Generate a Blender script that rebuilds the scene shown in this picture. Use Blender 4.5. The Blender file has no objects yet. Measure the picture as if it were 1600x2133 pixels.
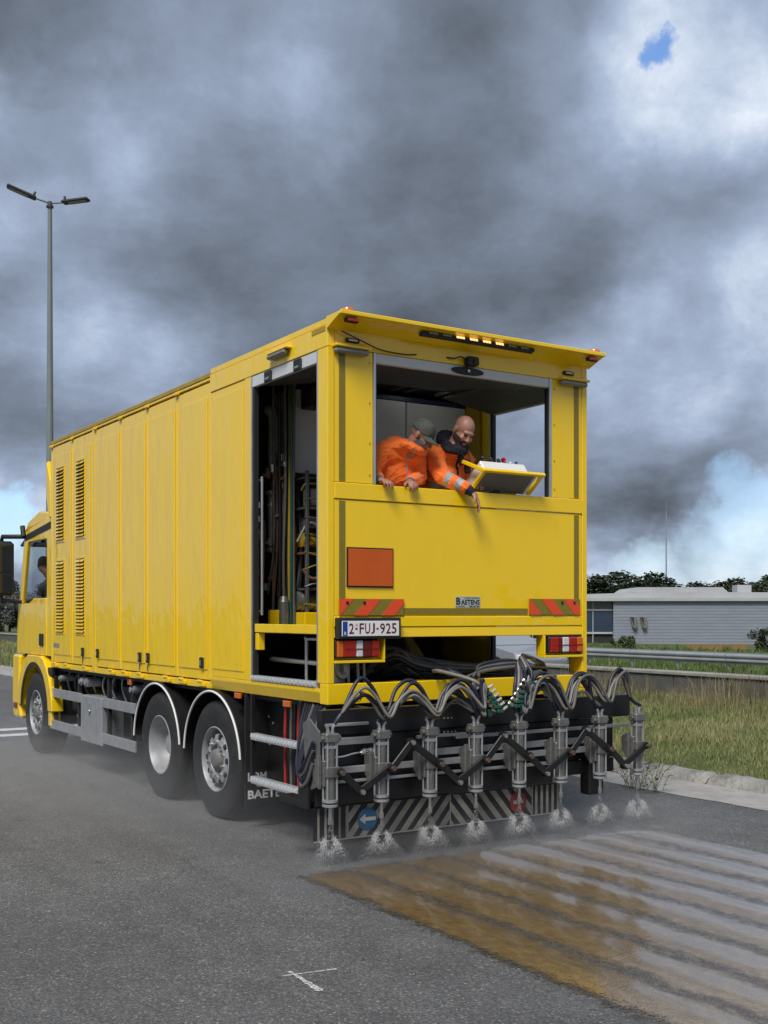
import bpy, bmesh, math, random
import numpy as np
from mathutils import Vector, Matrix, Euler

random.seed(7)
rng = np.random.default_rng(7)
SC = bpy.context.scene
COL = SC.collection
R = math.radians
PI = math.pi

# ------------------------------------------------------------------ camera
CAM_POS = Vector((-4.141, -7.233, 1.82))
YAW = 32.63
cam_d = bpy.data.cameras.new('camera')
cam_d.sensor_fit = 'HORIZONTAL'
cam_d.sensor_width = 36.0
cam_d.lens = 36.0 * 2365.0 / 1600.0
cam_d.shift_y = 0.1322
cam_d.clip_start = 0.05
cam_d.clip_end = 6000
cam = bpy.data.objects.new('camera', cam_d)
cam.location = CAM_POS
cam.rotation_euler = (R(90), 0, R(-YAW))
COL.objects.link(cam)
SC.camera = cam

# ------------------------------------------------------------------ exposure
SC.view_settings.view_transform = 'Standard'
SC.view_settings.look = 'None'
SC.view_settings.exposure = 1.2
SC.view_settings.gamma = 1.0
SC.view_settings.use_curve_mapping = False
SC.cycles.volume_bounces = 1
SC.cycles.max_bounces = 8
SC.cycles.transparent_max_bounces = 16

# ------------------------------------------------------------------ sun: veiled by cloud, high on the left behind the camera
SUN_EL, SUN_AZ = 52.0, 232.0          # azimuth clockwise from +Y
sun_d = bpy.data.lights.new('sun', 'SUN')
sun_d.energy = 1.5
sun_d.angle = R(22)
sun_d.color = (1.0, 0.955, 0.89)
sun = bpy.data.objects.new('sun', sun_d)
sv = Vector((math.sin(R(SUN_AZ)) * math.cos(R(SUN_EL)), math.cos(R(SUN_AZ)) * math.cos(R(SUN_EL)), math.sin(R(SUN_EL))))
sun.rotation_euler = sv.to_track_quat('Z', 'Y').to_euler()
sun.location = (-20, -20, 30)
COL.objects.link(sun)


class NT:
    """small helper for node trees"""
    def __init__(self, tree):
        self.t = tree
        self.n = tree.nodes
        self.l = tree.links

    def new(self, typ, **kw):
        n = self.n.new(typ)
        for k, v in kw.items():
            setattr(n, k, v)
        return n

    def put(self, inp, v):
        if hasattr(v, 'bl_idname') and hasattr(v, 'is_output'):
            self.l.new(v, inp)
        elif v is not None:
            inp.default_value = v

    def math(self, op, a, b=None, c=None, clamp=False):
        n = self.new('ShaderNodeMath', operation=op, use_clamp=clamp)
        self.put(n.inputs[0], a)
        if b is not None: self.put(n.inputs[1], b)
        if c is not None: self.put(n.inputs[2], c)
        return n.outputs[0]

    def vmath(self, op, a, b=None, scale=None):
        n = self.new('ShaderNodeVectorMath', operation=op)
        self.put(n.inputs[0], a)
        if b is not None: self.put(n.inputs[1], b)
        if scale is not None: self.put(n.inputs['Scale'], scale)
        return n.outputs['Value'] if op in ('DOT_PRODUCT', 'LENGTH', 'DISTANCE') else n.outputs[0]

    def rng(self, v, a, b, c=0.0, d=1.0, smooth=False):
        n = self.new('ShaderNodeMapRange')
        n.interpolation_type = 'SMOOTHSTEP' if smooth else 'LINEAR'
        n.clamp = True
        self.put(n.inputs[0], v)
        for i, q in enumerate((a, b, c, d)):
            self.put(n.inputs[1 + i], q)
        return n.outputs[0]

    def noise(self, vec, scale, detail=4.0, rough=0.55, dist=0.0, out='Fac', lac=2.0):
        n = self.new('ShaderNodeTexNoise')
        if vec is not None: self.put(n.inputs['Vector'], vec)
        n.inputs['Scale'].default_value = scale
        n.inputs['Detail'].default_value = detail
        n.inputs['Roughness'].default_value = rough
        n.inputs['Lacunarity'].default_value = lac
        n.inputs['Distortion'].default_value = dist
        return n.outputs[out]

    def voro(self, vec, scale, feature='F1', out='Distance'):
        n = self.new('ShaderNodeTexVoronoi', feature=feature)
        if vec is not None: self.put(n.inputs['Vector'], vec)
        n.inputs['Scale'].default_value = scale
        return n.outputs[out]

    def ramp(self, fac, stops, interp='LINEAR'):
        n = self.new('ShaderNodeValToRGB')
        n.color_ramp.interpolation = interp
        e = n.color_ramp.elements
        while len(e) < len(stops):
            e.new(0.5)
        for i, (p, c) in enumerate(stops):
            e[i].position = p
            e[i].color = (c[0], c[1], c[2], 1.0)
        self.put(n.inputs[0], fac)
        return n.outputs[0]

    def mix(self, f, a, b, blend='MIX'):
        n = self.new('ShaderNodeMix', data_type='RGBA', blend_type=blend)
        self.put(n.inputs[0], f)
        for i, q in ((6, a), (7, b)):
            if isinstance(q, tuple): q = (q[0], q[1], q[2], 1.0)
            self.put(n.inputs[i], q)
        return n.outputs[2]

    def sep(self, v):
        n = self.new('ShaderNodeSeparateXYZ')
        self.put(n.inputs[0], v)
        return n.outputs

    def comb(self, x, y, z):
        n = self.new('ShaderNodeCombineXYZ')
        for i, q in enumerate((x, y, z)):
            self.put(n.inputs[i], q)
        return n.outputs[0]

    def bump(self, h, strength, dist=0.01, normal=None):
        n = self.new('ShaderNodeBump')
        self.put(n.inputs['Strength'], strength)
        n.inputs['Distance'].default_value = dist
        self.put(n.inputs['Height'], h)
        if normal is not None: self.put(n.inputs['Normal'], normal)
        return n.outputs[0]


# ------------------------------------------------------------------ sky: broken rain cloud over a clear sky
world = bpy.data.worlds.new('World')
SC.world = world
world.use_nodes = True
W = NT(world.node_tree)
W.n.clear()
sky = W.new('ShaderNodeTexSky', sky_type='NISHITA')
sky.sun_disc = False
sky.sun_elevation = R(SUN_EL)
sky.sun_rotation = R(SUN_AZ)
sky.air_density = 1.0
sky.dust_density = 1.2
tc = W.new('ShaderNodeTexCoord')
dirv = W.vmath('NORMALIZE', tc.outputs['Generated'])


def sky_dir(az, el):
    """azimuth clockwise from +Y, elevation, degrees"""
    a, e = R(az), R(el)
    return (math.sin(a) * math.cos(e), math.cos(a) * math.cos(e), math.sin(e))


dz = W.sep(dirv)[2]
inv = W.math('DIVIDE', 1.0, W.math('ADD', W.math('MAXIMUM', dz, 0.0), 0.26))
flat = W.vmath('MULTIPLY', dirv, W.comb(inv, inv, W.math('MULTIPLY', inv, 0.25)))
warp = W.noise(dirv, 3.4, 6.0, 0.6, 0.0, 'Color')
warp2 = W.vmath('SCALE', W.vmath('SUBTRACT', warp, (0.5, 0.5, 0.5)), scale=0.15)
dwarp = W.vmath('NORMALIZE', W.vmath('ADD', dirv, warp2))
n_big = W.noise(flat, 2.1, 9.0, 0.55, 0.25)
n_mid = W.noise(flat, 5.2, 10.0, 0.63, 0.15)
n_bill = W.noise(dirv, 9.0, 10.0, 0.64, 0.15)
val = W.math('ADD', W.math('MULTIPLY', n_big, 0.55), W.math('ADD', W.math('MULTIPLY', n_mid, 0.42), W.math('MULTIPLY', n_bill, 0.26)))
val = W.math('ADD', W.math('MULTIPLY', W.math('SUBTRACT', val, 0.615), 0.72), 0.34)
# cloud masses: (azimuth, elevation, radius deg, amount) ; negative = thick and dark
MASSES = [
    (11.4, 27.4, 4.2, 0.083), (16.4, 28.1, 4.2, 0.033), (21.6, 28.7, 4.2, -0.087), (27.1, 29.0, 4.2, 0.064), (32.6, 29.1, 4.2, -0.049),
    (43.6, 28.7, 4.2, 0.025), (53.9, 27.4, 4.2, -0.135), (11.4, 25.1, 4.1, -0.140), (15.8, 25.7, 4.1, -0.149), (20.4, 26.2, 4.1, 0.037),
    (25.2, 26.5, 4.1, -0.017), (30.2, 26.7, 4.1, 0.043), (35.1, 26.7, 4.1, 0.031), (40.0, 26.5, 4.1, -0.158), (44.8, 26.2, 4.1, 0.137),
    (49.5, 25.7, 4.1, 0.242), (53.9, 25.1, 4.1, 0.066), (15.8, 23.3, 4.1, 0.028), (20.4, 23.7, 4.1, 0.093), (35.1, 24.2, 4.1, -0.037),
    (40.0, 24.0, 4.1, 0.059), (49.5, 23.3, 4.1, -0.014), (53.9, 22.7, 4.1, 0.102), (11.4, 20.3, 4.2, 0.264), (16.4, 20.8, 4.2, 0.203),
    (21.6, 21.3, 4.2, -0.031), (27.1, 21.5, 4.2, 0.037), (32.6, 21.6, 4.2, -0.059), (38.2, 21.5, 4.2, 0.036), (43.6, 21.3, 4.2, 0.028),
    (48.9, 20.8, 4.2, 0.029), (53.9, 20.3, 4.2, 0.137), (11.4, 17.9, 4.1, -0.224), (15.8, 18.3, 4.1, -0.210), (20.4, 18.7, 4.1, -0.056),
    (25.2, 18.9, 4.1, -0.095), (30.2, 19.1, 4.1, -0.015), (35.1, 19.1, 4.1, -0.038), (40.0, 18.9, 4.1, -0.065), (44.8, 18.7, 4.1, 0.061),
    (49.5, 18.3, 4.1, -0.038), (53.9, 17.9, 4.1, -0.179), (11.4, 15.4, 4.1, 0.124), (15.8, 15.8, 4.1, 0.095), (25.2, 16.3, 4.1, 0.019),
    (30.2, 16.4, 4.1, -0.054), (40.0, 16.3, 4.1, -0.086), (44.8, 16.1, 4.1, -0.073), (49.5, 15.8, 4.1, 0.086), (53.9, 15.4, 4.1, 0.202),
    (11.4, 12.8, 4.1, 0.018), (15.8, 13.2, 4.1, 0.122), (20.4, 13.4, 4.1, 0.112), (25.2, 13.6, 4.1, -0.028), (30.2, 13.7, 4.1, -0.037),
    (35.1, 13.7, 4.1, -0.095), (40.0, 13.6, 4.1, 0.100), (44.8, 13.4, 4.1, -0.036), (49.5, 13.2, 4.1, 0.203), (53.9, 12.8, 4.1, 0.147),
    (11.4, 10.2, 4.1, -0.113), (15.8, 10.5, 4.1, -0.114), (44.8, 10.7, 4.1, 0.163), (49.5, 10.5, 4.1, -0.120), (53.9, 10.2, 4.1, -0.067),
    (11.4, 7.8, 3.1, 0.080), (15.3, 8.0, 3.1, 0.054), (45.8, 8.2, 3.1, 0.037), (49.9, 8.0, 3.1, 0.064), (53.9, 7.8, 3.1, 0.221),
    (11.4, 5.6, 2.5, 0.025), (14.7, 5.7, 2.5, 0.053), (18.1, 5.8, 2.5, 0.082), (43.6, 5.9, 2.5, -0.137), (47.2, 5.8, 2.5, -0.088),
    (50.6, 5.7, 2.5, 0.125), (53.9, 5.6, 2.5, 0.047), (11.4, 3.8, 2.3, 0.207), (14.4, 3.9, 2.3, 0.180), (17.6, 3.9, 2.3, 0.027),
    (44.5, 4.0, 2.3, -0.147), (50.8, 3.9, 2.3, 0.042), (11.4, 2.0, 2.5, 0.175), (14.7, 2.0, 2.5, 0.052), (18.1, 2.1, 2.5, 0.214),
    (43.6, 2.1, 2.5, 0.363), (47.2, 2.1, 2.5, 0.278), (50.6, 2.0, 2.5, 0.242), (53.9, 2.0, 2.5, 0.293),
    (90, 25, 28, 0.06), (150, 35, 35, 0.06), (225, 50, 40, 0.10), (300, 30, 30, 0.06), (190, 12, 18, -0.06), (265, 14, 18, -0.05), (345, 24, 14, 0.10), (320, 14, 10, -0.08), (335, 10, 8, 0.10),
]
for az, el, rad, amt in MASSES:
    dp = W.vmath('DOT_PRODUCT', dwarp, sky_dir(az, el))
    g = W.rng(dp, math.cos(R(rad * 1.5)), 1.0, 0.0, amt, True)
    val = W.math('ADD', val, g)
val = W.math('ADD', W.math('MULTIPLY', W.math('SUBTRACT', val, 0.36), 1.14), 0.362)
tops = W.math('MULTIPLY', W.rng(val, 0.30, 0.75, 0.12, 1.0, True), W.math('SUBTRACT', W.noise(dirv, 15.0, 10.0, 0.66, 0.2), 0.49))
val = W.math('ADD', val, W.math('MULTIPLY', tops, 0.60))
cloud = W.ramp(val, [(0.0, (0.265, 0.311, 0.375)), (0.147, (0.46, 0.55, 0.69)), (0.294, (0.715, 0.868, 1.14)), (0.441, (1.045, 1.28, 1.72)), (0.588, (1.45, 1.77, 2.35)),
                     (0.765, (2.18, 2.51, 3.05)), (0.912, (2.98, 3.23, 3.62)), (1.0, (3.55, 3.72, 3.95))], 'LINEAR')
# holes of clear sky, where the cloud is torn
hole = W.math('ADD', 0.0, 0.0)
ragged = W.vmath('NORMALIZE', W.vmath('ADD', dirv, W.vmath('SCALE', W.vmath('SUBTRACT', W.noise(dirv, 14.0, 7.0, 0.62, 0.0, 'Color'), (0.5, 0.5, 0.5)), scale=0.11)))
for az, el, rad, amt in [(46.9, 25.5, 0.98, 1.00), (14.3, 3.8, 1.50, 0.80), (51.1, 5.0, 2.20, 0.40), (45.3, 2.3, 1.60, 0.35), (49.1, 2.6, 2.40, 0.35), (120, 38, 5, 0.9), (205, 55, 6, 0.9), (290, 40, 4, 0.9)]:
    dp = W.vmath('DOT_PRODUCT', ragged, sky_dir(az, el))
    hole = W.math('MAXIMUM', hole, W.rng(dp, math.cos(R(rad * 1.3)), math.cos(R(rad * 0.45)), 0.0, amt, True))
blue = W.mix(1.0, sky.outputs[0], (0.55, 0.66, 0.80), 'MULTIPLY')
skyc = W.mix(hole, cloud, blue)
bg = W.new('ShaderNodeBackground')
W.put(bg.inputs[0], skyc)
bg.inputs[1].default_value = 0.12
wo = W.new('ShaderNodeOutputWorld')
W.l.new(bg.outputs[0], wo.inputs[0])

# ------------------------------------------------------------------ materials
MATS = {}


def pm(name, col, rough=0.5, metal=0.0, coat=0.0, vary=None, bump=None, spec=0.5, emit=None, coat_rough=0.06, dirt=None, rvary=0.0, sheen=0.0):
    """principled material; vary=(scale, amount), bump=(scale, strength, distance), dirt=(scale, amount, colour)"""
    m = bpy.data.materials.new(name)
    m.use_nodes = True
    t = NT(m.node_tree)
    b = t.n['Principled BSDF']
    co = t.new('ShaderNodeTexCoord').outputs['Object']
    c = (col[0], col[1], col[2], 1.0)
    b.inputs['Base Color'].default_value = c
    b.inputs['Roughness'].default_value = rough
    b.inputs['Metallic'].default_value = metal
    b.inputs['Specular IOR Level'].default_value = spec
    b.inputs['Coat Weight'].default_value = coat
    b.inputs['Coat Roughness'].default_value = coat_rough
    if sheen: b.inputs['Sheen Weight'].default_value = sheen
    out = None
    if vary:
        f = t.noise(co, vary[0], 5.0, 0.6)
        k = t.rng(f, 0.25, 0.75, 1.0 - vary[1], 1.0 + vary[1])
        out = t.vmath('SCALE', (col[0], col[1], col[2]), scale=k)
    if dirt:
        f = t.rng(t.noise(co, dirt[0], 6.0, 0.65), 0.45, 0.8, 0.0, dirt[1])
        out = t.mix(f, out if out is not None else (col[0], col[1], col[2]), dirt[2])
    if out is not None:
        t.l.new(out, b.inputs['Base Color'])
    if rvary:
        f = t.rng(t.noise(co, 3.0, 5.0, 0.6), 0.3, 0.7, max(0.02, rough - rvary), min(1, rough + rvary))
        t.l.new(f, b.inputs['Roughness'])
    if bump:
        h = t.noise(co, bump[0], 4.0, 0.55)
        t.l.new(t.bump(h, bump[1], bump[2] if len(bump) > 2 else 0.01), b.inputs['Normal'])
    if emit:
        b.inputs['Emission Color'].default_value = (emit[0], emit[1], emit[2], 1)
        b.inputs['Emission Strength'].default_value = emit[3]
    MATS[name] = m
    return m


def yellow_paint():
    m = bpy.data.materials.new('yellow_paint')
    m.use_nodes = True
    t = NT(m.node_tree)
    b = t.n['Principled BSDF']
    co = t.new('ShaderNodeTexCoord').outputs['Object']
    s = t.sep(co)
    # rain streaks running down the sheet metal
    streak = t.noise(t.vmath('MULTIPLY', co, (9.0, 9.0, 0.55)), 1.0, 5.0, 0.6)
    dust = t.noise(co, 1.7, 5.0, 0.6)
    f = t.rng(t.math('ADD', t.math('MULTIPLY', streak, 0.55), t.math('MULTIPLY', dust, 0.45)), 0.50, 0.75, 0.0, 0.10)
    low = t.rng(s[2], 1.9, 0.5, 0.0, 0.30)
    f2 = t.math('MULTIPLY', t.rng(t.noise(co, 6.0, 6.0, 0.65), 0.45, 0.75), low)
    c = t.mix(f, (0.97, 0.635, 0.003), (0.84, 0.55, 0.02))
    c = t.mix(f2, c, (0.36, 0.27, 0.08))
    t.l.new(c, b.inputs['Base Color'])
    b.inputs['Roughness'].default_value = 0.36
    t.l.new(t.rng(f, 0.0, 0.1, 0.32, 0.42), b.inputs['Roughness'])
    b.inputs['Coat Weight'].default_value = 1.0
    b.inputs['Coat Roughness'].default_value = 0.06
    wav = t.noise(t.vmath('MULTIPLY', co, (2.6, 2.6, 1.0)), 1.0, 3.0, 0.55)
    t.l.new(t.bump(wav, 0.3, 0.02), b.inputs['Normal'])
    t.l.new(t.bump(wav, 0.8, 0.035), b.inputs['Coat Normal'])
    b.inputs['Specular IOR Level'].default_value = 0.3
    MATS['yellow_paint'] = m
    return m


YEL = yellow_paint()
pm('yellow_trim', (0.40, 0.27, 0.02), 0.5, vary=(6, 0.15))
pm('olive_tape', (0.235, 0.175, 0.012), 0.35, coat=0.3, vary=(40, 0.15))
pm('red_tape', (0.80, 0.075, 0.012), 0.35, coat=0.3)
pm('placard_orange', (0.58, 0.10, 0.008), 0.4, vary=(4, 0.08))
pm('black_paint', (0.009, 0.009, 0.010), 0.42, vary=(8, 0.3), dirt=(5, 0.16, (0.06, 0.057, 0.05)))
pm('black_plastic', (0.016, 0.016, 0.017), 0.55)
pm('chassis_black', (0.014, 0.014, 0.015), 0.6, dirt=(7, 0.45, (0.06, 0.055, 0.05)))
pm('rubber', (0.018, 0.018, 0.018), 0.72, vary=(9, 0.2), dirt=(11, 0.5, (0.055, 0.052, 0.048)), bump=(60, 0.25, 0.004))
pm('aluminium', (0.62, 0.63, 0.64), 0.34, 0.85, vary=(7, 0.12), rvary=0.1)
pm('alu_dull', (0.34, 0.35, 0.36), 0.45, 0.35, vary=(9, 0.15), dirt=(12, 0.35, (0.16, 0.15, 0.14)))
pm('tread_alu', (0.74, 0.75, 0.76), 0.3, 0.6, vary=(20, 0.1))
pm('rim_silver', (0.36, 0.37, 0.38), 0.52, 0.25, vary=(12, 0.15), dirt=(9, 0.4, (0.14, 0.13, 0.12)))
pm('plate_grey', (0.16, 0.16, 0.155), 0.55, 0.2, dirt=(6, 0.6, (0.05, 0.05, 0.045)))
pm('cast_steel', (0.21, 0.21, 0.20), 0.42, 0.55, vary=(25, 0.2), dirt=(18, 0.5, (0.13, 0.12, 0.10)))
pm('steel_rod', (0.55, 0.55, 0.54), 0.25, 0.9)
pm('copper_nut', (0.17, 0.115, 0.09), 0.45, 0.5)
pm('white_panel', (0.62, 0.63, 0.64), 0.4, vary=(3, 0.05))
pm('white_plastic', (0.74, 0.74, 0.72), 0.4)
pm('grey_panel', (0.16, 0.16, 0.15), 0.6, vary=(6, 0.1))
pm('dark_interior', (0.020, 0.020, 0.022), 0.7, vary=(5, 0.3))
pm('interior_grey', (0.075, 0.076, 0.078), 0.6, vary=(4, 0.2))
pm('navy_strip', (0.012, 0.018, 0.06), 0.5)
pm('lamp_grey', (0.20, 0.205, 0.19), 0.35, coat=0.3)
pm('lens_clear', (0.66, 0.66, 0.66), 0.12, coat=0.6)
pm('lens_red', (0.30, 0.006, 0.006), 0.14, coat=0.8, emit=(0.7, 0.01, 0.01, 0.03))
pm('lens_red_deep', (0.14, 0.003, 0.004), 0.14, coat=0.8)
pm('lens_orange', (0.62, 0.13, 0.006), 0.16, coat=0.8)
pm('amber_lit', (1.0, 0.5, 0.12), 0.3, emit=(1.0, 0.60, 0.24, 0.7))
pm('led_unlit', (0.30, 0.30, 0.30), 0.2, coat=0.5)
pm('led_white', (1, 1, 1), 0.3, emit=(0.9, 0.95, 1.0, 6.0))
pm('beacon_amber', (0.72, 0.17, 0.015), 0.2, coat=0.8)
pm('hose_beige', (0.20, 0.19, 0.16), 0.45, vary=(14, 0.12), dirt=(9, 0.4, (0.10, 0.095, 0.08)))
pm('hose_navy', (0.014, 0.015, 0.032), 0.42, vary=(14, 0.2))
pm('hose_black', (0.014, 0.014, 0.015), 0.45)
pm('hose_grey', (0.115, 0.112, 0.10), 0.5, vary=(14, 0.2))
pm('green_block', (0.012, 0.085, 0.055), 0.35, coat=0.3)
pm('red_hose', (0.33, 0.02, 0.015), 0.45)
pm('plate_white', (0.80, 0.80, 0.78), 0.35)
pm('plate_blue', (0.012, 0.05, 0.30), 0.35)
pm('ruby_ink', (0.13, 0.008, 0.02), 0.4)
pm('black_ink', (0.01, 0.01, 0.012), 0.5)
pm('white_ink', (0.60, 0.60, 0.60), 0.5, vary=(30, 0.25))
pm('logo_ground', (0.42, 0.47, 0.44), 0.5)
pm('board_grey', (0.23, 0.22, 0.185), 0.5, vary=(16, 0.25), dirt=(7, 0.4, (0.10, 0.09, 0.075)))
pm('sign_blue', (0.012, 0.085, 0.18), 0.45, dirt=(12, 0.4, (0.10, 0.10, 0.09)))
pm('sign_red', (0.22, 0.02, 0.015), 0.45, dirt=(12, 0.4, (0.10, 0.08, 0.07)))
pm('sign_white', (0.36, 0.35, 0.32), 0.5)
pm('galvanised', (0.42, 0.44, 0.45), 0.45, 0.5, vary=(2, 0.12), dirt=(3, 0.3, (0.22, 0.22, 0.2)))
pm('lamp_post_grey', (0.20, 0.23, 0.22), 0.5, vary=(2, 0.08))
pm('lamp_head', (0.045, 0.05, 0.045), 0.5)
pm('concrete', (0.30, 0.29, 0.265), 0.85, vary=(3, 0.15), dirt=(2.2, 0.6, (0.10, 0.10, 0.085)), bump=(30, 0.4, 0.01))
pm('concrete_dark', (0.105, 0.104, 0.095), 0.9, vary=(1.5, 0.25), dirt=(3.5, 0.7, (0.04, 0.042, 0.034)), bump=(20, 0.4, 0.01))
pm('kerb_stone', (0.33, 0.32, 0.30), 0.85, vary=(7, 0.3), dirt=(2.6, 0.95, (0.05, 0.048, 0.042)), bump=(24, 1.0, 0.03))
pm('gutter_conc', (0.34, 0.33, 0.31), 0.8, vary=(4, 0.15), dirt=(3, 0.55, (0.13, 0.125, 0.11)), bump=(40, 0.5, 0.01))
pm('road_white', (0.62, 0.64, 0.66), 0.7, dirt=(6, 0.6, (0.2, 0.2, 0.21)))
pm('trunk', (0.07, 0.055, 0.04), 0.9, bump=(20, 0.6, 0.02))
pm('silver_paint', (0.46, 0.48, 0.50), 0.3, 0.5, coat=0.7)
pm('car_glass', (0.02, 0.024, 0.028), 0.05, coat=0.8)
pm('cladding_trim', (0.42, 0.43, 0.44), 0.5, vary=(0.3, 0.15))
pm('roof_pale', (0.40, 0.41, 0.41), 0.55, vary=(0.2, 0.15))
pm('blue_glass', (0.035, 0.055, 0.09), 0.15, coat=0.5)
pm('orange_fence', (0.45, 0.20, 0.06), 0.6)
pm('skin_a', (0.36, 0.17, 0.115), 0.5, vary=(30, 0.10))
pm('skin_b', (0.42, 0.215, 0.155), 0.48, vary=(30, 0.09))
pm('hivis', (0.95, 0.175, 0.012), 0.72, vary=(7, 0.10), bump=(16, 0.9, 0.02), sheen=0.2)
pm('hivis_shade', (0.66, 0.085, 0.010), 0.75, vary=(9, 0.12), bump=(16, 0.9, 0.02))
pm('reflective_band', (0.33, 0.335, 0.34), 0.45, vary=(20, 0.1))
pm('navy_cloth', (0.012, 0.014, 0.024), 0.85, vary=(18, 0.25), bump=(22, 0.7, 0.015))
pm('grey_cloth', (0.105, 0.105, 0.105), 0.85, vary=(18, 0.2), bump=(22, 0.6, 0.01))
pm('work_trousers', (0.05, 0.05, 0.055), 0.85, bump=(18, 0.7, 0.02))
pm('boot_black', (0.012, 0.012, 0.012), 0.5)
pm('cap_cloth', (0.075, 0.080, 0.068), 0.85, vary=(26, 0.45))
pm('beard_grey', (0.13, 0.115, 0.105), 0.9, vary=(90, 0.35), bump=(160, 0.8, 0.005))
pm('beard_dark', (0.035, 0.024, 0.020), 0.9, vary=(90, 0.35), bump=(160, 0.8, 0.005))
pm('eye_dark', (0.02, 0.015, 0.012), 0.2)
pm('lip', (0.28, 0.10, 0.085), 0.5)
pm('rust_brown', (0.15, 0.065, 0.03), 0.7, vary=(10, 0.3))


def glass_thin(name, tint, refl=1.0):
    m = bpy.data.materials.new(name)
    m.use_nodes = True
    t = NT(m.node_tree)
    t.n.remove(t.n['Principled BSDF'])
    tr = t.new('ShaderNodeBsdfTransparent'); tr.inputs[0].default_value = (*tint, 1)
    gl = t.new('ShaderNodeBsdfGlossy'); gl.inputs['Roughness'].default_value = 0.03
    fr = t.new('ShaderNodeFresnel'); fr.inputs[0].default_value = 1.45
    mx = t.new('ShaderNodeMixShader')
    t.l.new(t.math('MULTIPLY', fr.outputs[0], refl), mx.inputs[0])
    t.l.new(tr.outputs[0], mx.inputs[1]); t.l.new(gl.outputs[0], mx.inputs[2])
    t.l.new(mx.outputs[0], t.n['Material Output'].inputs[0])
    MATS[name] = m


glass_thin('cab_glass', (0.90, 0.92, 0.92), 0.40)


def asphalt_mat():
    m = bpy.data.materials.new('asphalt')
    m.use_nodes = True
    t = NT(m.node_tree)
    b = t.n['Principled BSDF']
    co = t.new('ShaderNodeTexCoord').outputs['Object']
    agg = t.voro(co, 95.0, 'F1', 'Color')
    aggd = t.voro(co, 95.0)
    fine = t.noise(co, 260.0, 3.0, 0.7)
    patch = t.noise(co, 0.55, 6.0, 0.6, 0.6)
    blot = t.noise(co, 3.2, 6.0, 0.65)
    a = t.sep(agg)[0]
    base = t.ramp(a, [(0.0, (0.075, 0.075, 0.076)), (0.45, (0.120, 0.120, 0.119)), (0.85, (0.160, 0.158, 0.154)), (0.955, (0.21, 0.205, 0.195)), (1.0, (0.34, 0.335, 0.32))])
    k = t.math('MULTIPLY', t.rng(patch, 0.3, 0.7, 0.70, 1.02), t.math('MULTIPLY', t.rng(blot, 0.3, 0.7, 0.88, 1.12), t.rng(fine, 0.3, 0.7, 0.80, 1.20)))
    c = t.vmath('SCALE', base, scale=k)
    # tar drips, worn lanes and hairline cracks
    s = t.sep(co)
    drip = t.rng(t.voro(t.vmath('ADD', co, t.vmath('SCALE', t.noise(co, 6.0, 3.0, 0.6, 0.0, 'Color'), scale=0.25)), 1.1), 0.0, 0.075, 0.62, 0.0)
    c = t.mix(drip, c, (0.035, 0.035, 0.034))
    cr = t.new('ShaderNodeTexVoronoi', feature='DISTANCE_TO_EDGE')
    t.put(cr.inputs['Vector'], t.vmath('ADD', co, t.vmath('SCALE', t.noise(co, 2.5, 5.0, 0.7, 0.0, 'Color'), scale=0.7)))
    cr.inputs['Scale'].default_value = 0.42
    crack = t.math('MULTIPLY', t.rng(cr.outputs[0], 0.0, 0.007, 0.55, 0.0), t.rng(t.noise(co, 0.8, 3.0, 0.5), 0.48, 0.60))
    c = t.mix(crack, c, (0.03, 0.03, 0.03))
    lane = t.rng(t.noise(t.vmath('MULTIPLY', co, (2.6, 0.12, 1.0)), 1.0, 3.0, 0.5), 0.42, 0.66, 1.0, 0.86)
    c = t.vmath('SCALE', c, scale=lane)
    t.l.new(c, b.inputs['Base Color'])
    t.l.new(t.rng(patch, 0.3, 0.7, 0.62, 0.85), b.inputs['Roughness'])
    h = t.math('ADD', t.math('MULTIPLY', aggd, -1.0), t.math('MULTIPLY', fine, 0.35))
    t.l.new(t.bump(h, 0.65, 0.006), b.inputs['Normal'])
    MATS['asphalt'] = m


asphalt_mat()


def ground_mat():
    m = bpy.data.materials.new('meadow_soil')
    m.use_nodes = True
    t = NT(m.node_tree)
    b = t.n['Principled BSDF']
    co = t.new('ShaderNodeTexCoord').outputs['Object']
    n1 = t.noise(co, 0.35, 6.0, 0.6)
    n2 = t.noise(co, 5.0, 6.0, 0.7)
    c = t.ramp(t.math('ADD', t.math('MULTIPLY', n1, 0.6), t.math('MULTIPLY', n2, 0.4)), [(0.25, (0.045, 0.062, 0.018)), (0.5, (0.085, 0.098, 0.030)), (0.7, (0.135, 0.125, 0.05))])
    t.l.new(c, b.inputs['Base Color'])
    b.inputs['Roughness'].default_value = 0.95
    t.l.new(t.bump(n2, 0.8, 0.05), b.inputs['Normal'])
    MATS['meadow_soil'] = m


ground_mat()


def cladding_mat():
    m = bpy.data.materials.new('cladding')
    m.use_nodes = True
    t = NT(m.node_tree)
    b = t.n['Principled BSDF']
    co = t.new('ShaderNodeTexCoord').outputs['Object']
    s = t.sep(co)
    w = t.math('SINE', t.math('MULTIPLY', s[2], 2 * PI / 0.30))
    n = t.noise(t.vmath('MULTIPLY', co, (0.4, 0.4, 3.0)), 1.0, 4.0, 0.6)
    k = t.math('MULTIPLY', t.rng(n, 0.3, 0.7, 0.90, 1.08), t.rng(w, -1, 1, 0.985, 1.01))
    t.l.new(t.vmath('SCALE', (0.27, 0.295, 0.345), scale=k), b.inputs['Base Color'])
    b.inputs['Roughness'].default_value = 0.5
    b.inputs['Metallic'].default_value = 0.2
    t.l.new(t.bump(w, 0.25, 0.02), b.inputs['Normal'])
    MATS['cladding'] = m


cladding_mat()


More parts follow.
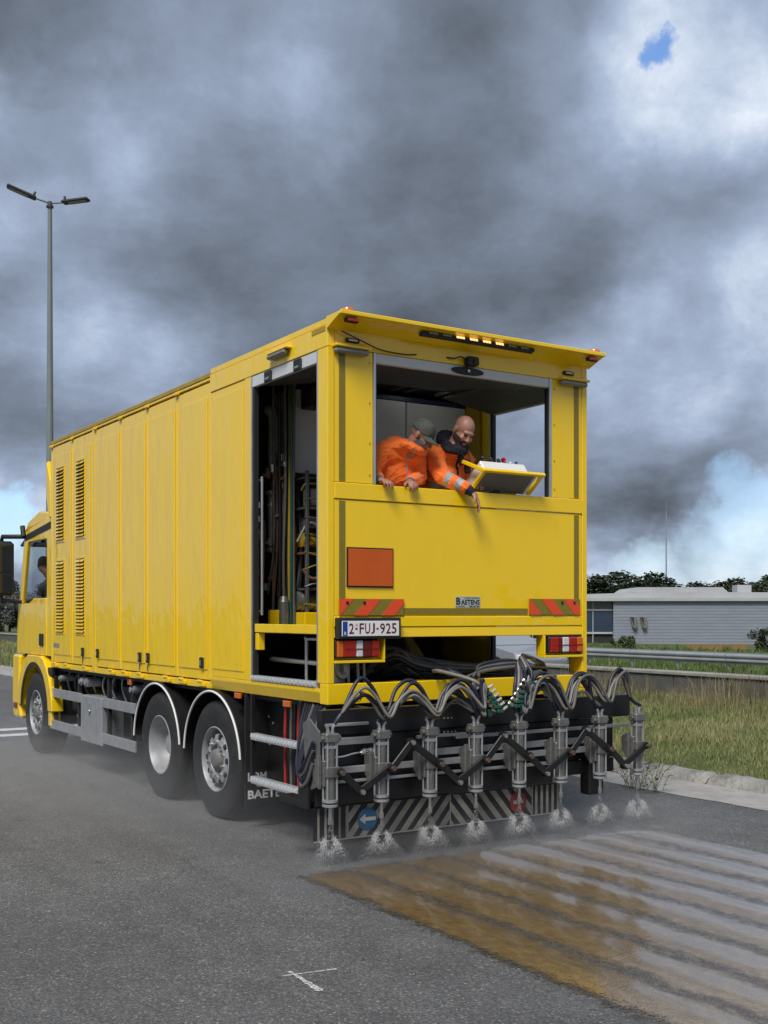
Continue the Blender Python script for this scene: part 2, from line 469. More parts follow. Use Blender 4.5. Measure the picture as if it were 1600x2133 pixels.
def leaf_mat(name, c0, c1, c2, trans=0.25, scale=0.9):
    m = bpy.data.materials.new(name)
    m.use_nodes = True
    t = NT(m.node_tree)
    b = t.n['Principled BSDF']
    co = t.new('ShaderNodeTexCoord').outputs['Object']
    n = t.noise(co, scale, 5.0, 0.65)
    t.l.new(t.ramp(n, [(0.3, c0), (0.5, c1), (0.7, c2)]), b.inputs['Base Color'])
    b.inputs['Roughness'].default_value = 0.7
    if trans:
        b.inputs['Subsurface Weight'].default_value = 0.0
        b.inputs['Transmission Weight'].default_value = 0.0
    MATS[name] = m


leaf_mat('leaf_dark', (0.016, 0.028, 0.010), (0.026, 0.042, 0.014), (0.045, 0.060, 0.020))
leaf_mat('leaf_mid', (0.030, 0.052, 0.014), (0.052, 0.080, 0.022), (0.090, 0.110, 0.030))
leaf_mat('leaf_hazy', (0.070, 0.082, 0.070), (0.090, 0.102, 0.085), (0.110, 0.122, 0.098))  # pale haze put into the leaf colour
leaf_mat('grass_blade', (0.115, 0.160, 0.042), (0.215, 0.235, 0.088), (0.36, 0.32, 0.16), scale=0.8)
leaf_mat('grass_green', (0.055, 0.105, 0.020), (0.095, 0.150, 0.036), (0.150, 0.190, 0.056), scale=0.6)
leaf_mat('weed_leaf', (0.05, 0.075, 0.022), (0.08, 0.10, 0.03), (0.14, 0.14, 0.05), scale=9.0)
leaf_mat('dry_stalk', (0.15, 0.125, 0.055), (0.24, 0.195, 0.095), (0.34, 0.28, 0.15), scale=1.4)

# ------------------------------------------------------------------ mesh helpers
WM = {}


def set_parent(o, parent):
    if parent is not None:
        o.parent = parent
        o.matrix_parent_inverse = WM.get(parent.name, Matrix()).inverted()


def basis(o):
    return Matrix.LocRotScale(o.location, o.rotation_euler, o.scale)


def tag(o, label=None, cat=None, group=None, kind=None):
    if label: o['label'] = label
    if cat: o['category'] = cat
    if group: o['group'] = group
    if kind: o['kind'] = kind
    return o


def thing(name, label, cat, loc=(0, 0, 0), group=None):
    o = bpy.data.objects.new(name, None)
    o.empty_display_size = 0.2
    COL.objects.link(o)
    o.location = loc
    WM[o.name] = Matrix.Translation(Vector(loc))
    return tag(o, label, cat, group)


def inst(src, name=None, parent=None, loc=(0, 0, 0), rot=(0, 0, 0), scale=(1, 1, 1)):
    """another object on the same mesh"""
    o = bpy.data.objects.new(name or src.name.split('.')[0], src.data)
    COL.objects.link(o)
    o.location = loc; o.rotation_euler = rot; o.scale = scale
    WM[o.name] = basis(o)
    set_parent(o, parent)
    return o


def frame_of(d):
    d = Vector(d).normalized()
    up = Vector((0, 0, 1)) if abs(d.z) < 0.95 else Vector((1, 0, 0))
    u = d.cross(up).normalized()
    return u, u.cross(d).normalized(), d


def spline(pts, n=8):
    """Catmull-Rom through the points"""
    P = [Vector(p) for p in pts]
    if len(P) < 3:
        return P
    P = [P[0] * 2 - P[1]] + P + [P[-1] * 2 - P[-2]]
    out = []
    for i in range(1, len(P) - 2):
        a, b, c, d = P[i - 1], P[i], P[i + 1], P[i + 2]
        for k in range(n):
            t = k / n
            out.append(0.5 * ((2 * b) + (c - a) * t + (2 * a - 5 * b + 4 * c - d) * t * t + (3 * b - a - 3 * c + d) * t ** 3))
    out.append(P[-2])
    return out


class MB:
    def __init__(self):
        self.v = []; self.f = []; self.m = []

    def add(self, verts, faces, mi=0):
        o = len(self.v)
        self.v.extend([tuple(p) for p in verts])
        self.f.extend([tuple(i + o for i in f) for f in faces])
        self.m.extend([mi] * len(faces))
        return self

    def box(self, x0, x1, y0, y1, z0, z1, mi=0):
        v = [(x, y, z) for z in (z0, z1) for y in (y0, y1) for x in (x0, x1)]
        return self.add(v, [(0, 2, 3, 1), (4, 5, 7, 6), (0, 1, 5, 4), (2, 6, 7, 3), (0, 4, 6, 2), (1, 3, 7, 5)], mi)

    def obox(self, c, half, rot, mi=0):
        M = rot if isinstance(rot, Matrix) else Euler(rot).to_matrix()
        c = Vector(c)
        v = [c + M @ Vector((sx * half[0], sy * half[1], sz * half[2])) for sz in (-1, 1) for sy in (-1, 1) for sx in (-1, 1)]
        return self.add(v, [(0, 2, 3, 1), (4, 5, 7, 6), (0, 1, 5, 4), (2, 6, 7, 3), (0, 4, 6, 2), (1, 3, 7, 5)], mi)

    def bar(self, p0, p1, w, h, mi=0, roll=None):
        """box beam from p0 to p1, w sideways, h up"""
        p0, p1 = Vector(p0), Vector(p1)
        u, w2, d = frame_of(p1 - p0)
        if roll is not None:
            w2 = Vector(roll).normalized(); u = d.cross(w2).normalized(); w2 = u.cross(d)
        v = []
        for p in (p0, p1):
            for sx, sy in ((-1, -1), (1, -1), (1, 1), (-1, 1)):
                v.append(p + u * sx * w / 2 + w2 * sy * h / 2)
        return self.add(v, [(3, 2, 1, 0), (4, 5, 6, 7), (0, 1, 5, 4), (1, 2, 6, 5), (2, 3, 7, 6), (3, 0, 4, 7)], mi)

    def cyl(self, p0, p1, r0, r1=None, n=14, mi=0):
        r1 = r0 if r1 is None else r1
        p0, p1 = Vector(p0), Vector(p1)
        u, w, d = frame_of(p1 - p0)
        v = []
        for p, r in ((p0, r0), (p1, r1)):
            for i in range(n):
                a = 2 * PI * i / n
                v.append(p + u * math.cos(a) * r + w * math.sin(a) * r)
        f = [(i, (i + 1) % n, n + (i + 1) % n, n + i) for i in range(n)]
        f += [tuple(range(n - 1, -1, -1)), tuple(range(n, 2 * n))]
        return self.add(v, f, mi)

    def tube(self, pts, r, n=8, mi=0):
        P = [Vector(p) for p in pts]
        rs = r if isinstance(r, (list, tuple)) else [r] * len(P)
        v = []
        u = None
        for i, p in enumerate(P):
            d = (P[min(i + 1, len(P) - 1)] - P[max(i - 1, 0)])
            d = d.normalized() if d.length > 1e-9 else Vector((0, 0, 1))
            if u is None:
                u, w, _ = frame_of(d)
            else:
                u = (u - d * u.dot(d))
                u = u.normalized() if u.length > 1e-6 else frame_of(d)[0]
            w = d.cross(u)
            for k in range(n):
                a = 2 * PI * k / n
                v.append(p + u * math.cos(a) * rs[i] + w * math.sin(a) * rs[i])
        f = []
        for i in range(len(P) - 1):
            for k in range(n):
                f.append((i * n + k, i * n + (k + 1) % n, (i + 1) * n + (k + 1) % n, (i + 1) * n + k))
        f.append(tuple(range(n - 1, -1, -1)))
        f.append(tuple(range((len(P) - 1) * n, len(P) * n)))
        return self.add(v, f, mi)

    def lathe(self, prof, c, axis, n=40, mi=0, closed=True):
        """prof: (h along axis, radius)"""
        c = Vector(c)
        u, w, d = frame_of(axis)
        m = len(prof)
        v = []
        for h, r in prof:
            for i in range(n):
                a = 2 * PI * i / n
                v.append(c + d * h + u * math.cos(a) * r + w * math.sin(a) * r)
        f = []
        for j in range(m if closed else m - 1):
            k = (j + 1) % m
            for i in range(n):
                f.append((j * n + i, j * n + (i + 1) % n, k * n + (i + 1) % n, k * n + i))
        return self.add(v, f, mi)

    def prism(self, poly, axis, a0, a1, mi=0):
        """poly in the two other axes, in order (x: y,z) (y: x,z) (z: x,y)"""
        n = len(poly)

        def p(u, v, a):
            return {'x': (a, u, v), 'y': (u, a, v), 'z': (u, v, a)}[axis]
        v = [p(u, w, a0) for u, w in poly] + [p(u, w, a1) for u, w in poly]
        f = [(i, (i + 1) % n, n + (i + 1) % n, n + i) for i in range(n)] + [tuple(range(n - 1, -1, -1)), tuple(range(n, 2 * n))]
        return self.add(v, f, mi)

    def build(self, name, mat, parent=None, bevel=0.0, smooth=None, fixn=True, segs=1):
        me = bpy.data.meshes.new(name)
        me.from_pydata(self.v, [], self.f)
        mats = mat if isinstance(mat, (list, tuple)) else [mat]
        for q in mats:
            me.materials.append(MATS[q] if isinstance(q, str) else q)
        if len(mats) > 1:
            me.polygons.foreach_set('material_index', self.m)
        if fixn or bevel:
            bm = bmesh.new()
            bm.from_mesh(me)
            if fixn:
                bmesh.ops.recalc_face_normals(bm, faces=bm.faces)
            if bevel:
                ed = [e for e in bm.edges if len(e.link_faces) == 2 and e.calc_face_angle(0) > 0.5]
                bmesh.ops.bevel(bm, geom=ed, offset=bevel, segments=segs, profile=0.5, affect='EDGES', clamp_overlap=True)
            bm.to_mesh(me)
            bm.free()
        if smooth:
            me.polygons.foreach_set('use_smooth', [True] * len(me.polygons))
            me.set_sharp_from_angle(angle=R(smooth))
        me.update()
        o = bpy.data.objects.new(name, me)
        COL.objects.link(o)
        set_parent(o, parent)
        return o


def np_mesh(name, verts, faces, mat, parent=None, smooth=False):
    """verts (n,3), faces (m,k) numpy"""
    me = bpy.data.meshes.new(name)
    k = faces.shape[1]
    me.vertices.add(len(verts))
    me.vertices.foreach_set('co', np.ascontiguousarray(verts, dtype=np.float32).ravel())
    me.loops.add(faces.size)
    me.loops.foreach_set('vertex_index', np.ascontiguousarray(faces, dtype=np.int32).ravel())
    me.polygons.add(len(faces))
    me.polygons.foreach_set('loop_start', np.arange(len(faces), dtype=np.int32) * k)
    me.polygons.foreach_set('loop_total', np.full(len(faces), k, dtype=np.int32))
    if smooth:
        me.polygons.foreach_set('use_smooth', np.ones(len(faces), dtype=bool))
    for q in (mat if isinstance(mat, (list, tuple)) else [mat]):
        me.materials.append(MATS[q])
    me.update()
    me.validate()
    o = bpy.data.objects.new(name, me)
    COL.objects.link(o)
    set_parent(o, parent)
    return o


def text_mesh(name, body, mat, parent, width, height, origin, right, up, depth=0.002, bold=0.0):
    """flat lettering, its box fitted to width x height with the lower left corner at origin"""
    cu = bpy.data.curves.new('lettering', 'FONT')
    cu.body = body
    cu.size = 1.0
    cu.offset = bold
    cu.resolution_u = 2
    ob = bpy.data.objects.new('lettering', cu)
    COL.objects.link(ob)
    dg = bpy.context.evaluated_depsgraph_get()
    me = bpy.data.meshes.new_from_object(ob.evaluated_get(dg))
    bpy.data.objects.remove(ob)
    co = np.array([v.co[:] for v in me.vertices])
    mn, mx = co.min(0), co.max(0)
    rt, upv, og = Vector(right).normalized(), Vector(up).normalized(), Vector(origin)
    for v in me.vertices:
        a = (v.co.x - mn[0]) / (mx[0] - mn[0]) * width
        b = (v.co.y - mn[1]) / (mx[1] - mn[1]) * height
        v.co = og + rt * a + upv * b
    me.materials.clear()
    me.materials.append(MATS[mat])
    me.update()
    o = bpy.data.objects.new(name, me)
    COL.objects.link(o)
    set_parent(o, parent)
    return o


# ------------------------------------------------------------------ the setting: terrain, roads, kerb
def strip(name, xs, zs, ys, mat, kind='structure', jitter=0.0):
    """sheet running along Y with a cross profile (xs, zs)"""
    v = []
    f = []
    n = len(xs)
    for j, y in enumerate(ys):
        for i in range(n):
            jx = random.uniform(-jitter, jitter) if (jitter and i in (0, n - 1)) else 0
            v.append((xs[i] + jx, y, zs[i]))
    for j in range(len(ys) - 1):
        for i in range(n - 1):
            f.append((j * n + i, j * n + i + 1, (j + 1) * n + i + 1, (j + 1) * n + i))
    mb = MB(); mb.add(v, f)
    o = mb.build(name, mat, fixn=False, smooth=60)
    return tag(o, kind=kind)


YS = [-400, -60, -20, -8, -4, 0, 4, 8, 12, 20, 30, 45, 60, 80, 110, 150, 220, 400, 900, 2500]
strip('ground', [-2500, -300, -40, -9.05, 5.20, 5.42, 6.4, 8.0, 9.4, 10.02, 10.2, 11.5, 20.8, 22.0, 24.5, 36, 60, 90, 160, 400, 2500],
      [-0.06, -0.06, -0.06, -0.06, -0.06, 0.115, 0.17, 0.27, 0.37, 0.40, 0.02, -0.05, -0.05, 0.02, 0.02, -0.45, -1.0, -1.25, -1.3, -1.0, -1.0], YS, 'meadow_soil')
strip('road', [-9.0, -3.0, 2.0, 4.52], [0.0, 0.0, 0.0, 0.0], YS, 'asphalt')
strip('far_road', [11.7, 14, 17, 20.7], [-0.01, 0.0, 0.0, -0.01], YS, 'asphalt')

# concrete gutter with a worn outer edge
gy = list(np.arange(-12, 24, 0.25)) + [24 + 4 * i for i in range(20)]
strip('gutter', [4.47, 4.75, 5.02, 5.14], [0.005, 0.012, 0.02, 0.03], gy, 'gutter_conc', jitter=0.022)

# kerb: each stone is a piece of its own, battered and slightly out of line
kerb = bpy.data.objects.new('kerb', None)
COL.objects.link(kerb)
kerb.location = (5.2, 0, 0)
WM[kerb.name] = Matrix.Translation(Vector((5.2, 0, 0)))
tag(kerb, kind='structure')
stones = []
for k in range(4):
    rr = random.Random(40 + k)
    prof = [(-0.10, -0.06), (-0.10, 0.022), (-0.075, 0.06), (-0.035, 0.105), (0.0, 0.130), (0.06, 0.145), (0.16, 0.142), (0.21, 0.12), (0.21, -0.06)]
    n = len(prof)
    v = []; f = []
    L = 14
    for j in range(L + 1):
        y = -0.482 + 0.964 * j / L
        e = 0.022 if j in (0, L) else 0.0
        for (x, z) in prof:
            d = rr.uniform(-0.016, 0.014)
            v.append((x + d + e * 0.3, y, z + (rr.uniform(-0.026, 0.010) - e if z > 0.03 else 0)))
    for j in range(L):
        for i in range(n):
            f.append((j * n + i, j * n + (i + 1) % n, (j + 1) * n + (i + 1) % n, (j + 1) * n + i))
    f += [tuple(range(n)), tuple(L * n + i for i in range(n))]
    mb = MB(); mb.add(v, f)
    o = mb.build('kerb_stone', 'kerb_stone', kerb, smooth=50)
    o.location = (5.2, -6.5 + k, 0); stones.append(o)
for k in range(4, 60):
    inst(stones[random.randrange(4)], 'kerb_stone', kerb, (5.2 + random.uniform(-0.012, 0.012), -6.5 + k, random.uniform(-0.012, 0.006)),
         (random.uniform(-0.010, 0.010), random.uniform(-0.02, 0.02), random.uniform(-0.012, 0.012)))

# painted bands across the road ahead of the truck
for k, (y0, y1, z) in enumerate([(9.9, 10.25, 0.004), (10.75, 11.1, 0.004)]):
    mb = MB()
    mb.add([(-3.2, y0, z), (3.9, y0, z), (3.9, y1, z), (-3.2, y1, z)], [(0, 1, 2, 3)])
    tag(mb.build('road_marking', 'road_white', fixn=False), ('nearer' if k == 0 else 'farther') + ' of two worn white bands painted across the road ahead of the truck', 'road marking', 'bands painted across the road')

# chalk cross sprayed on the asphalt
mb = MB()


def paint_stroke(a, b, w0, w1, z, n=16):
    a, b = Vector((*a, z)), Vector((*b, z))
    d = (b - a).normalized(); s = Vector((-d.y, d.x, 0))
    v = []; f = []
    for i in range(n + 1):
        t = i / n
        w = (w0 + (w1 - w0) * t) * random.uniform(0.6, 1.25) / 2
        c = a.lerp(b, t) + s * random.uniform(-0.002, 0.002)
        v += [c - s * w, c + s * w]
    for i in range(n):
        f.append((2 * i, 2 * i + 1, 2 * i + 3, 2 * i + 2))
    mb.add(v, f)


paint_stroke((-1.505, -2.165), (-1.215, -2.215), 0.012, 0.020, 0.004)
paint_stroke((-1.44, -2.12), (-1.452, -2.47), 0.020, 0.040, 0.0055)


def chalk_mat():
    m = bpy.data.materials.new('chalk')
    m.use_nodes = True
    t = NT(m.node_tree)
    b = t.n['Principled BSDF']
    b.inputs['Base Color'].default_value = (0.62, 0.62, 0.60, 1)
    b.inputs['Roughness'].default_value = 0.9
    co = t.new('ShaderNodeTexCoord').outputs['Object']
    t.l.new(t.rng(t.math('ADD', t.math('MULTIPLY', t.voro(co, 95.0), 0.5), t.math('MULTIPLY', t.noise(co, 60, 4, 0.7), 0.8)), 0.52, 0.80, 1.0, 0.25), b.inputs['Alpha'])
    MATS['chalk'] = m


chalk_mat()
tag(mb.build('chalk_mark', 'chalk', fixn=False), 'white chalk cross sprayed on the dry asphalt in the foreground', 'chalk mark')


# ------------------------------------------------------------------ grass
def blades(name, xr, yr, count, hfun, wid, mat, zfun, seed, lean=0.5):
    g = np.random.default_rng(seed)
    x = g.uniform(*xr, count); y = g.uniform(*yr, count)
    # clumps
    cl = g.uniform(0, 1, count) < 0.6
    cx = g.uniform(*xr, 500); cy = g.uniform(*yr, 500)
    idx = g.integers(0, 500, count)
    x = np.where(cl, np.clip(cx[idx] + g.normal(0, 0.16, count), *xr), x)
    y = np.where(cl, cy[idx] + g.normal(0, 0.2, count), y)
    h = hfun(x, y, g)
    z = zfun(x)
    a = g.uniform(0, 2 * PI, count)
    w = wid * g.uniform(0.6, 1.3, count)
    ln = g.normal(0, lean, count) * h; la = g.uniform(0, 2 * PI, count)
    dx, dy = np.cos(a) * w / 2, np.sin(a) * w / 2
    lx, ly = np.cos(la) * ln, np.sin(la) * ln
    V = np.zeros((count, 5, 3))
    V[:, 0] = np.stack([x - dx, y - dy, z], 1)
    V[:, 1] = np.stack([x + dx, y + dy, z], 1)
    V[:, 2] = np.stack([x + dx * .7 + lx * .35, y + dy * .7 + ly * .35, z + h * .6], 1)
    V[:, 3] = np.stack([x - dx * .7 + lx * .35, y - dy * .7 + ly * .35, z + h * .6], 1)
    V[:, 4] = np.stack([x + lx, y + ly, z + h * (1 - 0.25 * np.minimum(1, np.abs(ln) / (h + 1e-6)))], 1)
    o = np.arange(count)[:, None] * 5
    F = np.concatenate([o + np.array([[0, 1, 2]]), o + np.array([[0, 2, 3]]), o + np.array([[3, 2, 4]])])
    return np_mesh(name, V.reshape(-1, 3), F, mat)


VX = np.array([5.20, 5.42, 6.4, 8.0, 9.4, 10.02]); VZ = np.array([0.1, 0.115, 0.17, 0.27, 0.37, 0.40])
vz = lambda x: np.interp(x, VX, VZ) - 0.01
tag(blades('verge_grass', (5.36, 9.95), (-3.5, 9.5), 80000, lambda x, y, g: g.uniform(0.04, 0.15, len(x)) * (0.55 + 0.6 * (np.sin(x * 1.7 + np.sin(y * 1.1) * 2) * np.sin(y * 1.3 + x) * 0.5 + 0.5)) * np.interp(x, [5.3, 6, 9, 10], [0.6, 0.95, 1.2, 1.6]), 0.010, 'grass_blade', vz, 3),
    'dry yellow green grass covering the verge behind the kerb', 'grass', kind='stuff')
tag(blades('verge_grass', (5.38, 9.95), (9.5, 75), 26000, lambda x, y, g: g.uniform(0.10, 0.26, len(x)), 0.022, 'grass_blade', vz, 4),
    'grass on the verge farther along the road ahead of the truck', 'grass', kind='stuff')
tag(blades('tall_grass', (8.9, 9.98), (-4, 12), 3600, lambda x, y, g: g.uniform(0.2, 0.72, len(x)) * (0.45 + 0.75 * (np.sin(y * 1.9) * 0.5 + 0.5)), 0.009, 'dry_stalk', vz, 5, 0.35),
    'tall dry stalks growing against the low concrete wall', 'grass', kind='stuff')
tag(blades('median_grass', (21.5, 25.5), (-8, 70), 30000, lambda x, y, g: g.uniform(0.12, 0.30, len(x)), 0.03, 'grass_green', lambda x: np.full(len(x), 0.0), 6),
    'green grass strip at the foot of the guard rail', 'grass', kind='stuff')
tag(blades('meadow_grass', (25.5, 58), (-5, 90), 30000, lambda x, y, g: g.uniform(0.25, 0.75, len(x)), 0.07, 'grass_green', lambda x: np.interp(x, [24.5, 36, 60], [0.0, -0.46, -1.02]), 8),
    'rough meadow grass between the guard rail and the warehouse', 'grass', kind='stuff')

# ------------------------------------------------------------------ low concrete wall along the verge
wall = thing('retaining_wall', 'low dark weathered concrete wall behind the grass verge', 'wall', (10.1, 20, 0))
y = -14.0
k = 0
while y < 110:
    L = 4.0
    mb = MB(); mb.box(10.0, 10.24, y + 0.008, y + L - 0.008, -0.05, 0.80)
    mb.build('wall_section', 'concrete_dark', wall, bevel=0.015)
    mb = MB(); mb.box(9.97, 10.27, y + 0.005, y + L - 0.005, 0.803, 0.865)
    mb.build('coping', 'concrete', wall, bevel=0.012)
    y += L; k += 1

# ------------------------------------------------------------------ guard rail
rail = thing('guard_rail', 'long galvanised steel guard rail beyond the concrete wall', 'guard rail', (23, 20, 0))
prof = [(0.0, 0.30), (0.0, 0.335), (-0.03, 0.35), (-0.075, 0.39), (-0.075, 0.42), (-0.03, 0.455), (0.0, 0.475), (-0.03, 0.495), (-0.075, 0.53), (-0.075, 0.56), (-0.03, 0.60), (0.0, 0.615), (0.0, 0.65)]
mbr = MB()
n = len(prof)
v = [(x, y, z) for y in (0.01, 3.99) for (x, z) in prof] + [(x + 0.006, y, z) for y in (0.01, 3.99) for (x, z) in prof]
f = [(i, i + 1, n + i + 1, n + i) for i in range(n - 1)] + [(2 * n + i, 2 * n + i + 1, 3 * n + i + 1, 3 * n + i) for i in range(n - 1)]
mbr.add(v, f)
seg0 = mbr.build('rail_beam', 'galvanised', rail, smooth=30, fixn=False)
seg0.location = (23, -16, 0); WM[seg0.name] = basis(seg0)
mbp = MB(); mbp.box(0.03, 0.09, -0.05, 0.05, -0.2, 0.62); mbp.box(0.008, 0.03, -0.06, 0.06, 0.42, 0.53)
post0 = mbp.build('rail_post', 'galvanised', rail, bevel=0.004)
post0.location = (23, -14, 0)
for k in range(1, 26):
    inst(seg0, 'rail_beam', rail, (23, -16 + 4 * k, 0))
for k in range(1, 52):
    inst(post0, 'rail_post', rail, (23, -14 + 2 * k, 0))


# ------------------------------------------------------------------ foliage
def foliage(center, radii, n, leaf, seed, clumps=26, hollow=0.55):
    """leaf-sized quads spread over clumps in an ellipsoid"""
    g = np.random.default_rng(seed)
    d = g.normal(0, 1, (clumps, 3)); d /= np.linalg.norm(d, axis=1)[:, None]
    rad = g.uniform(hollow, 0.95, clumps)[:, None]
    cc = d * rad * np.array(radii)
    cr = g.uniform(0.22, 0.42, clumps) * min(radii)
    idx = g.integers(0, clumps, n)
    p = g.normal(0, 1, (n, 3)); p /= np.linalg.norm(p, axis=1)[:, None]
    p = cc[idx] + p * (cr[idx] * g.uniform(0.5, 1.05, n))[:, None] + np.array(center)
    a = g.normal(0, 1, (n, 3)); a /= np.linalg.norm(a, axis=1)[:, None]
    b = np.cross(a, g.normal(0, 1, (n, 3))); b /= np.linalg.norm(b, axis=1)[:, None]
    s = leaf * g.uniform(0.6, 1.3, n)[:, None]
    V = np.stack([p - a * s * .5, p + b * s * .32, p + a * s * .5, p - b * s * .32], 1)
    F = np.arange(n * 4).reshape(n, 4)
    return V.reshape(-1, 3), F


def make_tree(name, h, w, n, leaf, mat, seed):
    """meshes for trunk and crown, base at the origin"""
    g = random.Random(seed)
    mb = MB()
    mb.tube([(0, 0, -0.3), (0.05, 0.02, h * 0.25), (g.uniform(-.2, .2), g.uniform(-.2, .2), h * 0.55), (0, 0, h * 0.8)], [0.03 * h, 0.022 * h, 0.014 * h, 0.004 * h], 8)
    for k in range(7):
        a = g.uniform(0, 2 * PI); z = h * g.uniform(0.3, 0.6)
        mb.tube([(0, 0, z), (math.cos(a) * w * .2, math.sin(a) * w * .2, z + h * .1), (math.cos(a) * w * .42, math.sin(a) * w * .42, z + h * .2)], [0.010 * h, 0.007 * h, 0.003 * h], 6)
    V, F = foliage((0, 0, h * 0.6), (w * 0.5, w * 0.5, h * 0.42), n, leaf, seed, 34, 0.35)
    return mb, V, F


TREES = []
for k, (h, w, mat) in enumerate([(9.5, 8.0, 'leaf_dark'), (8.0, 8.5, 'leaf_dark'), (11, 7.5, 'leaf_dark')]):
    TREES.append(make_tree('tree', h, w, 5200, 0.50, mat, 60 + k))


def spot(depth, r, z=0.0):
    """ground point: metres ahead of the viewpoint along its axis, bearing to the right as a tangent"""
    s_, c_ = math.sin(R(YAW)), math.cos(R(YAW))
    return (CAM_POS.x + depth * (r * c_ + s_), CAM_POS.y + depth * (-r * s_ + c_), z)


tree_src = {}


def tree_at(kind, loc, sc, rot, label, group, leafmat=None, wide=1.0):
    root = thing('tree', label, 'tree', loc, group)
    key = (kind, leafmat)
    if key not in tree_src:
        mb, V, F = TREES[kind]
        t = mb.build('trunk', 'trunk', root, smooth=50)
        c = np_mesh('crown', V, F, leafmat or 'leaf_dark', root)
        tree_src[key] = (t, c)
        for o in (t, c):
            o.location = loc; o.rotation_euler = (0, 0, rot); o.scale = (sc * wide, sc * wide, sc)
    else:
        t, c = tree_src[key]
        inst(t, 'trunk', root, loc, (0, 0, rot), (sc * wide, sc * wide, sc))
        inst(c, 'crown', root, loc, (0, 0, rot), (sc * wide, sc * wide, sc))


NUMW = ORD = ['first', 'second', 'third', 'fourth', 'fifth', 'sixth', 'seventh', 'eighth', 'ninth', 'tenth', 'eleventh', 'twelfth', 'thirteenth', 'fourteenth', 'fifteenth', 'sixteenth', 'seventeenth', 'eighteenth', 'nineteenth', 'twentieth', 'twenty-first', 'twenty-second', 'twenty-third', 'twenty-fourth', 'twenty-fifth', 'twenty-sixth', 'twenty-seventh', 'twenty-eighth']
TAN = [0.1759, 0.1829, 0.1899, 0.1968, 0.2038, 0.2108, 0.2178, 0.2247, 0.2317, 0.2387, 0.2457, 0.2526, 0.2596, 0.2666, 0.2736, 0.2805, 0.2875, 0.2945, 0.3015, 0.3085, 0.3154, 0.3224, 0.3294, 0.3364, 0.3433, 0.3503, 0.3573, 0.3643]
for i, p in enumerate(TAN):
    d = 205 + 22 * math.sin(i * 2.3)
    sc = 0.74 + 0.45 * (p - 0.17) + 0.05 * math.sin(i * 1.7) + 0.03 * math.sin(i * 4.1)
    lab = NUMW[i] + ' dark tree right of the truck in the row behind the warehouse'
    tree_at(i % 3, spot(d, p, -1.05), sc, i * 1.3, lab, 'trees behind the warehouse', None, 1.9)
for i, (p, d, sc) in enumerate([(-0.3552, 118, 0.5), (-0.3416, 112, 0.56), (-0.3298, 120, 0.5), (-0.3188, 115, 0.47), (-0.3066, 122, 0.5), (-0.2939, 118, 0.5)]):
    tree_at(i % 3, spot(d, p, -0.6), sc, i * 2.1, 'hazy grey green tree ahead of the truck cab, ' + ORD[i] + ' from the left', 'trees ahead of the cab', 'leaf_hazy')


def bush(label, loc, radii, n, leaf, mat, seed, group='bushes'):
    root = thing('bush', label, 'bush', loc, group)
    V, F = foliage((loc[0], loc[1], loc[2] + radii[2] * 0.85), radii, n, leaf, seed, 22, 0.2)
    np_mesh('foliage', V, F, mat, root)
    mb = MB()
    for k in range(5):
        a = k * 1.26
        mb.tube([(loc[0], loc[1], loc[2] - 0.1), (loc[0] + math.cos(a) * radii[0] * .4, loc[1] + math.sin(a) * radii[1] * .4, loc[2] + radii[2] * 1.2)], [0.05, 0.02], 5)
    mb.build('stem', 'trunk', root)


b = spot(72, 0.2123, -1.05)
bush('bright green bush in front of the dark glass end of the warehouse', b, (1.3, 1.3, 0.75), 1500, 0.20, 'leaf_mid', 91)
b = spot(78, 0.3340, -1.1)
bush('dark bush at the right end of the warehouse wall', b, (1.0, 1.0, 1.2), 1300, 0.2, 'leaf_dark', 92)
b = spot(74, 0.2960, -1.1)
bush('low straggly bush below the middle of the warehouse wall', b, (1.2, 1.0, 0.4), 700, 0.16, 'leaf_mid', 93)

# weed growing in the gutter
wd = thing('weed_plant', 'straggly green weed growing in the gutter beside the spray bar', 'weed', (4.42, 1.3, 0.0))
mb = MB()
lv = []; lf = []
g = random.Random(5)
for k in range(26):
    a = g.uniform(0, 2 * PI); L = g.uniform(0.15, 0.42); sp = g.uniform(0.1, 0.42)
    base = Vector((4.45 + g.uniform(-.12, .12), 1.25 + g.uniform(-.3, .3), 0.0))
    tip = base + Vector((math.cos(a) * sp, math.sin(a) * sp, L))
    midp = base.lerp(tip, 0.5) + Vector((0, 0, 0.06))
    pts = spline([base, midp, tip], 4)
    mb.tube(pts, 0.003, 4)
    for q in range(14):
        p = pts[g.randrange(1, len(pts))] + Vector((g.uniform(-.02, .02), g.uniform(-.02, .02), g.uniform(-.02, .02)))
        d = Vector((g.uniform(-1, 1), g.uniform(-1, 1), g.uniform(-.3, .8))).normalized()
        u, w, _ = frame_of(d)
        s = g.uniform(0.018, 0.04)
        o = len(lv)
        lv += [p, p + d * s * .5 + u * s * .3, p + d * s, p + d * s * .5 - u * s * .3]
        lf.append((o, o + 1, o + 2, o + 3))
mb.build('stem', 'weed_leaf', wd)
mb = MB(); mb.add(lv, lf); mb.build('leaves', 'weed_leaf', wd, fixn=False)

# ------------------------------------------------------------------ warehouse
wl = spot(112, 0.2021, -1.25)
s_, c_ = math.sin(R(YAW)), math.cos(R(YAW))
wh = thing('warehouse', 'long grey metal clad warehouse with a pale roof beyond the guard rail', 'building', wl)
RW = Matrix.Rotation(R(-YAW - 3.0), 4, 'Z')
WMAT = Matrix.Translation(Vector(wl)) @ RW


def wpart(mb, name, mat, parent=wh, bevel=0.0):
    mb.v = [tuple(WMAT @ Vector(p)) for p in mb.v]
    return mb.build(name, mat, parent, bevel=bevel)


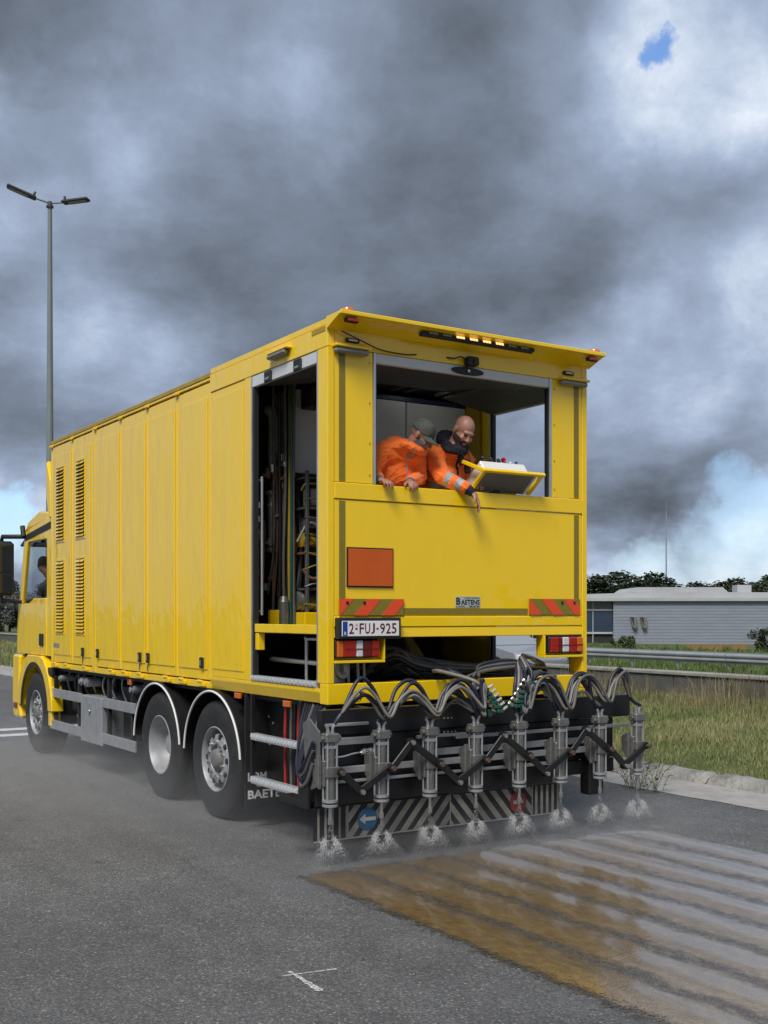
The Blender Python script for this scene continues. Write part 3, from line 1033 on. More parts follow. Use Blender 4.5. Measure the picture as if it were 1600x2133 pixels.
# local: x to the right along the front, y away, z up
mb = MB(); mb.box(0, 36, 0, 24, -0.5, 4.3)
o = mb.build('wall', 'cladding', wh); o.location = wl; o.rotation_euler = (0, 0, R(-YAW - 3.0))
mb = MB(); mb.box(-8, 36.3, -0.35, 24, 4.303, 4.62); wpart(mb, 'eave', 'cladding_trim')
mb = MB(); mb.prism([(-8, 4.623), (36, 4.623), (36, 4.85), (30, 5.0), (20, 5.14), (10, 5.2), (1.5, 5.12), (-8, 4.85)], 'y', 0.8, 23); wpart(mb, 'roof', 'roof_pale')
mb = MB(); mb.prism([(2.2, 5.2), (12.2, 5.2), (11.6, 5.75), (3.0, 5.75)], 'y', 4, 16); rf = wpart(mb, 'rooflight', 'cladding_trim')
mb = MB(); mb.box(12.8, 14.2, 3, 5, 5.15, 5.95); wpart(mb, 'roof_vent', 'cladding_trim')
mb = MB(); mb.box(17.5, 24, 5, 9, 5.12, 5.55); wpart(mb, 'roof_vent', 'cladding_trim')
mb = MB(); mb.box(-8, -0.02, 0.6, 20, -0.5, 4.3); wpart(mb, 'glazed_wing', 'dark_interior')
for i in range(4):
    x0 = -7.9 + i * 1.98
    mb = MB(); mb.box(x0 + 0.05, x0 + 1.9, 0.45, 0.55, 1.3, 3.3); w = wpart(mb, 'window', 'blue_glass')
    mb = MB(); mb.box(x0 - 0.03, x0 + 0.045, 0.40, 0.6, -0.4, 4.25); wpart(mb, 'mullion', 'cladding_trim')
mb = MB(); mb.box(-8, -0.03, 0.38, 0.6, 3.35, 3.5); wpart(mb, 'transom', 'cladding_trim')
mb = MB(); mb.box(-8, -0.03, 0.38, 0.6, 1.05, 1.25); wpart(mb, 'transom', 'cladding_trim')
mb = MB(); mb.box(-7.9, -0.05, 0.44, 0.55, 3.52, 4.28); wpart(mb, 'spandrel', 'grey_panel')
for i in range(2):
    x0 = 1.6 + i * 0.95
    mb = MB(); mb.prism([(x0, 2.75), (x0 + 0.62, 2.75), (x0 + 0.66, 1.75), (x0 + 0.45, 1.6), (x0 + 0.22, 1.75)], 'y', -0.45, -0.01); wpart(mb, 'wall_vent', 'grey_panel')
    mb = MB(); mb.prism([(x0 + .05, 2.70), (x0 + 0.30, 2.70), (x0 + 0.36, 1.85)], 'y', -0.50, -0.455); wpart(mb, 'vent_mouth', 'dark_interior')

fence = thing('site_fence', 'row of orange and yellow barrier slats at the foot of the warehouse', 'fence', spot(84, 0.2960, -1.2))
for i in range(26):
    p = spot(84, 0.2638 + i * 0.0022, -1.2)
    mb = MB(); mb.box(p[0] - .05, p[0] + .05, p[1] - .03, p[1] + .03, -1.2, -0.45 + 0.05 * math.sin(i * 2.1))
    mb.build('slat', 'orange_fence' if i else 'yellow_trim', fence)
a, b = spot(84, 0.2622, -0.75), spot(84, 0.3214, -0.75)
mb = MB(); mb.bar(a, b, 0.04, 0.06); mb.build('fence_rail', 'orange_fence', fence)

# far radio mast on the horizon
ml = spot(900, 0.2486, -1.0)
mast = thing('radio_mast', 'thin grey radio mast faint in the distance above the trees', 'mast', ml)
mb = MB(); mb.tube([ml, (ml[0], ml[1], 82)], [0.8, 0.35], 6); mb.build('mast_tube', 'galvanised', mast)
mb = MB(); mb.tube([(ml[0], ml[1], 82), (ml[0], ml[1], 92)], [0.2, 0.1], 5); mb.build('antenna', 'galvanised', mast)

# ------------------------------------------------------------------ street lamp
ll = spot(36, -0.2943, 0.15)
lamp = thing('street_lamp', 'tall grey street lamp with two flat heads standing ahead of the truck', 'street lamp', ll)
TOPZ = 14.75
mb = MB(); mb.tube([(ll[0], ll[1], -0.1), (ll[0], ll[1], 6.6), (ll[0], ll[1], TOPZ)], [0.145, 0.112, 0.066], 16); mb.build('post', 'lamp_post_grey', lamp, smooth=40)
mb = MB(); mb.cyl((ll[0], ll[1], TOPZ + 0.002), (ll[0], ll[1], TOPZ + 0.13), 0.085, 0.07, 14); mb.cyl((ll[0], ll[1], TOPZ - .06), (ll[0], ll[1], TOPZ - .005), 0.115, 0.115, 14); mb.build('collar', 'lamp_head', lamp, smooth=40)
for sgn, ang, ln, rise in ((-1, 0, 1.18, 0.40), (1, 0, 1.05, 0.0)):
    # arms turn away along the picture plane, one towards the viewer's left
    dx, dy = (c_, -s_)
    u = Vector((dx, dy, 0)) * sgn
    u = (u + Vector((s_, c_, 0)) * (-0.35 if sgn < 0 else -0.15)).normalized()
    base = Vector((ll[0], ll[1], TOPZ + 0.08))
    p1 = base + u * 0.42 + Vector((0, 0, 0.10 if sgn < 0 else 0.0))
    p2 = p1 + u * 0.88 + Vector((0, 0, 0.30 if sgn < 0 else 0.06))
    mb = MB(); mb.tube([base, p1], 0.03, 8); mb.build('arm', 'lamp_post_grey', lamp, smooth=40)
    d = (p2 - p1).normalized(); sd = Vector((0, 0, 1)).cross(d).normalized(); n_ = d.cross(sd)
    Rm = Matrix((d, sd, n_)).transposed()
    mb = MB(); mb.obox(p1.lerp(p2, 0.5), ((p2 - p1).length / 2, 0.15, 0.045), Rm); hd = mb.build('lamp_head', 'lamp_head', lamp, bevel=0.03)
    mb = MB(); mb.obox(p1.lerp(p2, 0.58) - n_ * 0.052, ((p2 - p1).length * 0.33, 0.11, 0.006), Rm); mb.build('diffuser', 'lamp_grey', hd)
    q = p1.lerp(p2, 0.1)
    mb = MB(); mb.cyl(q + n_ * 0.045, q + n_ * 0.14, 0.012, 0.012, 8); mb.cyl(q + n_ * 0.10, q + n_ * 0.19, 0.045, 0.035, 10); mb.build('sensor', 'lamp_head', hd, smooth=40)

# ================================================================== the spray truck
TR = thing('spray_truck', 'yellow three axle spray truck with a box body and rear spray bar', 'truck', (1.275, 3.5, 0))


def P(mb, name, mat, parent=TR, bevel=0.0, smooth=None, label=None):
    o = mb.build(name, mat, parent, bevel=bevel, smooth=smooth)
    if label: o['label'] = label
    return o


def B(name, mat, x0, x1, y0, y1, z0, z1, parent=TR, bevel=0.004, label=None):
    mb = MB(); mb.box(x0, x1, y0, y1, z0, z1)
    return P(mb, name, mat, parent, bevel, label=label)


Y = 'yellow_paint'
WID = 2.55
# ---------------------------------------------------------------- rear module frame
sill_prof = [(0.0, 1.235), (0.0, 1.262), (0.12, 1.262), (0.12, 1.15), (0.03, 1.15)]
for side in (0, 1):
    pts = [(x if side == 0 else WID - x, z) for x, z in sill_prof]
    mb = MB(); mb.prism(pts, 'y', 0.121, 2.108); P(mb, 'side_sill', Y, bevel=0.003)
mb = MB(); mb.box(0.0, WID, 0.0, 0.12, 1.147, 1.300); P(mb, 'rear_sill', Y, bevel=0.005)
for x0, x1 in ((0.0, 0.055), (WID - 0.055, WID)):
    B('corner_post', Y, x0, x1, 0.0, 0.15, 1.302, 3.783, bevel=0.004)
    # side jamb beyond the doorway
    B('door_jamb', Y, x0 if x0 == 0 else WID - 0.05, 0.05 if x0 == 0 else WID, 1.292, 1.40, 1.264, 3.783)
# roof of the rear module and top rails
B('roof', Y, 0.004, WID - 0.004, 0.004, 2.10, 3.945, 3.995, bevel=0.006)
for x0, x1 in ((0.0, 0.06), (WID - 0.06, WID)):
    B('top_rail', Y, x0, x1, 0.0, 2.108, 3.785, 3.944, bevel=0.004)
    B('corner_casting', 'yellow_trim', x0 - 0.003 if x0 == 0 else x1 - 0.02, 0.02 if x0 == 0 else x1 + 0.003, 0.03, 0.24, 3.90, 3.94, bevel=0.002)
# rear header
B('rear_header', Y, 0.062, WID - 0.062, 0.0, 0.06, 3.785, 3.944, bevel=0.004)
# panels left and right of the rear window
for x0, x1 in ((0.058, 0.395), (2.155, 2.492)):
    pn = B('rear_side_panel', Y, x0, x1, 0.006, 0.05, 2.795, 3.782, bevel=0.003)
    tx = 0.098 if x0 < 1 else 2.405
    B('reflective_strip', 'olive_tape', tx, tx + 0.052, 0.002, 0.0055, 2.80, 3.78 if x0 > 1 else 3.74, pn, bevel=0)
    for zz in (2.86, 3.1, 3.4, 3.7):
        mb = MB(); q = x1 - 0.03 if x0 < 1 else x0 + 0.03
        mb.cyl((q, 0.007, zz), (q, 0.001, zz), 0.006, 0.006, 8); P(mb, 'rivet', 'yellow_trim', pn)
B('window_sill', Y, 0.056, WID - 0.056, -0.004, 0.12, 2.668, 2.790, bevel=0.005)
# lower rear panel with its strips
rp = B('rear_panel', Y, 0.060, WID - 0.060, 0.004, 0.04, 1.802, 2.664, bevel=0.004)
B('reflective_strip', 'olive_tape', 0.098, 0.150, 0.0005, 0.0035, 1.935, 2.655, rp, 0)
B('reflective_strip', 'olive_tape', 2.405, 2.457, 0.0005, 0.0035, 1.945, 2.655, rp, 0)
B('reflective_strip', 'olive_tape', 0.672, 1.895, 0.0005, 0.0035, 1.812, 1.862, rp, 0)
B('rear_beam', Y, 0.056, WID - 0.056, -0.002, 0.10, 1.718, 1.799, bevel=0.006)
mb = MB(); mb.prism([(0.0, 1.640), (0.10, 1.640), (0.10, 1.715), (0.004, 1.715)], 'x', 0.056, WID - 0.056); P(mb, 'rear_lip', Y, bevel=0.004)

# placard
pl = B('hazard_placard', 'placard_orange', 0.172, 0.562, -0.012, -0.006, 2.026, 2.303, bevel=0.001, label='plain orange hazard placard with black border')
mb = MB()
mb.box(0.160, 0.573, -0.006, 0.003, 2.015, 2.314)
P(mb, 'placard_border', 'black_ink', pl, bevel=0.003)
# chevron boards
for side in (0, 1):
    x0, x1 = (0.092, 0.664) if side == 0 else (1.903, 2.462)
    z0, z1 = (1.806, 1.930) if side == 0 else (1.812, 1.942)
    cb = B('chevron_board', 'olive_tape', x0, x1, -0.010, -0.004, z0, z1, bevel=0.0015, label='red and olive striped reflective board')
    h = z1 - z0
    wst = 0.118; sl = h * 0.95
    u = x0 - 0.11
    k = 0
    while u < x1:
        if side == 0: poly = [(u, z0), (u + wst, z0), (u + wst + sl, z1), (u + sl, z1)]
        else: poly = [(u + sl, z0), (u + wst + sl, z0), (u + wst, z1), (u, z1)]
        # clip to the board
        pts = [(min(max(a, x0), x1), b) for a, b in poly]

        def clip(poly, xa, keep_gt):
            out = []
            for i in range(len(poly)):
                a, b = poly[i], poly[(i + 1) % len(poly)]
                ina = (a[0] >= xa) if keep_gt else (a[0] <= xa)
                inb = (b[0] >= xa) if keep_gt else (b[0] <= xa)
                if ina: out.append(a)
                if ina != inb:
                    t = (xa - a[0]) / (b[0] - a[0]); out.append((xa, a[1] + t * (b[1] - a[1])))
            return out
        pts = clip(clip(poly, x0, True), x1, False)
        if len(pts) >= 3:
            mb = MB(); mb.prism(pts, 'y', -0.0125, -0.0102); P(mb, 'red_stripe', 'red_tape', cb)
        u += wst * 2.03; k += 1
    for fx in (0.10, 0.36) if side == 0 else (0.62, 0.86):
        mb = MB(); xx = x0 + (x1 - x0) * fx; mb.box(xx, xx + 0.022, -0.016, -0.0127, z1 - 0.042, z1 - 0.02); P(mb, 'screw', 'black_plastic', cb)
# maker's sticker
lg = B('maker_sticker', 'logo_ground', 1.160, 1.405, 0.0005, 0.0035, 1.868, 1.956, rp, 0)
text_mesh('lettering', 'B', 'black_ink', rp, 0.042, 0.056, (1.166, -0.0008, 1.890), (1, 0, 0), (0, 0, 1), bold=0.03)
text_mesh('lettering', 'AETENS', 'black_ink', rp, 0.185, 0.040, (1.213, -0.0008, 1.890), (1, 0, 0), (0, 0, 1), bold=0.03)
text_mesh('lettering', 'CARROSSERIE', 'black_ink', rp, 0.15, 0.014, (1.245, -0.0008, 1.936), (1, 0, 0), (0, 0, 1))
text_mesh('lettering', 'LOMMEL', 'black_ink', rp, 0.09, 0.013, (1.166, -0.0008, 1.871), (1, 0, 0), (0, 0, 1))
text_mesh('lettering', 'BELGIUM', 'black_ink', rp, 0.10, 0.013, (1.295, -0.0008, 1.871), (1, 0, 0), (0, 0, 1), bold=0.02)

# number plate
np_ = B('number_plate', 'plate_white', 0.088, 0.588, -0.060, -0.052, 1.652, 1.765, bevel=0.002, label='white number plate with dark red characters in a black frame')
mb = MB(); mb.box(0.060, 0.612, -0.052, 0.03, 1.630, 1.790); P(mb, 'plate_frame', 'black_plastic', np_, bevel=0.006)
mb = MB(); mb.box(0.092, 0.132, -0.0625, -0.0602, 1.656, 1.761); P(mb, 'country_band', 'plate_blue', np_)
text_mesh('lettering', 'B', 'plate_white', np_, 0.016, 0.022, (0.104, -0.0635, 1.664), (1, 0, 0), (0, 0, 1), bold=0.02)
for s, x, w in (('2', 0.146, 0.042), ('F', 0.236, 0.038), ('U', 0.284, 0.044), ('J', 0.336, 0.034), ('9', 0.416, 0.044), ('2', 0.468, 0.044), ('5', 0.520, 0.044)):
    text_mesh('lettering', s, 'ruby_ink', np_, w, 0.078, (x, -0.0615, 1.670), (1, 0, 0), (0, 0, 1), bold=0.012)
for x in (0.200, 0.384):
    mb = MB(); mb.box(x, x + 0.018, -0.0625, -0.0602, 1.702, 1.714); P(mb, 'plate_dash', 'ruby_ink', np_)
mb = MB(); mb.cyl((0.209, -0.0625, 1.738), (0.209, -0.0602, 1.738), 0.010, 0.010, 12); P(mb, 'plate_seal', 'logo_ground', np_)

# tail lamps in their yellow housings
for side in (0, 1):
    x0, x1 = (0.056, 0.490) if side == 0 else (2.060, 2.494)
    mb = MB()
    mb.box(x0, x1, 0.06, 0.09, 1.462, 1.638)
    mb.box(x0, x1, -0.02, 0.06, 1.452, 1.472)
    if side == 0: mb.box(x1 - 0.012, x1, -0.02, 0.058, 1.474, 1.638)
    else: mb.box(x0, x0 + 0.012, -0.02, 0.058, 1.474, 1.638)
    P(mb, 'lamp_housing', Y, bevel=0.003)
    a, b = (0.062, 0.445) if side == 0 else (2.120, 2.490)
    w = b - a
    tl = B('tail_lamp', 'black_plastic', a, b, -0.005, 0.058, 1.490, 1.628, bevel=0.012)
    segs = [('lens_orange', 0.02, 0.16), ('lens_red', 0.17, 0.44), ('lens_clear', 0.45, 0.60), ('lens_red_deep', 0.61, 0.80), ('lens_red', 0.81, 0.98)]
    if side == 1: segs = [('lens_red', 0.02, 0.26), ('lens_red_deep', 0.27, 0.36), ('lens_clear', 0.37, 0.56), ('lens_red', 0.57, 0.80), ('lens_orange', 0.81, 0.98)]
    for mname, f0, f1 in segs:
        mb = MB(); mb.box(a + w * f0, a + w * f1, -0.028, -0.006, 1.497, 1.621); P(mb, 'lens', mname, tl, bevel=0.007)
    mb = MB(); mb.box(a + w * .18, a + w * .96, -0.031, -0.0285, 1.552, 1.560); P(mb, 'lens_rib', 'lens_red_deep', tl)

# canopy flap above the rear window
mb = MB(); mb.prism([(-0.225, 3.985), (-0.225, 4.005), (0.02, 4.02), (0.02, 3.998), (-0.002, 3.872), (-0.012, 3.862)], 'x', -0.012, WID + 0.012)
mb = MB()
th = 0.014
mb.prism([(0.0, 3.912), (-0.195, 3.982), (-0.195, 3.982 + th), (0.0, 3.912 + th)], 'x', -0.012, WID + 0.012)
P(mb, 'canopy', Y, bevel=0.003)
B('canopy_edge', Y, -0.014, WID + 0.014, -0.217, -0.197, 3.974, 4.006, bevel=0.005)
for xx in (-0.014, WID + 0.002):
    mb = MB(); mb.prism([(-0.001, 3.905), (-0.192, 3.978), (-0.192, 4.000), (-0.001, 3.997)], 'x', xx, xx + 0.012); P(mb, 'canopy_cheek', Y, bevel=0.002)
    b0 = 0.08 if xx < 0 else WID - 0.06
    mb = MB(); mb.lathe([(0, 0.0), (0, 0.052), (0.012, 0.054), (0.032, 0.046), (0.040, 0.02), (0.041, 0)], (b0, -0.15, 4.000), (0, 0, 1), 20, closed=False)
    P(mb, 'beacon', 'beacon_amber', smooth=40)
    r0 = 0.045 if xx < 0 else WID - 0.16
    ml_ = B('marker_lamp', 'black_plastic', r0, r0 + 0.11, -0.190, -0.15, 3.930, 3.960, bevel=0.006)
    mb = MB(); mb.box(r0 + .008, r0 + 0.102, -0.202, -0.1902, 3.934, 3.956); P(mb, 'lens', 'lens_red', ml_, bevel=0.004)
# light bar under the canopy
cs = Vector((0, -0.195, 0.070)).normalized(); nn = Vector((0, -0.070, -0.195)).normalized()
Rl = Matrix((Vector((1, 0, 0)), cs, Vector((1, 0, 0)).cross(cs))).transposed()
lc = Vector((1.285, -0.130, 3.9575)) + nn * 0.014
mb = MB(); mb.obox(lc, (0.555, 0.028, 0.013), Rl); lb = P(mb, 'light_bar', 'black_plastic', bevel=0.008)
for k in range(8):
    x = 0.79 + 0.128 * k + 0.045
    lit = k in (2, 3, 4, 5)
    for q in range(3):
        c = Vector((x + (q - 1) * 0.027, lc.y, lc.z)) + cs * 0.0285
        mb = MB(); mb.obox(c, (0.0115, 0.003, 0.0095), Rl); P(mb, 'lamp', 'amber_lit' if lit else 'led_unlit', lb, bevel=0.002)
# cable sagging below the canopy
mb = MB(); mb.tube(spline([(0.10, -0.03, 3.90), (0.26, -0.035, 3.85), (0.45, -0.02, 3.806), (0.66, -0.012, 3.80), (0.78, -0.012, 3.812)], 8), 0.005, 6); P(mb, 'cable', 'hose_black', smooth=60)
# camera and its lead
cmx, cmz = 1.29, 3.812
mb = MB(); mb.box(cmx - 0.055, cmx + 0.055, -0.075, -0.001, cmz - 0.033, cmz + 0.038); rc = P(mb, 'rear_camera', 'black_plastic', bevel=0.012)
mb = MB(); mb.cyl((cmx + .01, -0.0755, cmz), (cmx + .01, -0.09, cmz - 0.006), 0.022, 0.02, 14); P(mb, 'lens', 'car_glass', rc, smooth=40)
mb = MB(); mb.tube(spline([(cmx - .05, -0.03, cmz + .01), (cmx - .10, -0.03, cmz + .03), (cmx - .16, -0.02, cmz + 0.012), (cmx - 0.22, -0.008, cmz + .015)], 6), 0.006, 6); P(mb, 'cable', 'hose_black', rc, smooth=60)
# work lamps and small marker lamps on the rear
for x0, x1 in ((0.040, 0.330), (2.225, 2.512)):
    wlp = B('work_lamp', 'lamp_grey', x0, x1, -0.06, -0.001, 3.738, 3.778, bevel=0.012)
    mb = MB(); mb.box(x0 - .008, x1 + .012, -0.07, 0.0, 3.779, 3.800); P(mb, 'lamp_shade', Y, wlp, bevel=0.006)
    c = 0.205 if x0 < 1 else 2.33
    mk = B('marker_lamp', 'black_plastic', c - 0.062, c + 0.062, -0.022, -0.001, 3.828, 3.862, bevel=0.012)
    mb = MB(); mb.box(c - .04, c + .04, -0.026, -0.0225, 3.838, 3.852); P(mb, 'lens', 'lens_clear', mk, bevel=0.003)
# lamp over the left doorway
wlp = B('work_lamp', 'lamp_grey', -0.055, -0.001, 0.60, 0.90, 3.838, 3.878, bevel=0.014)
mb = MB(); mb.box(-0.05, 0.0, 0.56, 0.90, 3.879, 3.892); P(mb, 'lamp_shade', Y, wlp, bevel=0.004)

# rear window: aluminium guides, rolled-up shutter with its end bar and handle
for x0 in (0.397, 2.130):
    B('shutter_guide', 'aluminium', x0, x0 + 0.022, -0.003, 0.055, 2.792, 3.783, bevel=0.003)
    B('seal', 'black_plastic', x0 + (0.0225 if x0 < 1 else -0.0125), x0 + (0.0345 if x0 < 1 else -0.0005), 0.012, 0.05, 2.792, 3.70, bevel=0)
sb = B('shutter_bar', 'white_panel', 0.420, 2.129, 0.004, 0.045, 3.708, 3.782, bevel=0.004)
mb = MB(); mb.lathe([(0, 0.02), (0, 0.155), (0.012, 0.16), (0.02, 0.14), (0.02, 0.02)], (1.275, 0.004, 3.742), (0, -1, 0), 28)
mb.v = [(x, y, 3.742 + (z - 3.742) * 0.20) for x, y, z in mb.v]
hd = P(mb, 'handle', 'black_plastic', sb, smooth=40)
mb = MB(); mb.cyl((1.275, -0.016, 3.742), (1.275, -0.024, 3.742), 0.012, 0.012, 12); P(mb, 'lock', 'steel_rod', hd, smooth=40)
mb = MB()
for k in range(14):
    t0, t1 = k / 14, (k + 0.92) / 14
    a0, a1 = Vector((0, 0.06, 3.72)).lerp(Vector((0, 1.25, 3.86)), t0), Vector((0, 0.06, 3.72)).lerp(Vector((0, 1.25, 3.86)), t1)
    mb.bar((1.275, a0.y, a0.z), (1.275, a1.y, a1.z), 1.72, 0.008)
P(mb, 'rolled_shutter', 'interior_grey')

# ---------------------------------------------------------------- side doorways (left and right), shutters up
for side in (0, 1):
    xa = 0.0 if side == 0 else WID
    sg = 1 if side == 0 else -1

    def X(a, b):
        return (xa + sg * a, xa + sg * b) if side == 0 else (xa + sg * b, xa + sg * a)
    x0, x1 = X(0.002, 0.05)
    B('shutter_guide', 'aluminium', x0, x1, 1.268, 1.289, 1.264, 3.783, bevel=0.003)
    B('shutter_guide', 'aluminium', x0, x1, 0.152, 0.173, 1.302, 3.783, bevel=0.003)
    x0, x1 = X(0.012, 0.05)
    B('seal', 'black_plastic', x0, x1, 1.236, 1.2675, 1.30, 3.76, bevel=0)
    x0, x1 = X(0.006, 0.04)
    sb = B('shutter_bar', 'white_panel', x0, x1, 0.175, 1.266, 3.690, 3.782, bevel=0.004)
    if side == 0:
        for yy in (0.46, 0.96):
            mb = MB(); mb.box(-0.012, 0.004, yy - 0.06, yy + 0.06, 3.682, 3.772); hh = P(mb, 'handle', 'black_plastic', sb, bevel=0.006)
            mb = MB(); mb.box(-0.018, -0.0125, yy - 0.035, yy + 0.035, 3.70, 3.72); P(mb, 'grip', 'lamp_grey', hh, bevel=0.002)
    mb = MB()
    for k in range(9):
        t0, t1 = k / 9, (k + 0.93) / 9
        a0 = Vector((xa + sg * 0.05, 0.72, 3.705)).lerp(Vector((xa + sg * 0.62, 0.72, 3.80)), t0)
        a1 = Vector((xa + sg * 0.05, 0.72, 3.705)).lerp(Vector((xa + sg * 0.62, 0.72, 3.80)), t1)
        mb.bar(a0, a1, 1.08, 0.008)
    P(mb, 'rolled_shutter', 'interior_grey')

# knurled step at the left doorway and the ladder under it
def tread(x, y0, y1, z, h, n):
    t = B('step', 'tread_alu', x, x + 0.06, y0, y1, z, z + h, bevel=0.003)
    step = (y1 - y0) / n
    src = None
    for k in range(n):
        mb = MB()
        yc = y0 + step * (k + 0.5)
        mb.add([(x - 0.0005, yc - step * .36, z + h * .12), (x - 0.0005, yc + step * .36, z + h * .12), (x - 0.016, yc, z + h * .5),
                (x - 0.0005, yc - step * .36, z + h * .88), (x - 0.0005, yc + step * .36, z + h * .88)],
               [(0, 1, 2), (1, 4, 2), (4, 3, 2), (3, 0, 2), (0, 3, 4, 1)])
        P(mb, 'tread_stud', 'tread_alu', t)
    return t


tread(-0.006, 0.18, 1.27, 1.266, 0.045, 17)
tread(-0.002, 0.47, 1.285, 0.775, 0.055, 15)
tread(-0.002, 0.47, 1.285, 0.415, 0.060, 15)
for yy in (0.452, 1.300):
    B('ladder_rail', 'black_paint', 0.01, 0.05, yy - 0.012, yy + 0.012, 0.40, 1.148)
for x, yy, z in ((0.012, 1.55, 1.10), (0.012, 0.66, 1.09)):
    B('side_marker', 'lens_orange', x - 0.012, x + 0.01, yy - 0.055, yy + 0.055, z, z + 0.047, bevel=0.004)

# ---------------------------------------------------------------- inside the rear module
B('cabin_floor', 'chassis_black', 0.12, WID - 0.12, 0.12, 2.05, 1.655, 1.70, bevel=0)
B('floor_edge', Y, 0.015, 0.115, 0.176, 1.26, 1.665, 1.735, bevel=0.004)
B('floor_edge', Y, WID - 0.115, WID - 0.06, 0.176, 1.26, 1.655, 1.70, bevel=0.004)
B('gusset', Y, 0.02, 0.08, 1.18, 1.255, 1.52, 1.66, bevel=0.004)
B('lower_floor', 'chassis_black', 0.122, WID - 0.122, 0.122, 2.05, 1.20, 1.24, bevel=0)
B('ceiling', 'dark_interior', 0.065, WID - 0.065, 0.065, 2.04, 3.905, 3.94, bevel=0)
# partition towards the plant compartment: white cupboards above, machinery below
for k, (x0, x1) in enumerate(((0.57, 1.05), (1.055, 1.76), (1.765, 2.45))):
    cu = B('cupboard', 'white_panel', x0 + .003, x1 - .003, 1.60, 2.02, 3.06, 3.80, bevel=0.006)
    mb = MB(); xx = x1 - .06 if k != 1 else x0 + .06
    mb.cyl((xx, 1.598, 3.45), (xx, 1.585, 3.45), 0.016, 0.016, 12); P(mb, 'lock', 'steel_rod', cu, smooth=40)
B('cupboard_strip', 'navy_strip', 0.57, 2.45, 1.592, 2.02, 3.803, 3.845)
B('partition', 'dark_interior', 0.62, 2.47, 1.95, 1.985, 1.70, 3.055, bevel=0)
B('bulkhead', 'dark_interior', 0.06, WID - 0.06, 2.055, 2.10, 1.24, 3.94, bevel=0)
B('partition_end', 'yellow_trim', 2.455, 2.495, 1.40, 2.04, 1.70, 3.90)
mb = MB(); mb.cyl((1.35, 1.599, 3.50), (1.35, 1.594, 3.50), 0.045, 0.045, 3); P(mb, 'warning_triangle', Y)
# led strip and roof ribs
B('led_strip', 'led_white', 1.86, 1.885, 0.55, 1.35, 3.888, 3.902, bevel=0.003)
for xx in (1.55, 1.70, 2.05, 2.20):
    B('roof_rib', 'interior_grey', xx, xx + 0.03, 0.3, 1.55, 3.87, 3.903)
# pipework seen through the left doorway
def pipe(pts, r, mat, name='pipe', n=12, sm=8, parent=TR):
    mb = MB(); mb.tube(spline(pts, sm), r, n)
    return P(mb, name, mat, parent, smooth=50)


p1 = pipe([(0.40, 1.66, 2.35), (0.40, 1.66, 3.0), (0.40, 1.66, 3.52), (0.38, 1.70, 3.60), (0.44, 1.78, 3.63), (0.56, 1.86, 3.63)], 0.045, 'alu_dull')
for zz in (2.36, 2.86, 3.06):
    mb = MB(); mb.cyl((0.40, 1.66, zz), (0.40, 1.66, zz + 0.03), 0.07, 0.07, 16); P(mb, 'flange', 'aluminium', p1, smooth=40)
mb = MB(); mb.cyl((0.40, 1.66, 2.90), (0.40, 1.66, 3.05), 0.058, 0.058, 14); mb.bar((0.33, 1.58, 2.97), (0.29, 1.45, 3.02), 0.02, 0.02); P(mb, 'valve', 'black_paint', p1, smooth=40)
p2 = pipe([(0.275, 1.72, 1.8), (0.275, 1.72, 2.3), (0.275, 1.72, 2.8)], 0.034, 'rust_brown')
for zz in (2.15, 2.33, 2.5, 2.62, 2.74):
    mb = MB(); mb.cyl((0.275, 1.72, zz), (0.275, 1.72, zz + 0.05), 0.052, 0.045, 10); P(mb, 'fitting', 'steel_rod' if zz > 2.4 else 'cast_steel', p2, smooth=40)
for k, (x, yy, r, mname) in enumerate([(0.40, 1.55, 0.018, 'hose_black'), (0.43, 1.50, 0.014, 'hose_grey'), (0.455, 1.53, 0.016, 'hose_black'), (0.48, 1.50, 0.014, 'yellow_trim'), (0.505, 1.47, 0.018, 'hose_grey'), (0.37, 1.60, 0.014, 'hose_grey'), (0.465, 1.46, 0.012, 'green_block')]):
    g_ = random.Random(k)
    pipe([(x, yy, 1.72), (x + g_.uniform(-.015, .015), yy, 2.3), (x + g_.uniform(-.012, .012), yy, 3.0), (x, yy, 3.88)], r, mname, 'hose', 8)
B('mast_column', 'dark_interior', 0.50, 0.54, 1.53, 1.58, 1.75, 3.88)
# grab rail
pipe([(0.075, 1.29, 1.84), (0.075, 1.235, 1.84), (0.075, 1.225, 1.90), (0.075, 1.225, 2.86), (0.075, 1.235, 2.92), (0.075, 1.29, 2.92)], 0.011, 'aluminium', 'grab_rail', 8, 5)
RACK0 = set(COL.objects)
# rack on the right with pump, motor and yellow frames
for zz in (2.02, 2.33, 2.72, 2.98):
    mb = MB(); mb.box(0.74, 1.25, 1.35, 1.80, zz, zz + 0.02); P(mb, 'shelf', 'rust_brown' if zz == 2.33 else 'interior_grey', bevel=0.002)
for xx in (0.74, 1.22):
    B('rack_post', 'interior_grey', xx, xx + 0.03, 1.33, 1.36, 1.70, 3.05)
mb = MB(); mb.cyl((0.72, 1.50, 1.93), (1.15, 1.50, 1.93), 0.085, 0.085, 18)
for k in range(6): mb.cyl((0.76 + k * 0.06, 1.50, 1.93), (0.775 + k * .06, 1.50, 1.93), 0.098, 0.098, 18)
P(mb, 'motor', 'cast_steel', smooth=40)
mb = MB(); mb.box(0.78, 1.0, 1.42, 1.62, 2.40, 2.52); mb.cyl((0.8, 1.40, 2.46), (0.8, 1.36, 2.46), 0.05, 0.05, 12); P(mb, 'pump', 'yellow_trim', bevel=0.004)
mb = MB(); mb.box(0.80, 1.1, 1.40, 1.55, 2.56, 2.66); P(mb, 'valve_block', 'cast_steel', bevel=0.004)
pipe([(0.70, 1.42, 2.44), (0.78, 1.36, 2.60), (0.9, 1.34, 2.55), (1.0, 1.34, 2.42)], 0.012, 'aluminium', 'hose', 8)
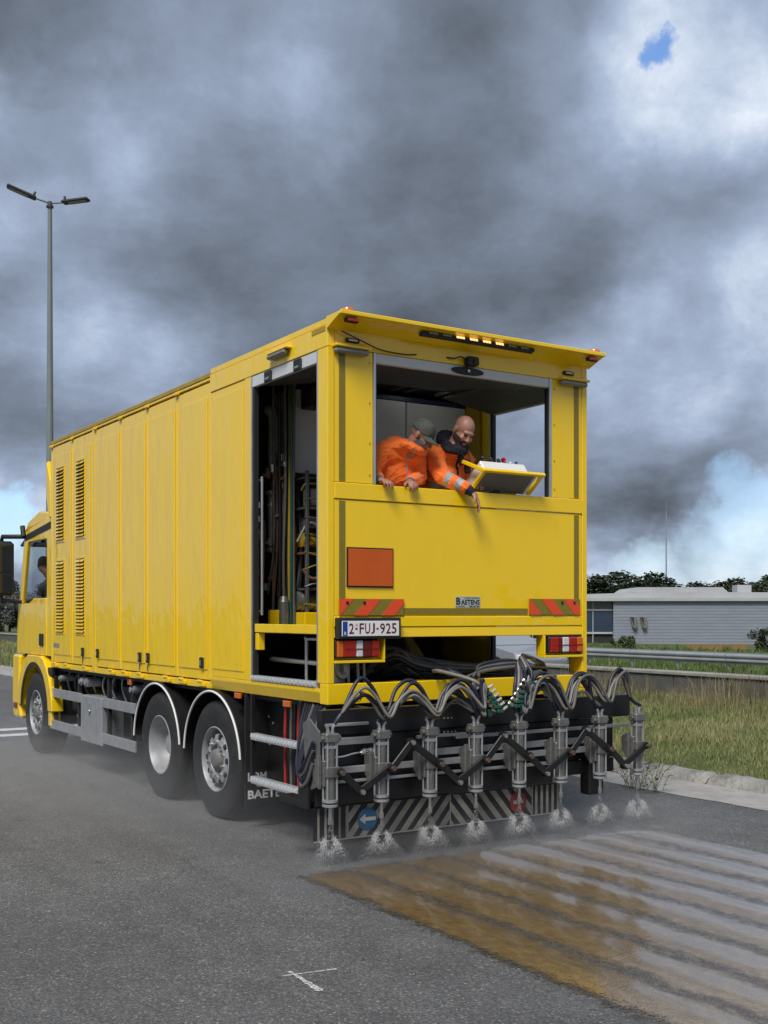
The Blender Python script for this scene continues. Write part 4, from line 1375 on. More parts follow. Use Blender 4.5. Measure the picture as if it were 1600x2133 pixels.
pipe([(0.72, 1.38, 2.88), (0.74, 1.35, 2.93), (0.82, 1.35, 2.94), (1.1, 1.35, 2.94)], 0.010, 'olive_tape', 'hose', 8)
pipe([(0.72, 1.36, 2.20), (0.80, 1.34, 2.12), (0.95, 1.34, 2.14), (1.1, 1.36, 2.05)], 0.016, 'rust_brown', 'hose', 8)
mb = MB(); mb.box(0.80, 0.98, 1.36, 1.50, 2.75, 2.90); P(mb, 'junction_box', 'lamp_grey', bevel=0.006)
for o_ in set(COL.objects) - RACK0:
    o_.location.x -= 0.19
B('pump_base', Y, 0.52, 1.0, 1.30, 1.62, 1.70, 1.83)
B('bracket', Y, 0.27, 0.36, 1.46, 1.50, 1.72, 1.85)
g_ = random.Random(51)
for k in range(16):
    # small valves, couplings and gauges on the pipework
    x = 0.20 + 0.30 * g_.random(); yy = 1.50 + 0.12 * g_.random(); zz = 1.80 + 1.35 * g_.random()
    mb = MB(); r_ = g_.uniform(0.014, 0.028)
    mb.cyl((x, yy, zz), (x, yy, zz + r_ * 2.4), r_, r_, 10); mb.cyl((x, yy, zz + r_ * .8), (x - r_ * 2.2, yy - r_, zz + r_ * .8), r_ * .6, r_ * .6, 8)
    P(mb, 'coupling', g_.choice(('steel_rod', 'cast_steel', 'aluminium', 'rust_brown')), smooth=40)
for k in range(9):
    x0 = 0.22 + 0.05 * k; z0 = 1.75 + g_.uniform(0, .3); z1 = 2.4 + g_.uniform(0, 1.0)
    pipe([(x0, 1.60, z0), (x0 + g_.uniform(-.05, .05), 1.56, (z0 + z1) / 2), (x0 + g_.uniform(-.06, .06), 1.62, z1), (x0 + .1, 1.9, z1 + .06)], g_.choice((0.008, 0.011, 0.015)), g_.choice(('cast_steel', 'hose_black', 'hose_grey', 'rust_brown', 'alu_dull')), 'pipe', 7, 5)
for k in range(7):
    z0 = 1.90 + 0.15 * k
    pipe([(0.54, 1.34, z0), (0.64 + g_.uniform(0, .1), 1.32, z0 + g_.uniform(-.05, .05)), (0.82, 1.34, z0 + g_.uniform(-.08, .08)), (1.0, 1.36, z0)], g_.choice((0.008, 0.012)), g_.choice(('aluminium', 'hose_black', 'olive_tape', 'rust_brown', 'cast_steel')), 'hose', 7, 5)
mb = MB(); mb.cyl((0.42, 1.50, 1.72), (0.42, 1.50, 1.92), 0.05, 0.05, 14); mb.cyl((0.42, 1.50, 1.92), (0.42, 1.50, 1.97), 0.05, 0.03, 14); P(mb, 'pump_casting', 'cast_steel', smooth=40)
B('tank_end', 'dark_interior', 0.08, 0.22, 1.55, 2.04, 1.72, 2.5, bevel=0.03)
mb = MB(); mb.cyl((0.60, 1.04, 1.705), (0.60, 1.04, 2.05), 0.03, 0.03, 10); P(mb, 'pipe', 'cast_steel', smooth=40)
mb = MB(); mb.box(0.64, 0.78, 1.40, 1.60, 3.62, 3.80); mb.cyl((0.70, 1.39, 3.66), (0.70, 1.34, 3.60), 0.035, 0.04, 12); P(mb, 'blower', 'black_plastic', bevel=0.01)

# lower bay: white tubular guard, pipes and the coiled hoses
gd = pipe([(0.18, 0.10 + 0.55, 1.245), (0.18, 0.65, 1.60), (0.18, 0.63, 1.62), (0.18, 0.20, 1.62)], 0.014, 'aluminium', 'tube_guard', 8, 5)
pipe([(0.18, 0.36, 1.245), (0.18, 0.36, 1.60)], 0.014, 'aluminium', 'upright', 8, 5, gd)
pipe([(0.20, 1.30, 1.44), (0.20, 0.40, 1.43)], 0.02, 'aluminium', 'pipe')
mb = MB(); mb.cyl((0.30, 0.34, 1.25), (0.30, 0.34, 1.50), 0.045, 0.045, 14); mb.cyl((0.30, 0.34, 1.50), (0.30, 0.34, 1.52), 0.065, 0.065, 14); mb.cyl((0.30, 0.34, 1.40), (0.30, 0.34, 1.42), 0.065, 0.065, 14); mb.cyl((0.14, 0.42, 1.28), (0.28, 0.42, 1.28), 0.03, 0.03, 10)
P(mb, 'valve', 'alu_dull', smooth=40)
for xx in (0.30, 0.385, 0.44):
    pipe([(xx, 0.20, 1.245), (xx, 0.22, 1.64)], 0.011, 'alu_dull', 'pipe', 8, 3)
mb = MB(); mb.lathe([(0, 0.045), (0, 0.075), (0.03, 0.075), (0.03, 0.045)], (0.21, 0.18, 1.40), (0.3, -1, 0.1), 20); P(mb, 'flange', 'alu_dull', smooth=40)
B('gearbox', 'dark_interior', 1.18, 1.62, 1.30, 1.75, 1.245, 1.62, bevel=0.03)
for k in range(5):
    B('valve_stack', 'interior_grey', 0.85 + 0.1 * k, 0.91 + 0.1 * k, 1.2, 1.4, 1.30, 1.55, bevel=0.008)
mb = MB(); mb.prism([(1.50, 1.245), (1.60, 1.245), (1.55, 1.45), (1.40, 1.64), (1.34, 1.64)], 'y', 1.0, 1.04); P(mb, 'brace', 'yellow_trim', bevel=0.003)
g_ = random.Random(11)
for k in range(30):
    dz_ = g_.uniform(0, 0.15); dy_ = g_.uniform(-0.18, 0.18)
    x_s = 0.72 + g_.uniform(-.03, .08)
    pts = [(x_s + 0.1, 0.9 + dy_, 1.27 + dz_ * .3), (x_s, 0.62 + dy_, 1.33 + dz_), (x_s + .12, 0.50 + dy_, 1.40 + dz_ + g_.uniform(0, .03)), (1.05 + g_.uniform(-.05, .05), 0.40 + dy_ * .7, 1.33 + dz_ + g_.uniform(-.03, .03)),
           (1.38, 0.30 + dy_ * .5, 1.30 + dz_ * .8), (1.62, 0.22 + dy_ * .4, 1.32 + dz_ * .5), (1.85 + g_.uniform(-.1, .1), 0.25 + dy_ * .5, 1.29 + dz_ * .4)]
    pipe(pts, g_.choice((0.013, 0.016)), g_.choice(('hose_grey', 'hose_grey', 'hose_grey', 'hose_black')), 'hose', 7, 6)

# ---------------------------------------------------------------- front module with the hinged side panels
XI = 0.018
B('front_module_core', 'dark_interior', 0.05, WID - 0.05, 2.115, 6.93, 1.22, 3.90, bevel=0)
B('front_module_roof', Y, XI, WID - XI, 2.112, 6.99, 3.905, 3.93, bevel=0.004)
for x0, x1 in ((XI - .006, XI + 0.05), (WID - XI - 0.05, WID - XI + .006)):
    B('roof_edge', 'yellow_trim', x0, x1, 2.112, 6.99, 3.931, 3.972, bevel=0.004)
    B('lower_rail', Y, x0 + (0.006 if x0 < 1 else 0), x1 - (0 if x0 < 1 else .006), 2.112, 6.99, 1.150, 1.212, bevel=0.004)
B('front_wall', Y, XI, WID - XI, 6.935, 6.99, 1.22, 3.90)
edges = [2.135, 2.895, 3.672, 4.455, 5.285, 5.40, 6.125, 6.945]
for side in (0, 1):
    def XX(a, b):
        return (a, b) if side == 0 else (WID - b, WID - a)
    # rear fixed panel beside the doorway
    x0, x1 = XX(0.008, 0.046)
    fp = B('side_panel', Y, x0, x1, 1.402, 2.105, 1.264, 3.782, bevel=0.005)
    x0, x1 = XX(0.001, 0.0078)
    B('panel_tray', Y, x0, x1, 1.43, 2.06, 1.33, 3.72, fp, bevel=0.005)
    # posts
    for (a, b) in ((5.288, 5.397), (2.112, 2.132), (6.948, 6.99)):
        x0, x1 = XX(XI - 0.004, 0.049)
        B('side_post', Y, x0, x1, a, b, 1.16, 3.904, bevel=0.004)
    for i in range(len(edges) - 1):
        a, b = edges[i], edges[i + 1]
        if abs(a - 5.285) < 1e-6: continue
        x0, x1 = XX(XI, 0.049)
        sp = B('side_panel', Y, x0, x1, a + 0.006, b - 0.006, 1.225, 3.885, bevel=0.006)
        x0, x1 = XX(XI - 0.009, XI - 0.0008)
        B('panel_tray', Y, x0, x1, a + 0.055, b - 0.05, 1.315, 3.76, sp, bevel=0.006)
        # hinges on the lower rail, stays on top
        if side == 0:
            for q in (0.22, 0.80) if i in (0, 2, 6) else (0.30,):
                yy = a + (b - a) * q
                mb = MB(); mb.box(XI - 0.034, XI - 0.001, yy - 0.085, yy + 0.085, 1.165, 1.200); mb.cyl((XI - .03, yy - .05, 1.21), (XI - .03, yy + .05, 1.21), 0.014, 0.014, 8); P(mb, 'hinge', Y, sp, bevel=0.004)
            mb = MB(); mb.box(XI - 0.03, XI - 0.001, b - 0.05, b + 0.03, 3.886, 3.915); P(mb, 'catch', Y, sp, bevel=0.004)
            for k, f in {0: ((0.17, 0),), 2: ((0.22, 0),), 1: ((0.94, 1),), 3: ((0.86, 0),), 5: ((0.40, 1),)}.get(i, ()) if False else ():
                pass
latch_spots = [(2.29, 0), (3.625, 1), (3.853, 1), (5.171, 0), (5.698, 1)]
for yy, lead in latch_spots:
    par = TR
    mb = MB(); mb.box(XI - 0.030, XI - 0.0095, yy - 0.034, yy + 0.034, 1.325, 1.425); lt = P(mb, 'latch', 'black_plastic', par, bevel=0.006)
    mb = MB(); mb.box(XI - 0.036, XI - 0.0305, yy - 0.012, yy + 0.012, 1.35, 1.40); P(mb, 'grip', 'lamp_grey', lt, bevel=0.002)
    if lead:
        mb = MB(); mb.tube(spline([(XI - .014, yy, 1.325), (XI - .018, yy + .01, 1.28), (XI - .02, yy, 1.24)], 4), 0.005, 5); P(mb, 'cord', 'hose_black', lt)
# louvres: pressed slats over a dark sheet standing in for shade in the slots
sl = MB()
sl.add([(-0.0, -0.165, 0.0), (-0.0, 0.165, 0.0), (-0.020, 0.165, -0.026), (-0.020, -0.165, -0.026), (-0.0, -0.165, -0.006), (-0.0, 0.165, -0.006), (-0.020, 0.165, -0.031), (-0.020, -0.165, -0.031)],
       [(0, 1, 2, 3), (4, 7, 6, 5), (3, 2, 6, 7), (0, 3, 7, 4), (1, 5, 6, 2), (0, 4, 5, 1)])
lsrc = None
for yc, zr in ((5.80, ((2.72, 3.60), (1.60, 2.46))), (6.585, ((2.72, 3.60), (1.60, 2.46)))):
    for z0, z1 in zr:
        lv_ = B('louvre', 'dark_interior', XI - 0.0125, XI - 0.0092, yc - 0.15, yc + 0.15, z0, z1, bevel=0)
        mb = MB()
        for (ya, yb, za, zb) in ((yc - .18, yc + .18, z1, z1 + .03), (yc - .18, yc + .18, z0 - .035, z0 - .002), (yc - .18, yc - .150, z0 - .001, z1 - .001), (yc + .150, yc + .18, z0 - .001, z1 - .001)):
            mb.box(XI - 0.016, XI - 0.0093, ya, yb, za, zb)
        P(mb, 'louvre_frame', Y, lv_, bevel=0.003)
        nsl = 21
        for k in range(nsl):
            zc = z0 + (z1 - z0) * (k + 0.75) / nsl
            if lsrc is None:
                lsrc = sl.build('slat', Y, lv_)
                lsrc.location = (XI - 0.0127, yc, zc); lsrc.scale = (1, 0.90, 1)
            else:
                inst(lsrc, 'slat', lv_, (XI - 0.0127, yc, zc), (0, 0, 0), (1, 0.90, 1))
B('type_plate', 'aluminium', XI - 0.0115, XI - 0.0092, 6.62, 6.86, 1.40, 1.455, bevel=0.001)

# ---------------------------------------------------------------- chassis
for x0 in (0.85, 1.62):
    B('chassis_rail', 'chassis_black', x0, x0 + 0.08, 0.3, 8.6, 0.80, 1.10)
for yy in (0.5, 1.4, 2.75, 4.3, 5.3, 6.4):
    B('cross_member', 'chassis_black', 0.25, WID - 0.25, yy, yy + 0.09, 0.98, 1.13)
B('subframe', 'chassis_black', 0.10, WID - 0.10, 0.13, 6.9, 1.105, 1.146, bevel=0)
for yy in (2.08, 3.40, 7.74):
    mb = MB(); mb.cyl((0.45, yy, 0.525), (WID - 0.45, yy, 0.525), 0.09, 0.09, 14); mb.cyl((1.0, yy, 0.525), (1.55, yy, 0.525), 0.2, 0.2, 18); P(mb, 'axle', 'chassis_black', smooth=40)
    B('spring', 'chassis_black', 0.72, 0.82, yy - 0.6, yy + 0.6, 0.62, 0.70)
mb = MB(); mb.cyl((1.9, 4.6, 0.72), (1.9, 6.2, 0.72), 0.33, 0.33, 24); P(mb, 'fuel_tank', 'alu_dull', smooth=40)
B('battery_box', 'chassis_black', 0.22, 0.70, 4.2, 4.95, 0.45, 1.02, bevel=0.01)
mb = MB(); mb.cyl((0.42, 6.1, 0.66), (0.42, 6.9, 0.66), 0.17, 0.17, 20); mb.cyl((0.42, 6.9, 0.66), (0.42, 6.95, 0.66), 0.17, 0.10, 20); P(mb, 'air_tank', 'chassis_black', smooth=40)
mb = MB(); mb.cyl((0.5, 5.2, 0.7), (0.5, 5.9, 0.7), 0.2, 0.2, 20); P(mb, 'silencer', 'cast_steel', smooth=40)
for k in range(9):
    yy = 4.15 + k * 0.33
    g_ = random.Random(k + 30)
    pipe([(0.16 + g_.uniform(0, .1), yy, 1.14), (0.17, yy + .02, 0.98), (0.22 + g_.uniform(0, .1), yy + g_.uniform(-.1, .1), 0.72), (0.3, yy, 0.5)], g_.choice((0.012, 0.018, 0.026)), g_.choice(('hose_grey', 'alu_dull', 'hose_black')), 'hose', 8, 5)
for yy, r in ((5.75, 0.055), (5.95, 0.045), (4.25, 0.05), (6.75, 0.04)):
    mb = MB(); mb.cyl((0.06, yy, 1.02), (0.22, yy, 1.02), r, r, 14); mb.cyl((0.04, yy, 1.02), (0.06, yy, 1.02), r * .6, r * .6, 12); P(mb, 'valve', 'alu_dull', smooth=40)
B('side_marker', 'lens_orange', 0.03, 0.05, 4.20, 4.30, 1.07, 1.13)

# side guards and the steel tool box
for (ya, yb) in ((5.86, 7.10), (4.07, 5.085)):
    sg_ = None
    for (za, zb) in ((0.775, 0.885), (0.375, 0.490)):
        B('guard_rail_board', 'alu_dull', 0.03, 0.055, ya, yb, za, zb, bevel=0.004)
    for yy in (ya + 0.15, yb - 0.12):
        B('guard_bracket', 'chassis_black', 0.056, 0.10, yy, yy + 0.05, 0.38, 1.10)
tb = B('tool_box', 'alu_dull', 0.022, 0.50, 5.09, 5.835, 0.34, 0.875, bevel=0.008)
mb = MB(); mb.box(0.012, 0.0215, 5.46, 5.56, 0.70, 0.80); mb.cyl((0.004, 5.51, 0.70), (0.016, 5.51, 0.70), 0.028, 0.028, 12); P(mb, 'lock', 'aluminium', tb, bevel=0.003)

# ---------------------------------------------------------------- wheels
def tyre_mb(c):
    mb = MB()
    pr = [(-.13, .285), (-.150, .30), (-.158, .36), (-.162, .42), (-.155, .475), (-.138, .508), (-.118, .520), (-.10, .525), (-.062, .527), (-.058, .512), (-.046, .512), (-.042, .527), (-.008, .528), (-.005, .513), (.005, .513), (.008, .528), (.042, .527), (.046, .512), (.058, .512), (.062, .527), (.10, .525), (.118, .520), (.138, .508), (.155, .475), (.162, .42), (.158, .36), (.150, .30), (.13, .285)]
    mb.lathe(pr, c, (1, 0, 0), 56)
    return mb


def make_wheel(x, yy, kind, side):
    """kind: 'hub' convex rim with dark discs for holes, 'dish' deep set rim of the driven pair; side 0 left, 1 right"""
    sg = 1 if side == 0 else -1
    c = Vector((x, yy, 0.525))
    mb = tyre_mb(c)
    mb2 = MB()
    if kind == 'dish': mb.lathe([(q[0], q[1]) for q in [(-.13, .285), (-.158, .36), (-.155, .475), (-.118, .52), (.118, .52), (.155, .475), (.158, .36), (.13, .285)]], c + Vector((sg * 0.34, 0, 0)), (1, 0, 0), 40)
    wh_ = P(mb, 'wheel', 'rubber', TR, smooth=35)
    out = Vector((-sg, 0, 0))
    if kind == 'hub':
        pr = [(.12, .292), (.148, .292), (.152, .283), (.140, .275), (.09, .268), (.04, .262), (.035, .245), (.09, .232), (.125, .215), (.135, .18), (.130, .135), (.115, .125), (.05, .12), (0.0, .12), (0.0, .292)]
        mb2.lathe(pr, c, out, 48)
        rim = P(mb2, 'rim', 'rim_silver', wh_, smooth=32)
        mb = MB(); mb.lathe([(0, 0), (0.16, 0), (0.165, .06), (0.15, .085), (0.10, .105), (.05, .115), (0, .115)], c, out, 28, closed=False); P(mb, 'hub', 'grey_panel', wh_, smooth=40)
        for k in range(10):
            a = 2 * PI * k / 10
            q = c + out * 0.1 + Vector((0, math.cos(a) * .205, math.sin(a) * .205))
            mb = MB(); mb.cyl(q, q + out * 0.034, 0.026, 0.026, 12); P(mb, 'hole_disc', 'black_plastic', wh_, smooth=40)  # black disc on the solid rim, standing in for a shaded opening
            a += PI / 10
            q = c + out * 0.115 + Vector((0, math.cos(a) * .155, math.sin(a) * .155))
            mb = MB(); mb.cyl(q, q + out * 0.045, 0.016, 0.014, 6); P(mb, 'wheel_nut', 'steel_rod', wh_)
    else:
        pr = [(.12, .292), (.148, .292), (.152, .283), (.140, .274), (.06, .262), (-.02, .248), (-.05, .225), (-.055, .13), (-.02, .12), (.02, .115), (.05, .09), (.06, .0), (-.10, 0.0), (-.10, .292)]
        mb2.lathe(pr, c, out, 48, closed=False)
        P(mb2, 'rim', 'rim_silver', wh_, smooth=32)
        for k in range(10):
            a = 2 * PI * k / 10
            q = c + out * -0.055 + Vector((0, math.cos(a) * .165, math.sin(a) * .165))
            mb = MB(); mb.cyl(q, q + out * 0.03, 0.014, 0.014, 6); P(mb, 'wheel_nut', 'cast_steel', wh_)
    return wh_


for side, x in ((0, 0.185), (1, WID - 0.185)):
    make_wheel(x, 2.08, 'hub', side)
    make_wheel(x, 3.40, 'dish', side)
    make_wheel(x, 7.74, 'hub', side)

# mudguards: black half rounds with a bright edge
for side in (0, 1):
    for yc in (2.08, 3.40):
        mb = MB(); v = []; f = []
        xa, xb = (0.0, 0.50) if side == 0 else (WID - 0.50, WID)
        N = 30
        a0, a1 = R(6), R(176)
        for i in range(N + 1):
            a = a0 + (a1 - a0) * i / N
            for r_ in (0.615, 0.632):
                for xx in (xa, xb):
                    v.append((xx, yc - math.cos(a) * r_, 0.525 + math.sin(a) * r_))
        for i in range(N):
            o_ = i * 4; q = o_ + 4
            f += [(o_, o_ + 1, q + 1, q), (o_ + 2, q + 2, q + 3, o_ + 3), (o_, q, q + 2, o_ + 2), (o_ + 1, o_ + 3, q + 3, q + 1)]
        f += [(0, 2, 3, 1), (4 * N, 4 * N + 1, 4 * N + 3, 4 * N + 2)]
        # outer lip
        mb.add(v, f)
        mg = P(mb, 'mudguard', 'black_paint', smooth=40)
        ex = -0.004 if side == 0 else WID + 0.004
        mb = MB(); mb.tube([(ex, yc - math.cos(a0 + (a1 - a0) * i / N) * 0.606, 0.525 + math.sin(a0 + (a1 - a0) * i / N) * 0.606) for i in range(N + 1)], 0.0105, 8)
        P(mb, 'bright_edge', 'white_plastic', mg, smooth=60)
# mud flap with the coachbuilder's name, behind the rear wheel
for side in (0, 1):
    xa = 0.02 if side == 0 else WID - 0.60
    fl = B('mud_flap', 'black_plastic', xa, xa + 0.58, 1.43, 1.445, 0.20, 1.14, bevel=0.003)
    if side == 0:
        text_mesh('lettering', 'BAETENS', 'white_ink', fl, 0.45, 0.075, (0.045, 1.428, 0.255), (1, 0, 0), (0, 0, 1), bold=0.03)
        text_mesh('lettering', 'CARROSSERIE', 'white_ink', fl, 0.30, 0.030, (0.125, 1.428, 0.355), (1, 0, 0), (0, 0, 1), bold=0.02)
        text_mesh('lettering', 'LOMME', 'white_ink', fl, 0.29, 0.075, (0.045, 1.428, 0.405), (1, 0, 0), (0, 0, 1), bold=0.03)
# cabinet and hoses behind the ladder
B('rear_locker', 'black_paint', 0.22, 0.26, 0.42, 1.42, 0.42, 1.14)
B('rear_underframe', 'chassis_black', 0.10, WID - 0.10, 0.25, 0.40, 0.55, 1.145, bevel=0)
for yy, mname in ((0.62, 'red_hose'), (0.72, 'hose_black'), (0.88, 'red_hose'), (0.78, 'hose_grey'), (0.66, 'red_hose')):
    pipe([(0.12, yy, 1.13), (0.12, yy + .02, 0.8), (0.12, yy + .01, 0.45)], 0.014, mname, 'hose', 8, 4)
for (yy, zz) in ((1.38, 0.95), (1.30, 0.9), (1.36, 0.72), (0.95, 0.9), (0.6, 0.95)):
    mb = MB(); mb.cyl((0.219, yy, zz), (0.212, yy, zz), 0.012, 0.012, 8); P(mb, 'bolt', 'alu_dull')

# ---------------------------------------------------------------- cab
CX0, CX1 = 0.05, WID - 0.05
for side in (0, 1):
    xa, xb = (CX0, CX0 + 0.05) if side == 0 else (CX1 - 0.05, CX1)
    mb = MB()
    mb.prism([(7.10, 1.28), (7.10, 3.02), (7.30, 3.05), (7.30, 1.28)], 'x', xa, xb)
    mb.prism([(7.303, 2.78), (8.20, 2.78), (8.26, 2.93), (7.303, 3.05)], 'x', xa, xb)
    mb.prism([(8.203, 2.777), (8.263, 2.93), (8.34, 2.90), (8.62, 1.96), (8.46, 1.96)], 'x', xa, xb)
    P(mb, 'cab_pillar', Y, bevel=0.006)
    mb = MB(); mb.prism([(7.303, 1.28), (7.303, 2.02), (7.9, 2.02), (8.15, 1.955), (8.63, 1.955), (8.70, 1.62), (8.70, 1.28)], 'x', xa - .006 if side == 0 else xa + .006, xb - .006 if side == 0 else xb + .006)
    dr = P(mb, 'cab_door', Y, bevel=0.010)
    xo = xa - 0.006 if side == 0 else xb + 0.006
    mb = MB(); mb.prism([(7.306, 2.024), (7.306, 2.775), (8.198, 2.775), (8.455, 1.962), (8.16, 1.962), (7.9, 2.024)], 'x', xa + 0.02, xa + 0.025); P(mb, 'door_glass', 'cab_glass', dr)
    mb = MB(); mb.box(xo - 0.02, xo + 0.02, 7.42, 7.58, 1.40, 1.56); P(mb, 'door_handle', 'black_plastic', dr, bevel=0.01)
    mb = MB(); mb.prism([(7.12, 2.90), (8.30, 2.80), (8.33, 2.87), (7.12, 2.985)], 'x', xa - 0.008 if side == 0 else xb + .001, xa - .001 if side == 0 else xb + .008); P(mb, 'drip_rail', 'black_plastic')
    # wheel arch and steps
    mb = MB(); v = []; f = []
    N = 16
    for i in range(N + 1):
        a = R(2) + R(176) * i / N
        for r_ in (0.60, 0.80):
            for xx in ((CX0 - 0.045, CX0 + 0.11) if side == 0 else (CX1 - 0.11, CX1 + 0.045)):
                zz = 0.56 + math.sin(a) * r_
                v.append((xx, 7.74 - math.cos(a) * r_, min(zz, 1.275)))
    for i in range(N):
        o_ = i * 4; q = o_ + 4
        f += [(o_, o_ + 1, q + 1, q), (o_ + 2, q + 2, q + 3, o_ + 3), (o_, q, q + 2, o_ + 2), (o_ + 1, o_ + 3, q + 3, q + 1)]
    f += [(0, 2, 3, 1), (4 * N, 4 * N + 1, 4 * N + 3, 4 * N + 2)]
    mb.add(v, f); P(mb, 'wheel_arch', Y, bevel=0.012)
    xq = CX0 - 0.05 if side == 0 else CX1 + 0.042
    mb = MB(); v = []; f = []
    for i in range(N + 1):
        a = R(2) + R(176) * i / N
        for r_ in (0.575, 0.63):
            v.append((xq, 7.74 - math.cos(a) * r_, 0.56 + math.sin(a) * r_)); v.append((xq + 0.008, 7.74 - math.cos(a) * r_, 0.56 + math.sin(a) * r_))
    for i in range(N):
        o_ = i * 4; q = o_ + 4
        f += [(o_, o_ + 1, q + 1, q), (o_ + 2, q + 2, q + 3, o_ + 3), (o_, q, q + 2, o_ + 2), (o_ + 1, o_ + 3, q + 3, q + 1)]
    mb.add(v, f); P(mb, 'arch_trim', 'black_plastic')
    x0, x1 = (CX0 - 0.03, CX0 + 0.40) if side == 0 else (CX1 - .40, CX1 + .03)
    mb = MB(); xs0, xs1 = (x0, x0 + 0.13) if side == 0 else (x1 - 0.13, x1)
    mb.prism([(7.02, 0.40), (7.02, 1.02), (7.11, 1.02), (7.14, 0.56), (7.14, 0.40)], 'x', xs0, xs1); P(mb, 'splash_guard', Y, bevel=0.012)
    mb = MB(); mb.box(x0 - .004, x1, 6.98, 7.15, 1.035, 1.14); P(mb, 'guard_band', 'black_plastic', bevel=0.01)
    mb = MB(); mb.prism([(8.42, 0.40), (8.80, 0.40), (8.86, 0.62), (8.84, 1.26), (8.50, 1.26), (8.52, 0.60)], 'x', x0, x1); P(mb, 'front_corner', Y, bevel=0.03)
    mb = MB(); mb.box(x0 - .012, x0 + .02, 8.60, 8.76, 0.52, 0.60); P(mb, 'reflector', 'lens_red_deep', bevel=0.006)
    # mirror on its arms
    mx0, mx1 = (-0.36, -0.055) if side == 0 else (WID + 0.055, WID + 0.36)
    mb = MB(); mb.box(mx0, mx1, 8.44, 8.60, 2.06, 2.80); mr = P(mb, 'mirror', 'black_plastic', bevel=0.04)
    mb = MB(); mb.box(mx0 + .03, mx1 - .03, 8.4365, 8.4395, 2.38, 2.76); P(mb, 'mirror_glass', 'car_glass', mr)
    mb = MB(); mb.box(mx0 + .03, mx1 - .03, 8.4365, 8.4395, 2.10, 2.35); P(mb, 'mirror_glass', 'car_glass', mr)
    mb = MB(); mb.box(mx0 + .01, mx1 - .02, 8.602, 8.64, 2.14, 2.76); P(mb, 'mirror_cap', Y, mr, bevel=0.02)
    e = (mx1 + mx0) / 2; xin = CX0 if side == 0 else CX1
    mb = MB(); mb.tube([(e, 8.53, 2.80), (e, 8.50, 2.86), (xin, 8.33, 2.86)], 0.032, 8); mb.tube([(e, 8.53, 2.06), (e, 8.52, 2.00), (xin, 8.50, 1.98)], 0.026, 8); P(mb, 'mirror_arm', 'black_plastic', mr, smooth=50)
for xx in (CX0 + 0.112, CX1 - 0.41):
    mb = MB(); mb.box(xx, xx + 0.298, 7.02, 7.09, 0.42, 1.14); P(mb, 'wheel_liner', 'black_plastic', bevel=0.01)
B('cab_rear_wall', Y, CX0 + 0.051, CX1 - 0.051, 7.10, 7.14, 1.0, 3.0)
mb = MB(); mb.prism([(7.10, 3.051), (7.10, 3.10), (7.7, 3.16), (8.2, 3.06), (8.36, 2.94), (8.34, 2.905), (8.262, 2.94)], 'x', CX0 + 0.01, CX1 - 0.01); P(mb, 'cab_roof', Y, bevel=0.02)
mb = MB(); mb.prism([(8.36, 2.80), (8.62, 2.74), (8.64, 2.76), (8.36, 2.86)], 'x', CX0 + 0.02, CX1 - 0.02); P(mb, 'sun_visor', 'black_plastic', bevel=0.006)
mb = MB(); mb.prism([(8.36, 2.88), (8.372, 2.88), (8.672, 1.96), (8.655, 1.96)], 'x', CX0 + 0.052, CX1 - 0.052); P(mb, 'windscreen', 'cab_glass')
mb = MB(); mb.prism([(8.66, 1.955), (8.76, 1.9), (8.84, 1.25), (8.86, 0.42), (8.70, 0.42), (8.62, 1.955)], 'x', CX0 + 0.42, CX1 - 0.42); P(mb, 'grille', Y, bevel=0.02)
mb = MB(); mb.prism([(8.64, 1.95), (8.72, 1.62), (8.82, 1.27), (8.60, 1.27), (8.60, 1.95)], 'x', CX0 + 0.02, CX1 - 0.02); P(mb, 'cab_front', Y, bevel=0.03)
B('cab_floor', 'dark_interior', CX0 + 0.055, CX1 - 0.055, 7.15, 8.55, 1.20, 1.27, bevel=0)
B('dashboard', 'dark_interior', CX0 + 0.07, CX1 - 0.07, 8.38, 8.57, 1.6, 1.92, bevel=0.03)
for xx in (0.20, 1.7):
    st = B('seat', 'navy_cloth', xx, xx + 0.5, 7.32, 7.80, 1.55, 1.70, bevel=0.04)
    mb = MB(); mb.prism([(7.22, 1.70), (7.36, 1.70), (7.30, 2.45), (7.18, 2.45)], 'x', xx, xx + 0.5); P(mb, 'seat_back', 'navy_cloth', st, bevel=0.04)
    mb = MB(); mb.box(xx + .1, xx + .4, 7.40, 7.7, 1.272, 1.548); P(mb, 'seat_base', 'dark_interior', st)
mb = MB(); mb.lathe([(0, .205), (.015, .22), (.03, .205), (.015, .19)], (0.42, 8.30, 1.98), (0, -0.55, 0.8), 28); mb.cyl((0.42, 8.31, 1.98), (0.42, 8.40, 1.85), 0.03, 0.03, 8); P(mb, 'steering_wheel', 'black_plastic', smooth=50)
mb = MB(); mb.prism([(7.03, 3.02), (7.12, 3.02), (7.24, 3.30), (7.24, 3.74), (7.19, 3.76), (7.06, 3.5)], 'x', 0.02, WID - 0.02); P(mb, 'air_deflector', Y, bevel=0.02)
mb = MB(); mb.tube([(0.02, 8.28, 2.86), (0.02, 8.33, 3.0)], 0.035, 8); P(mb, 'front_camera', 'black_plastic', smooth=50)

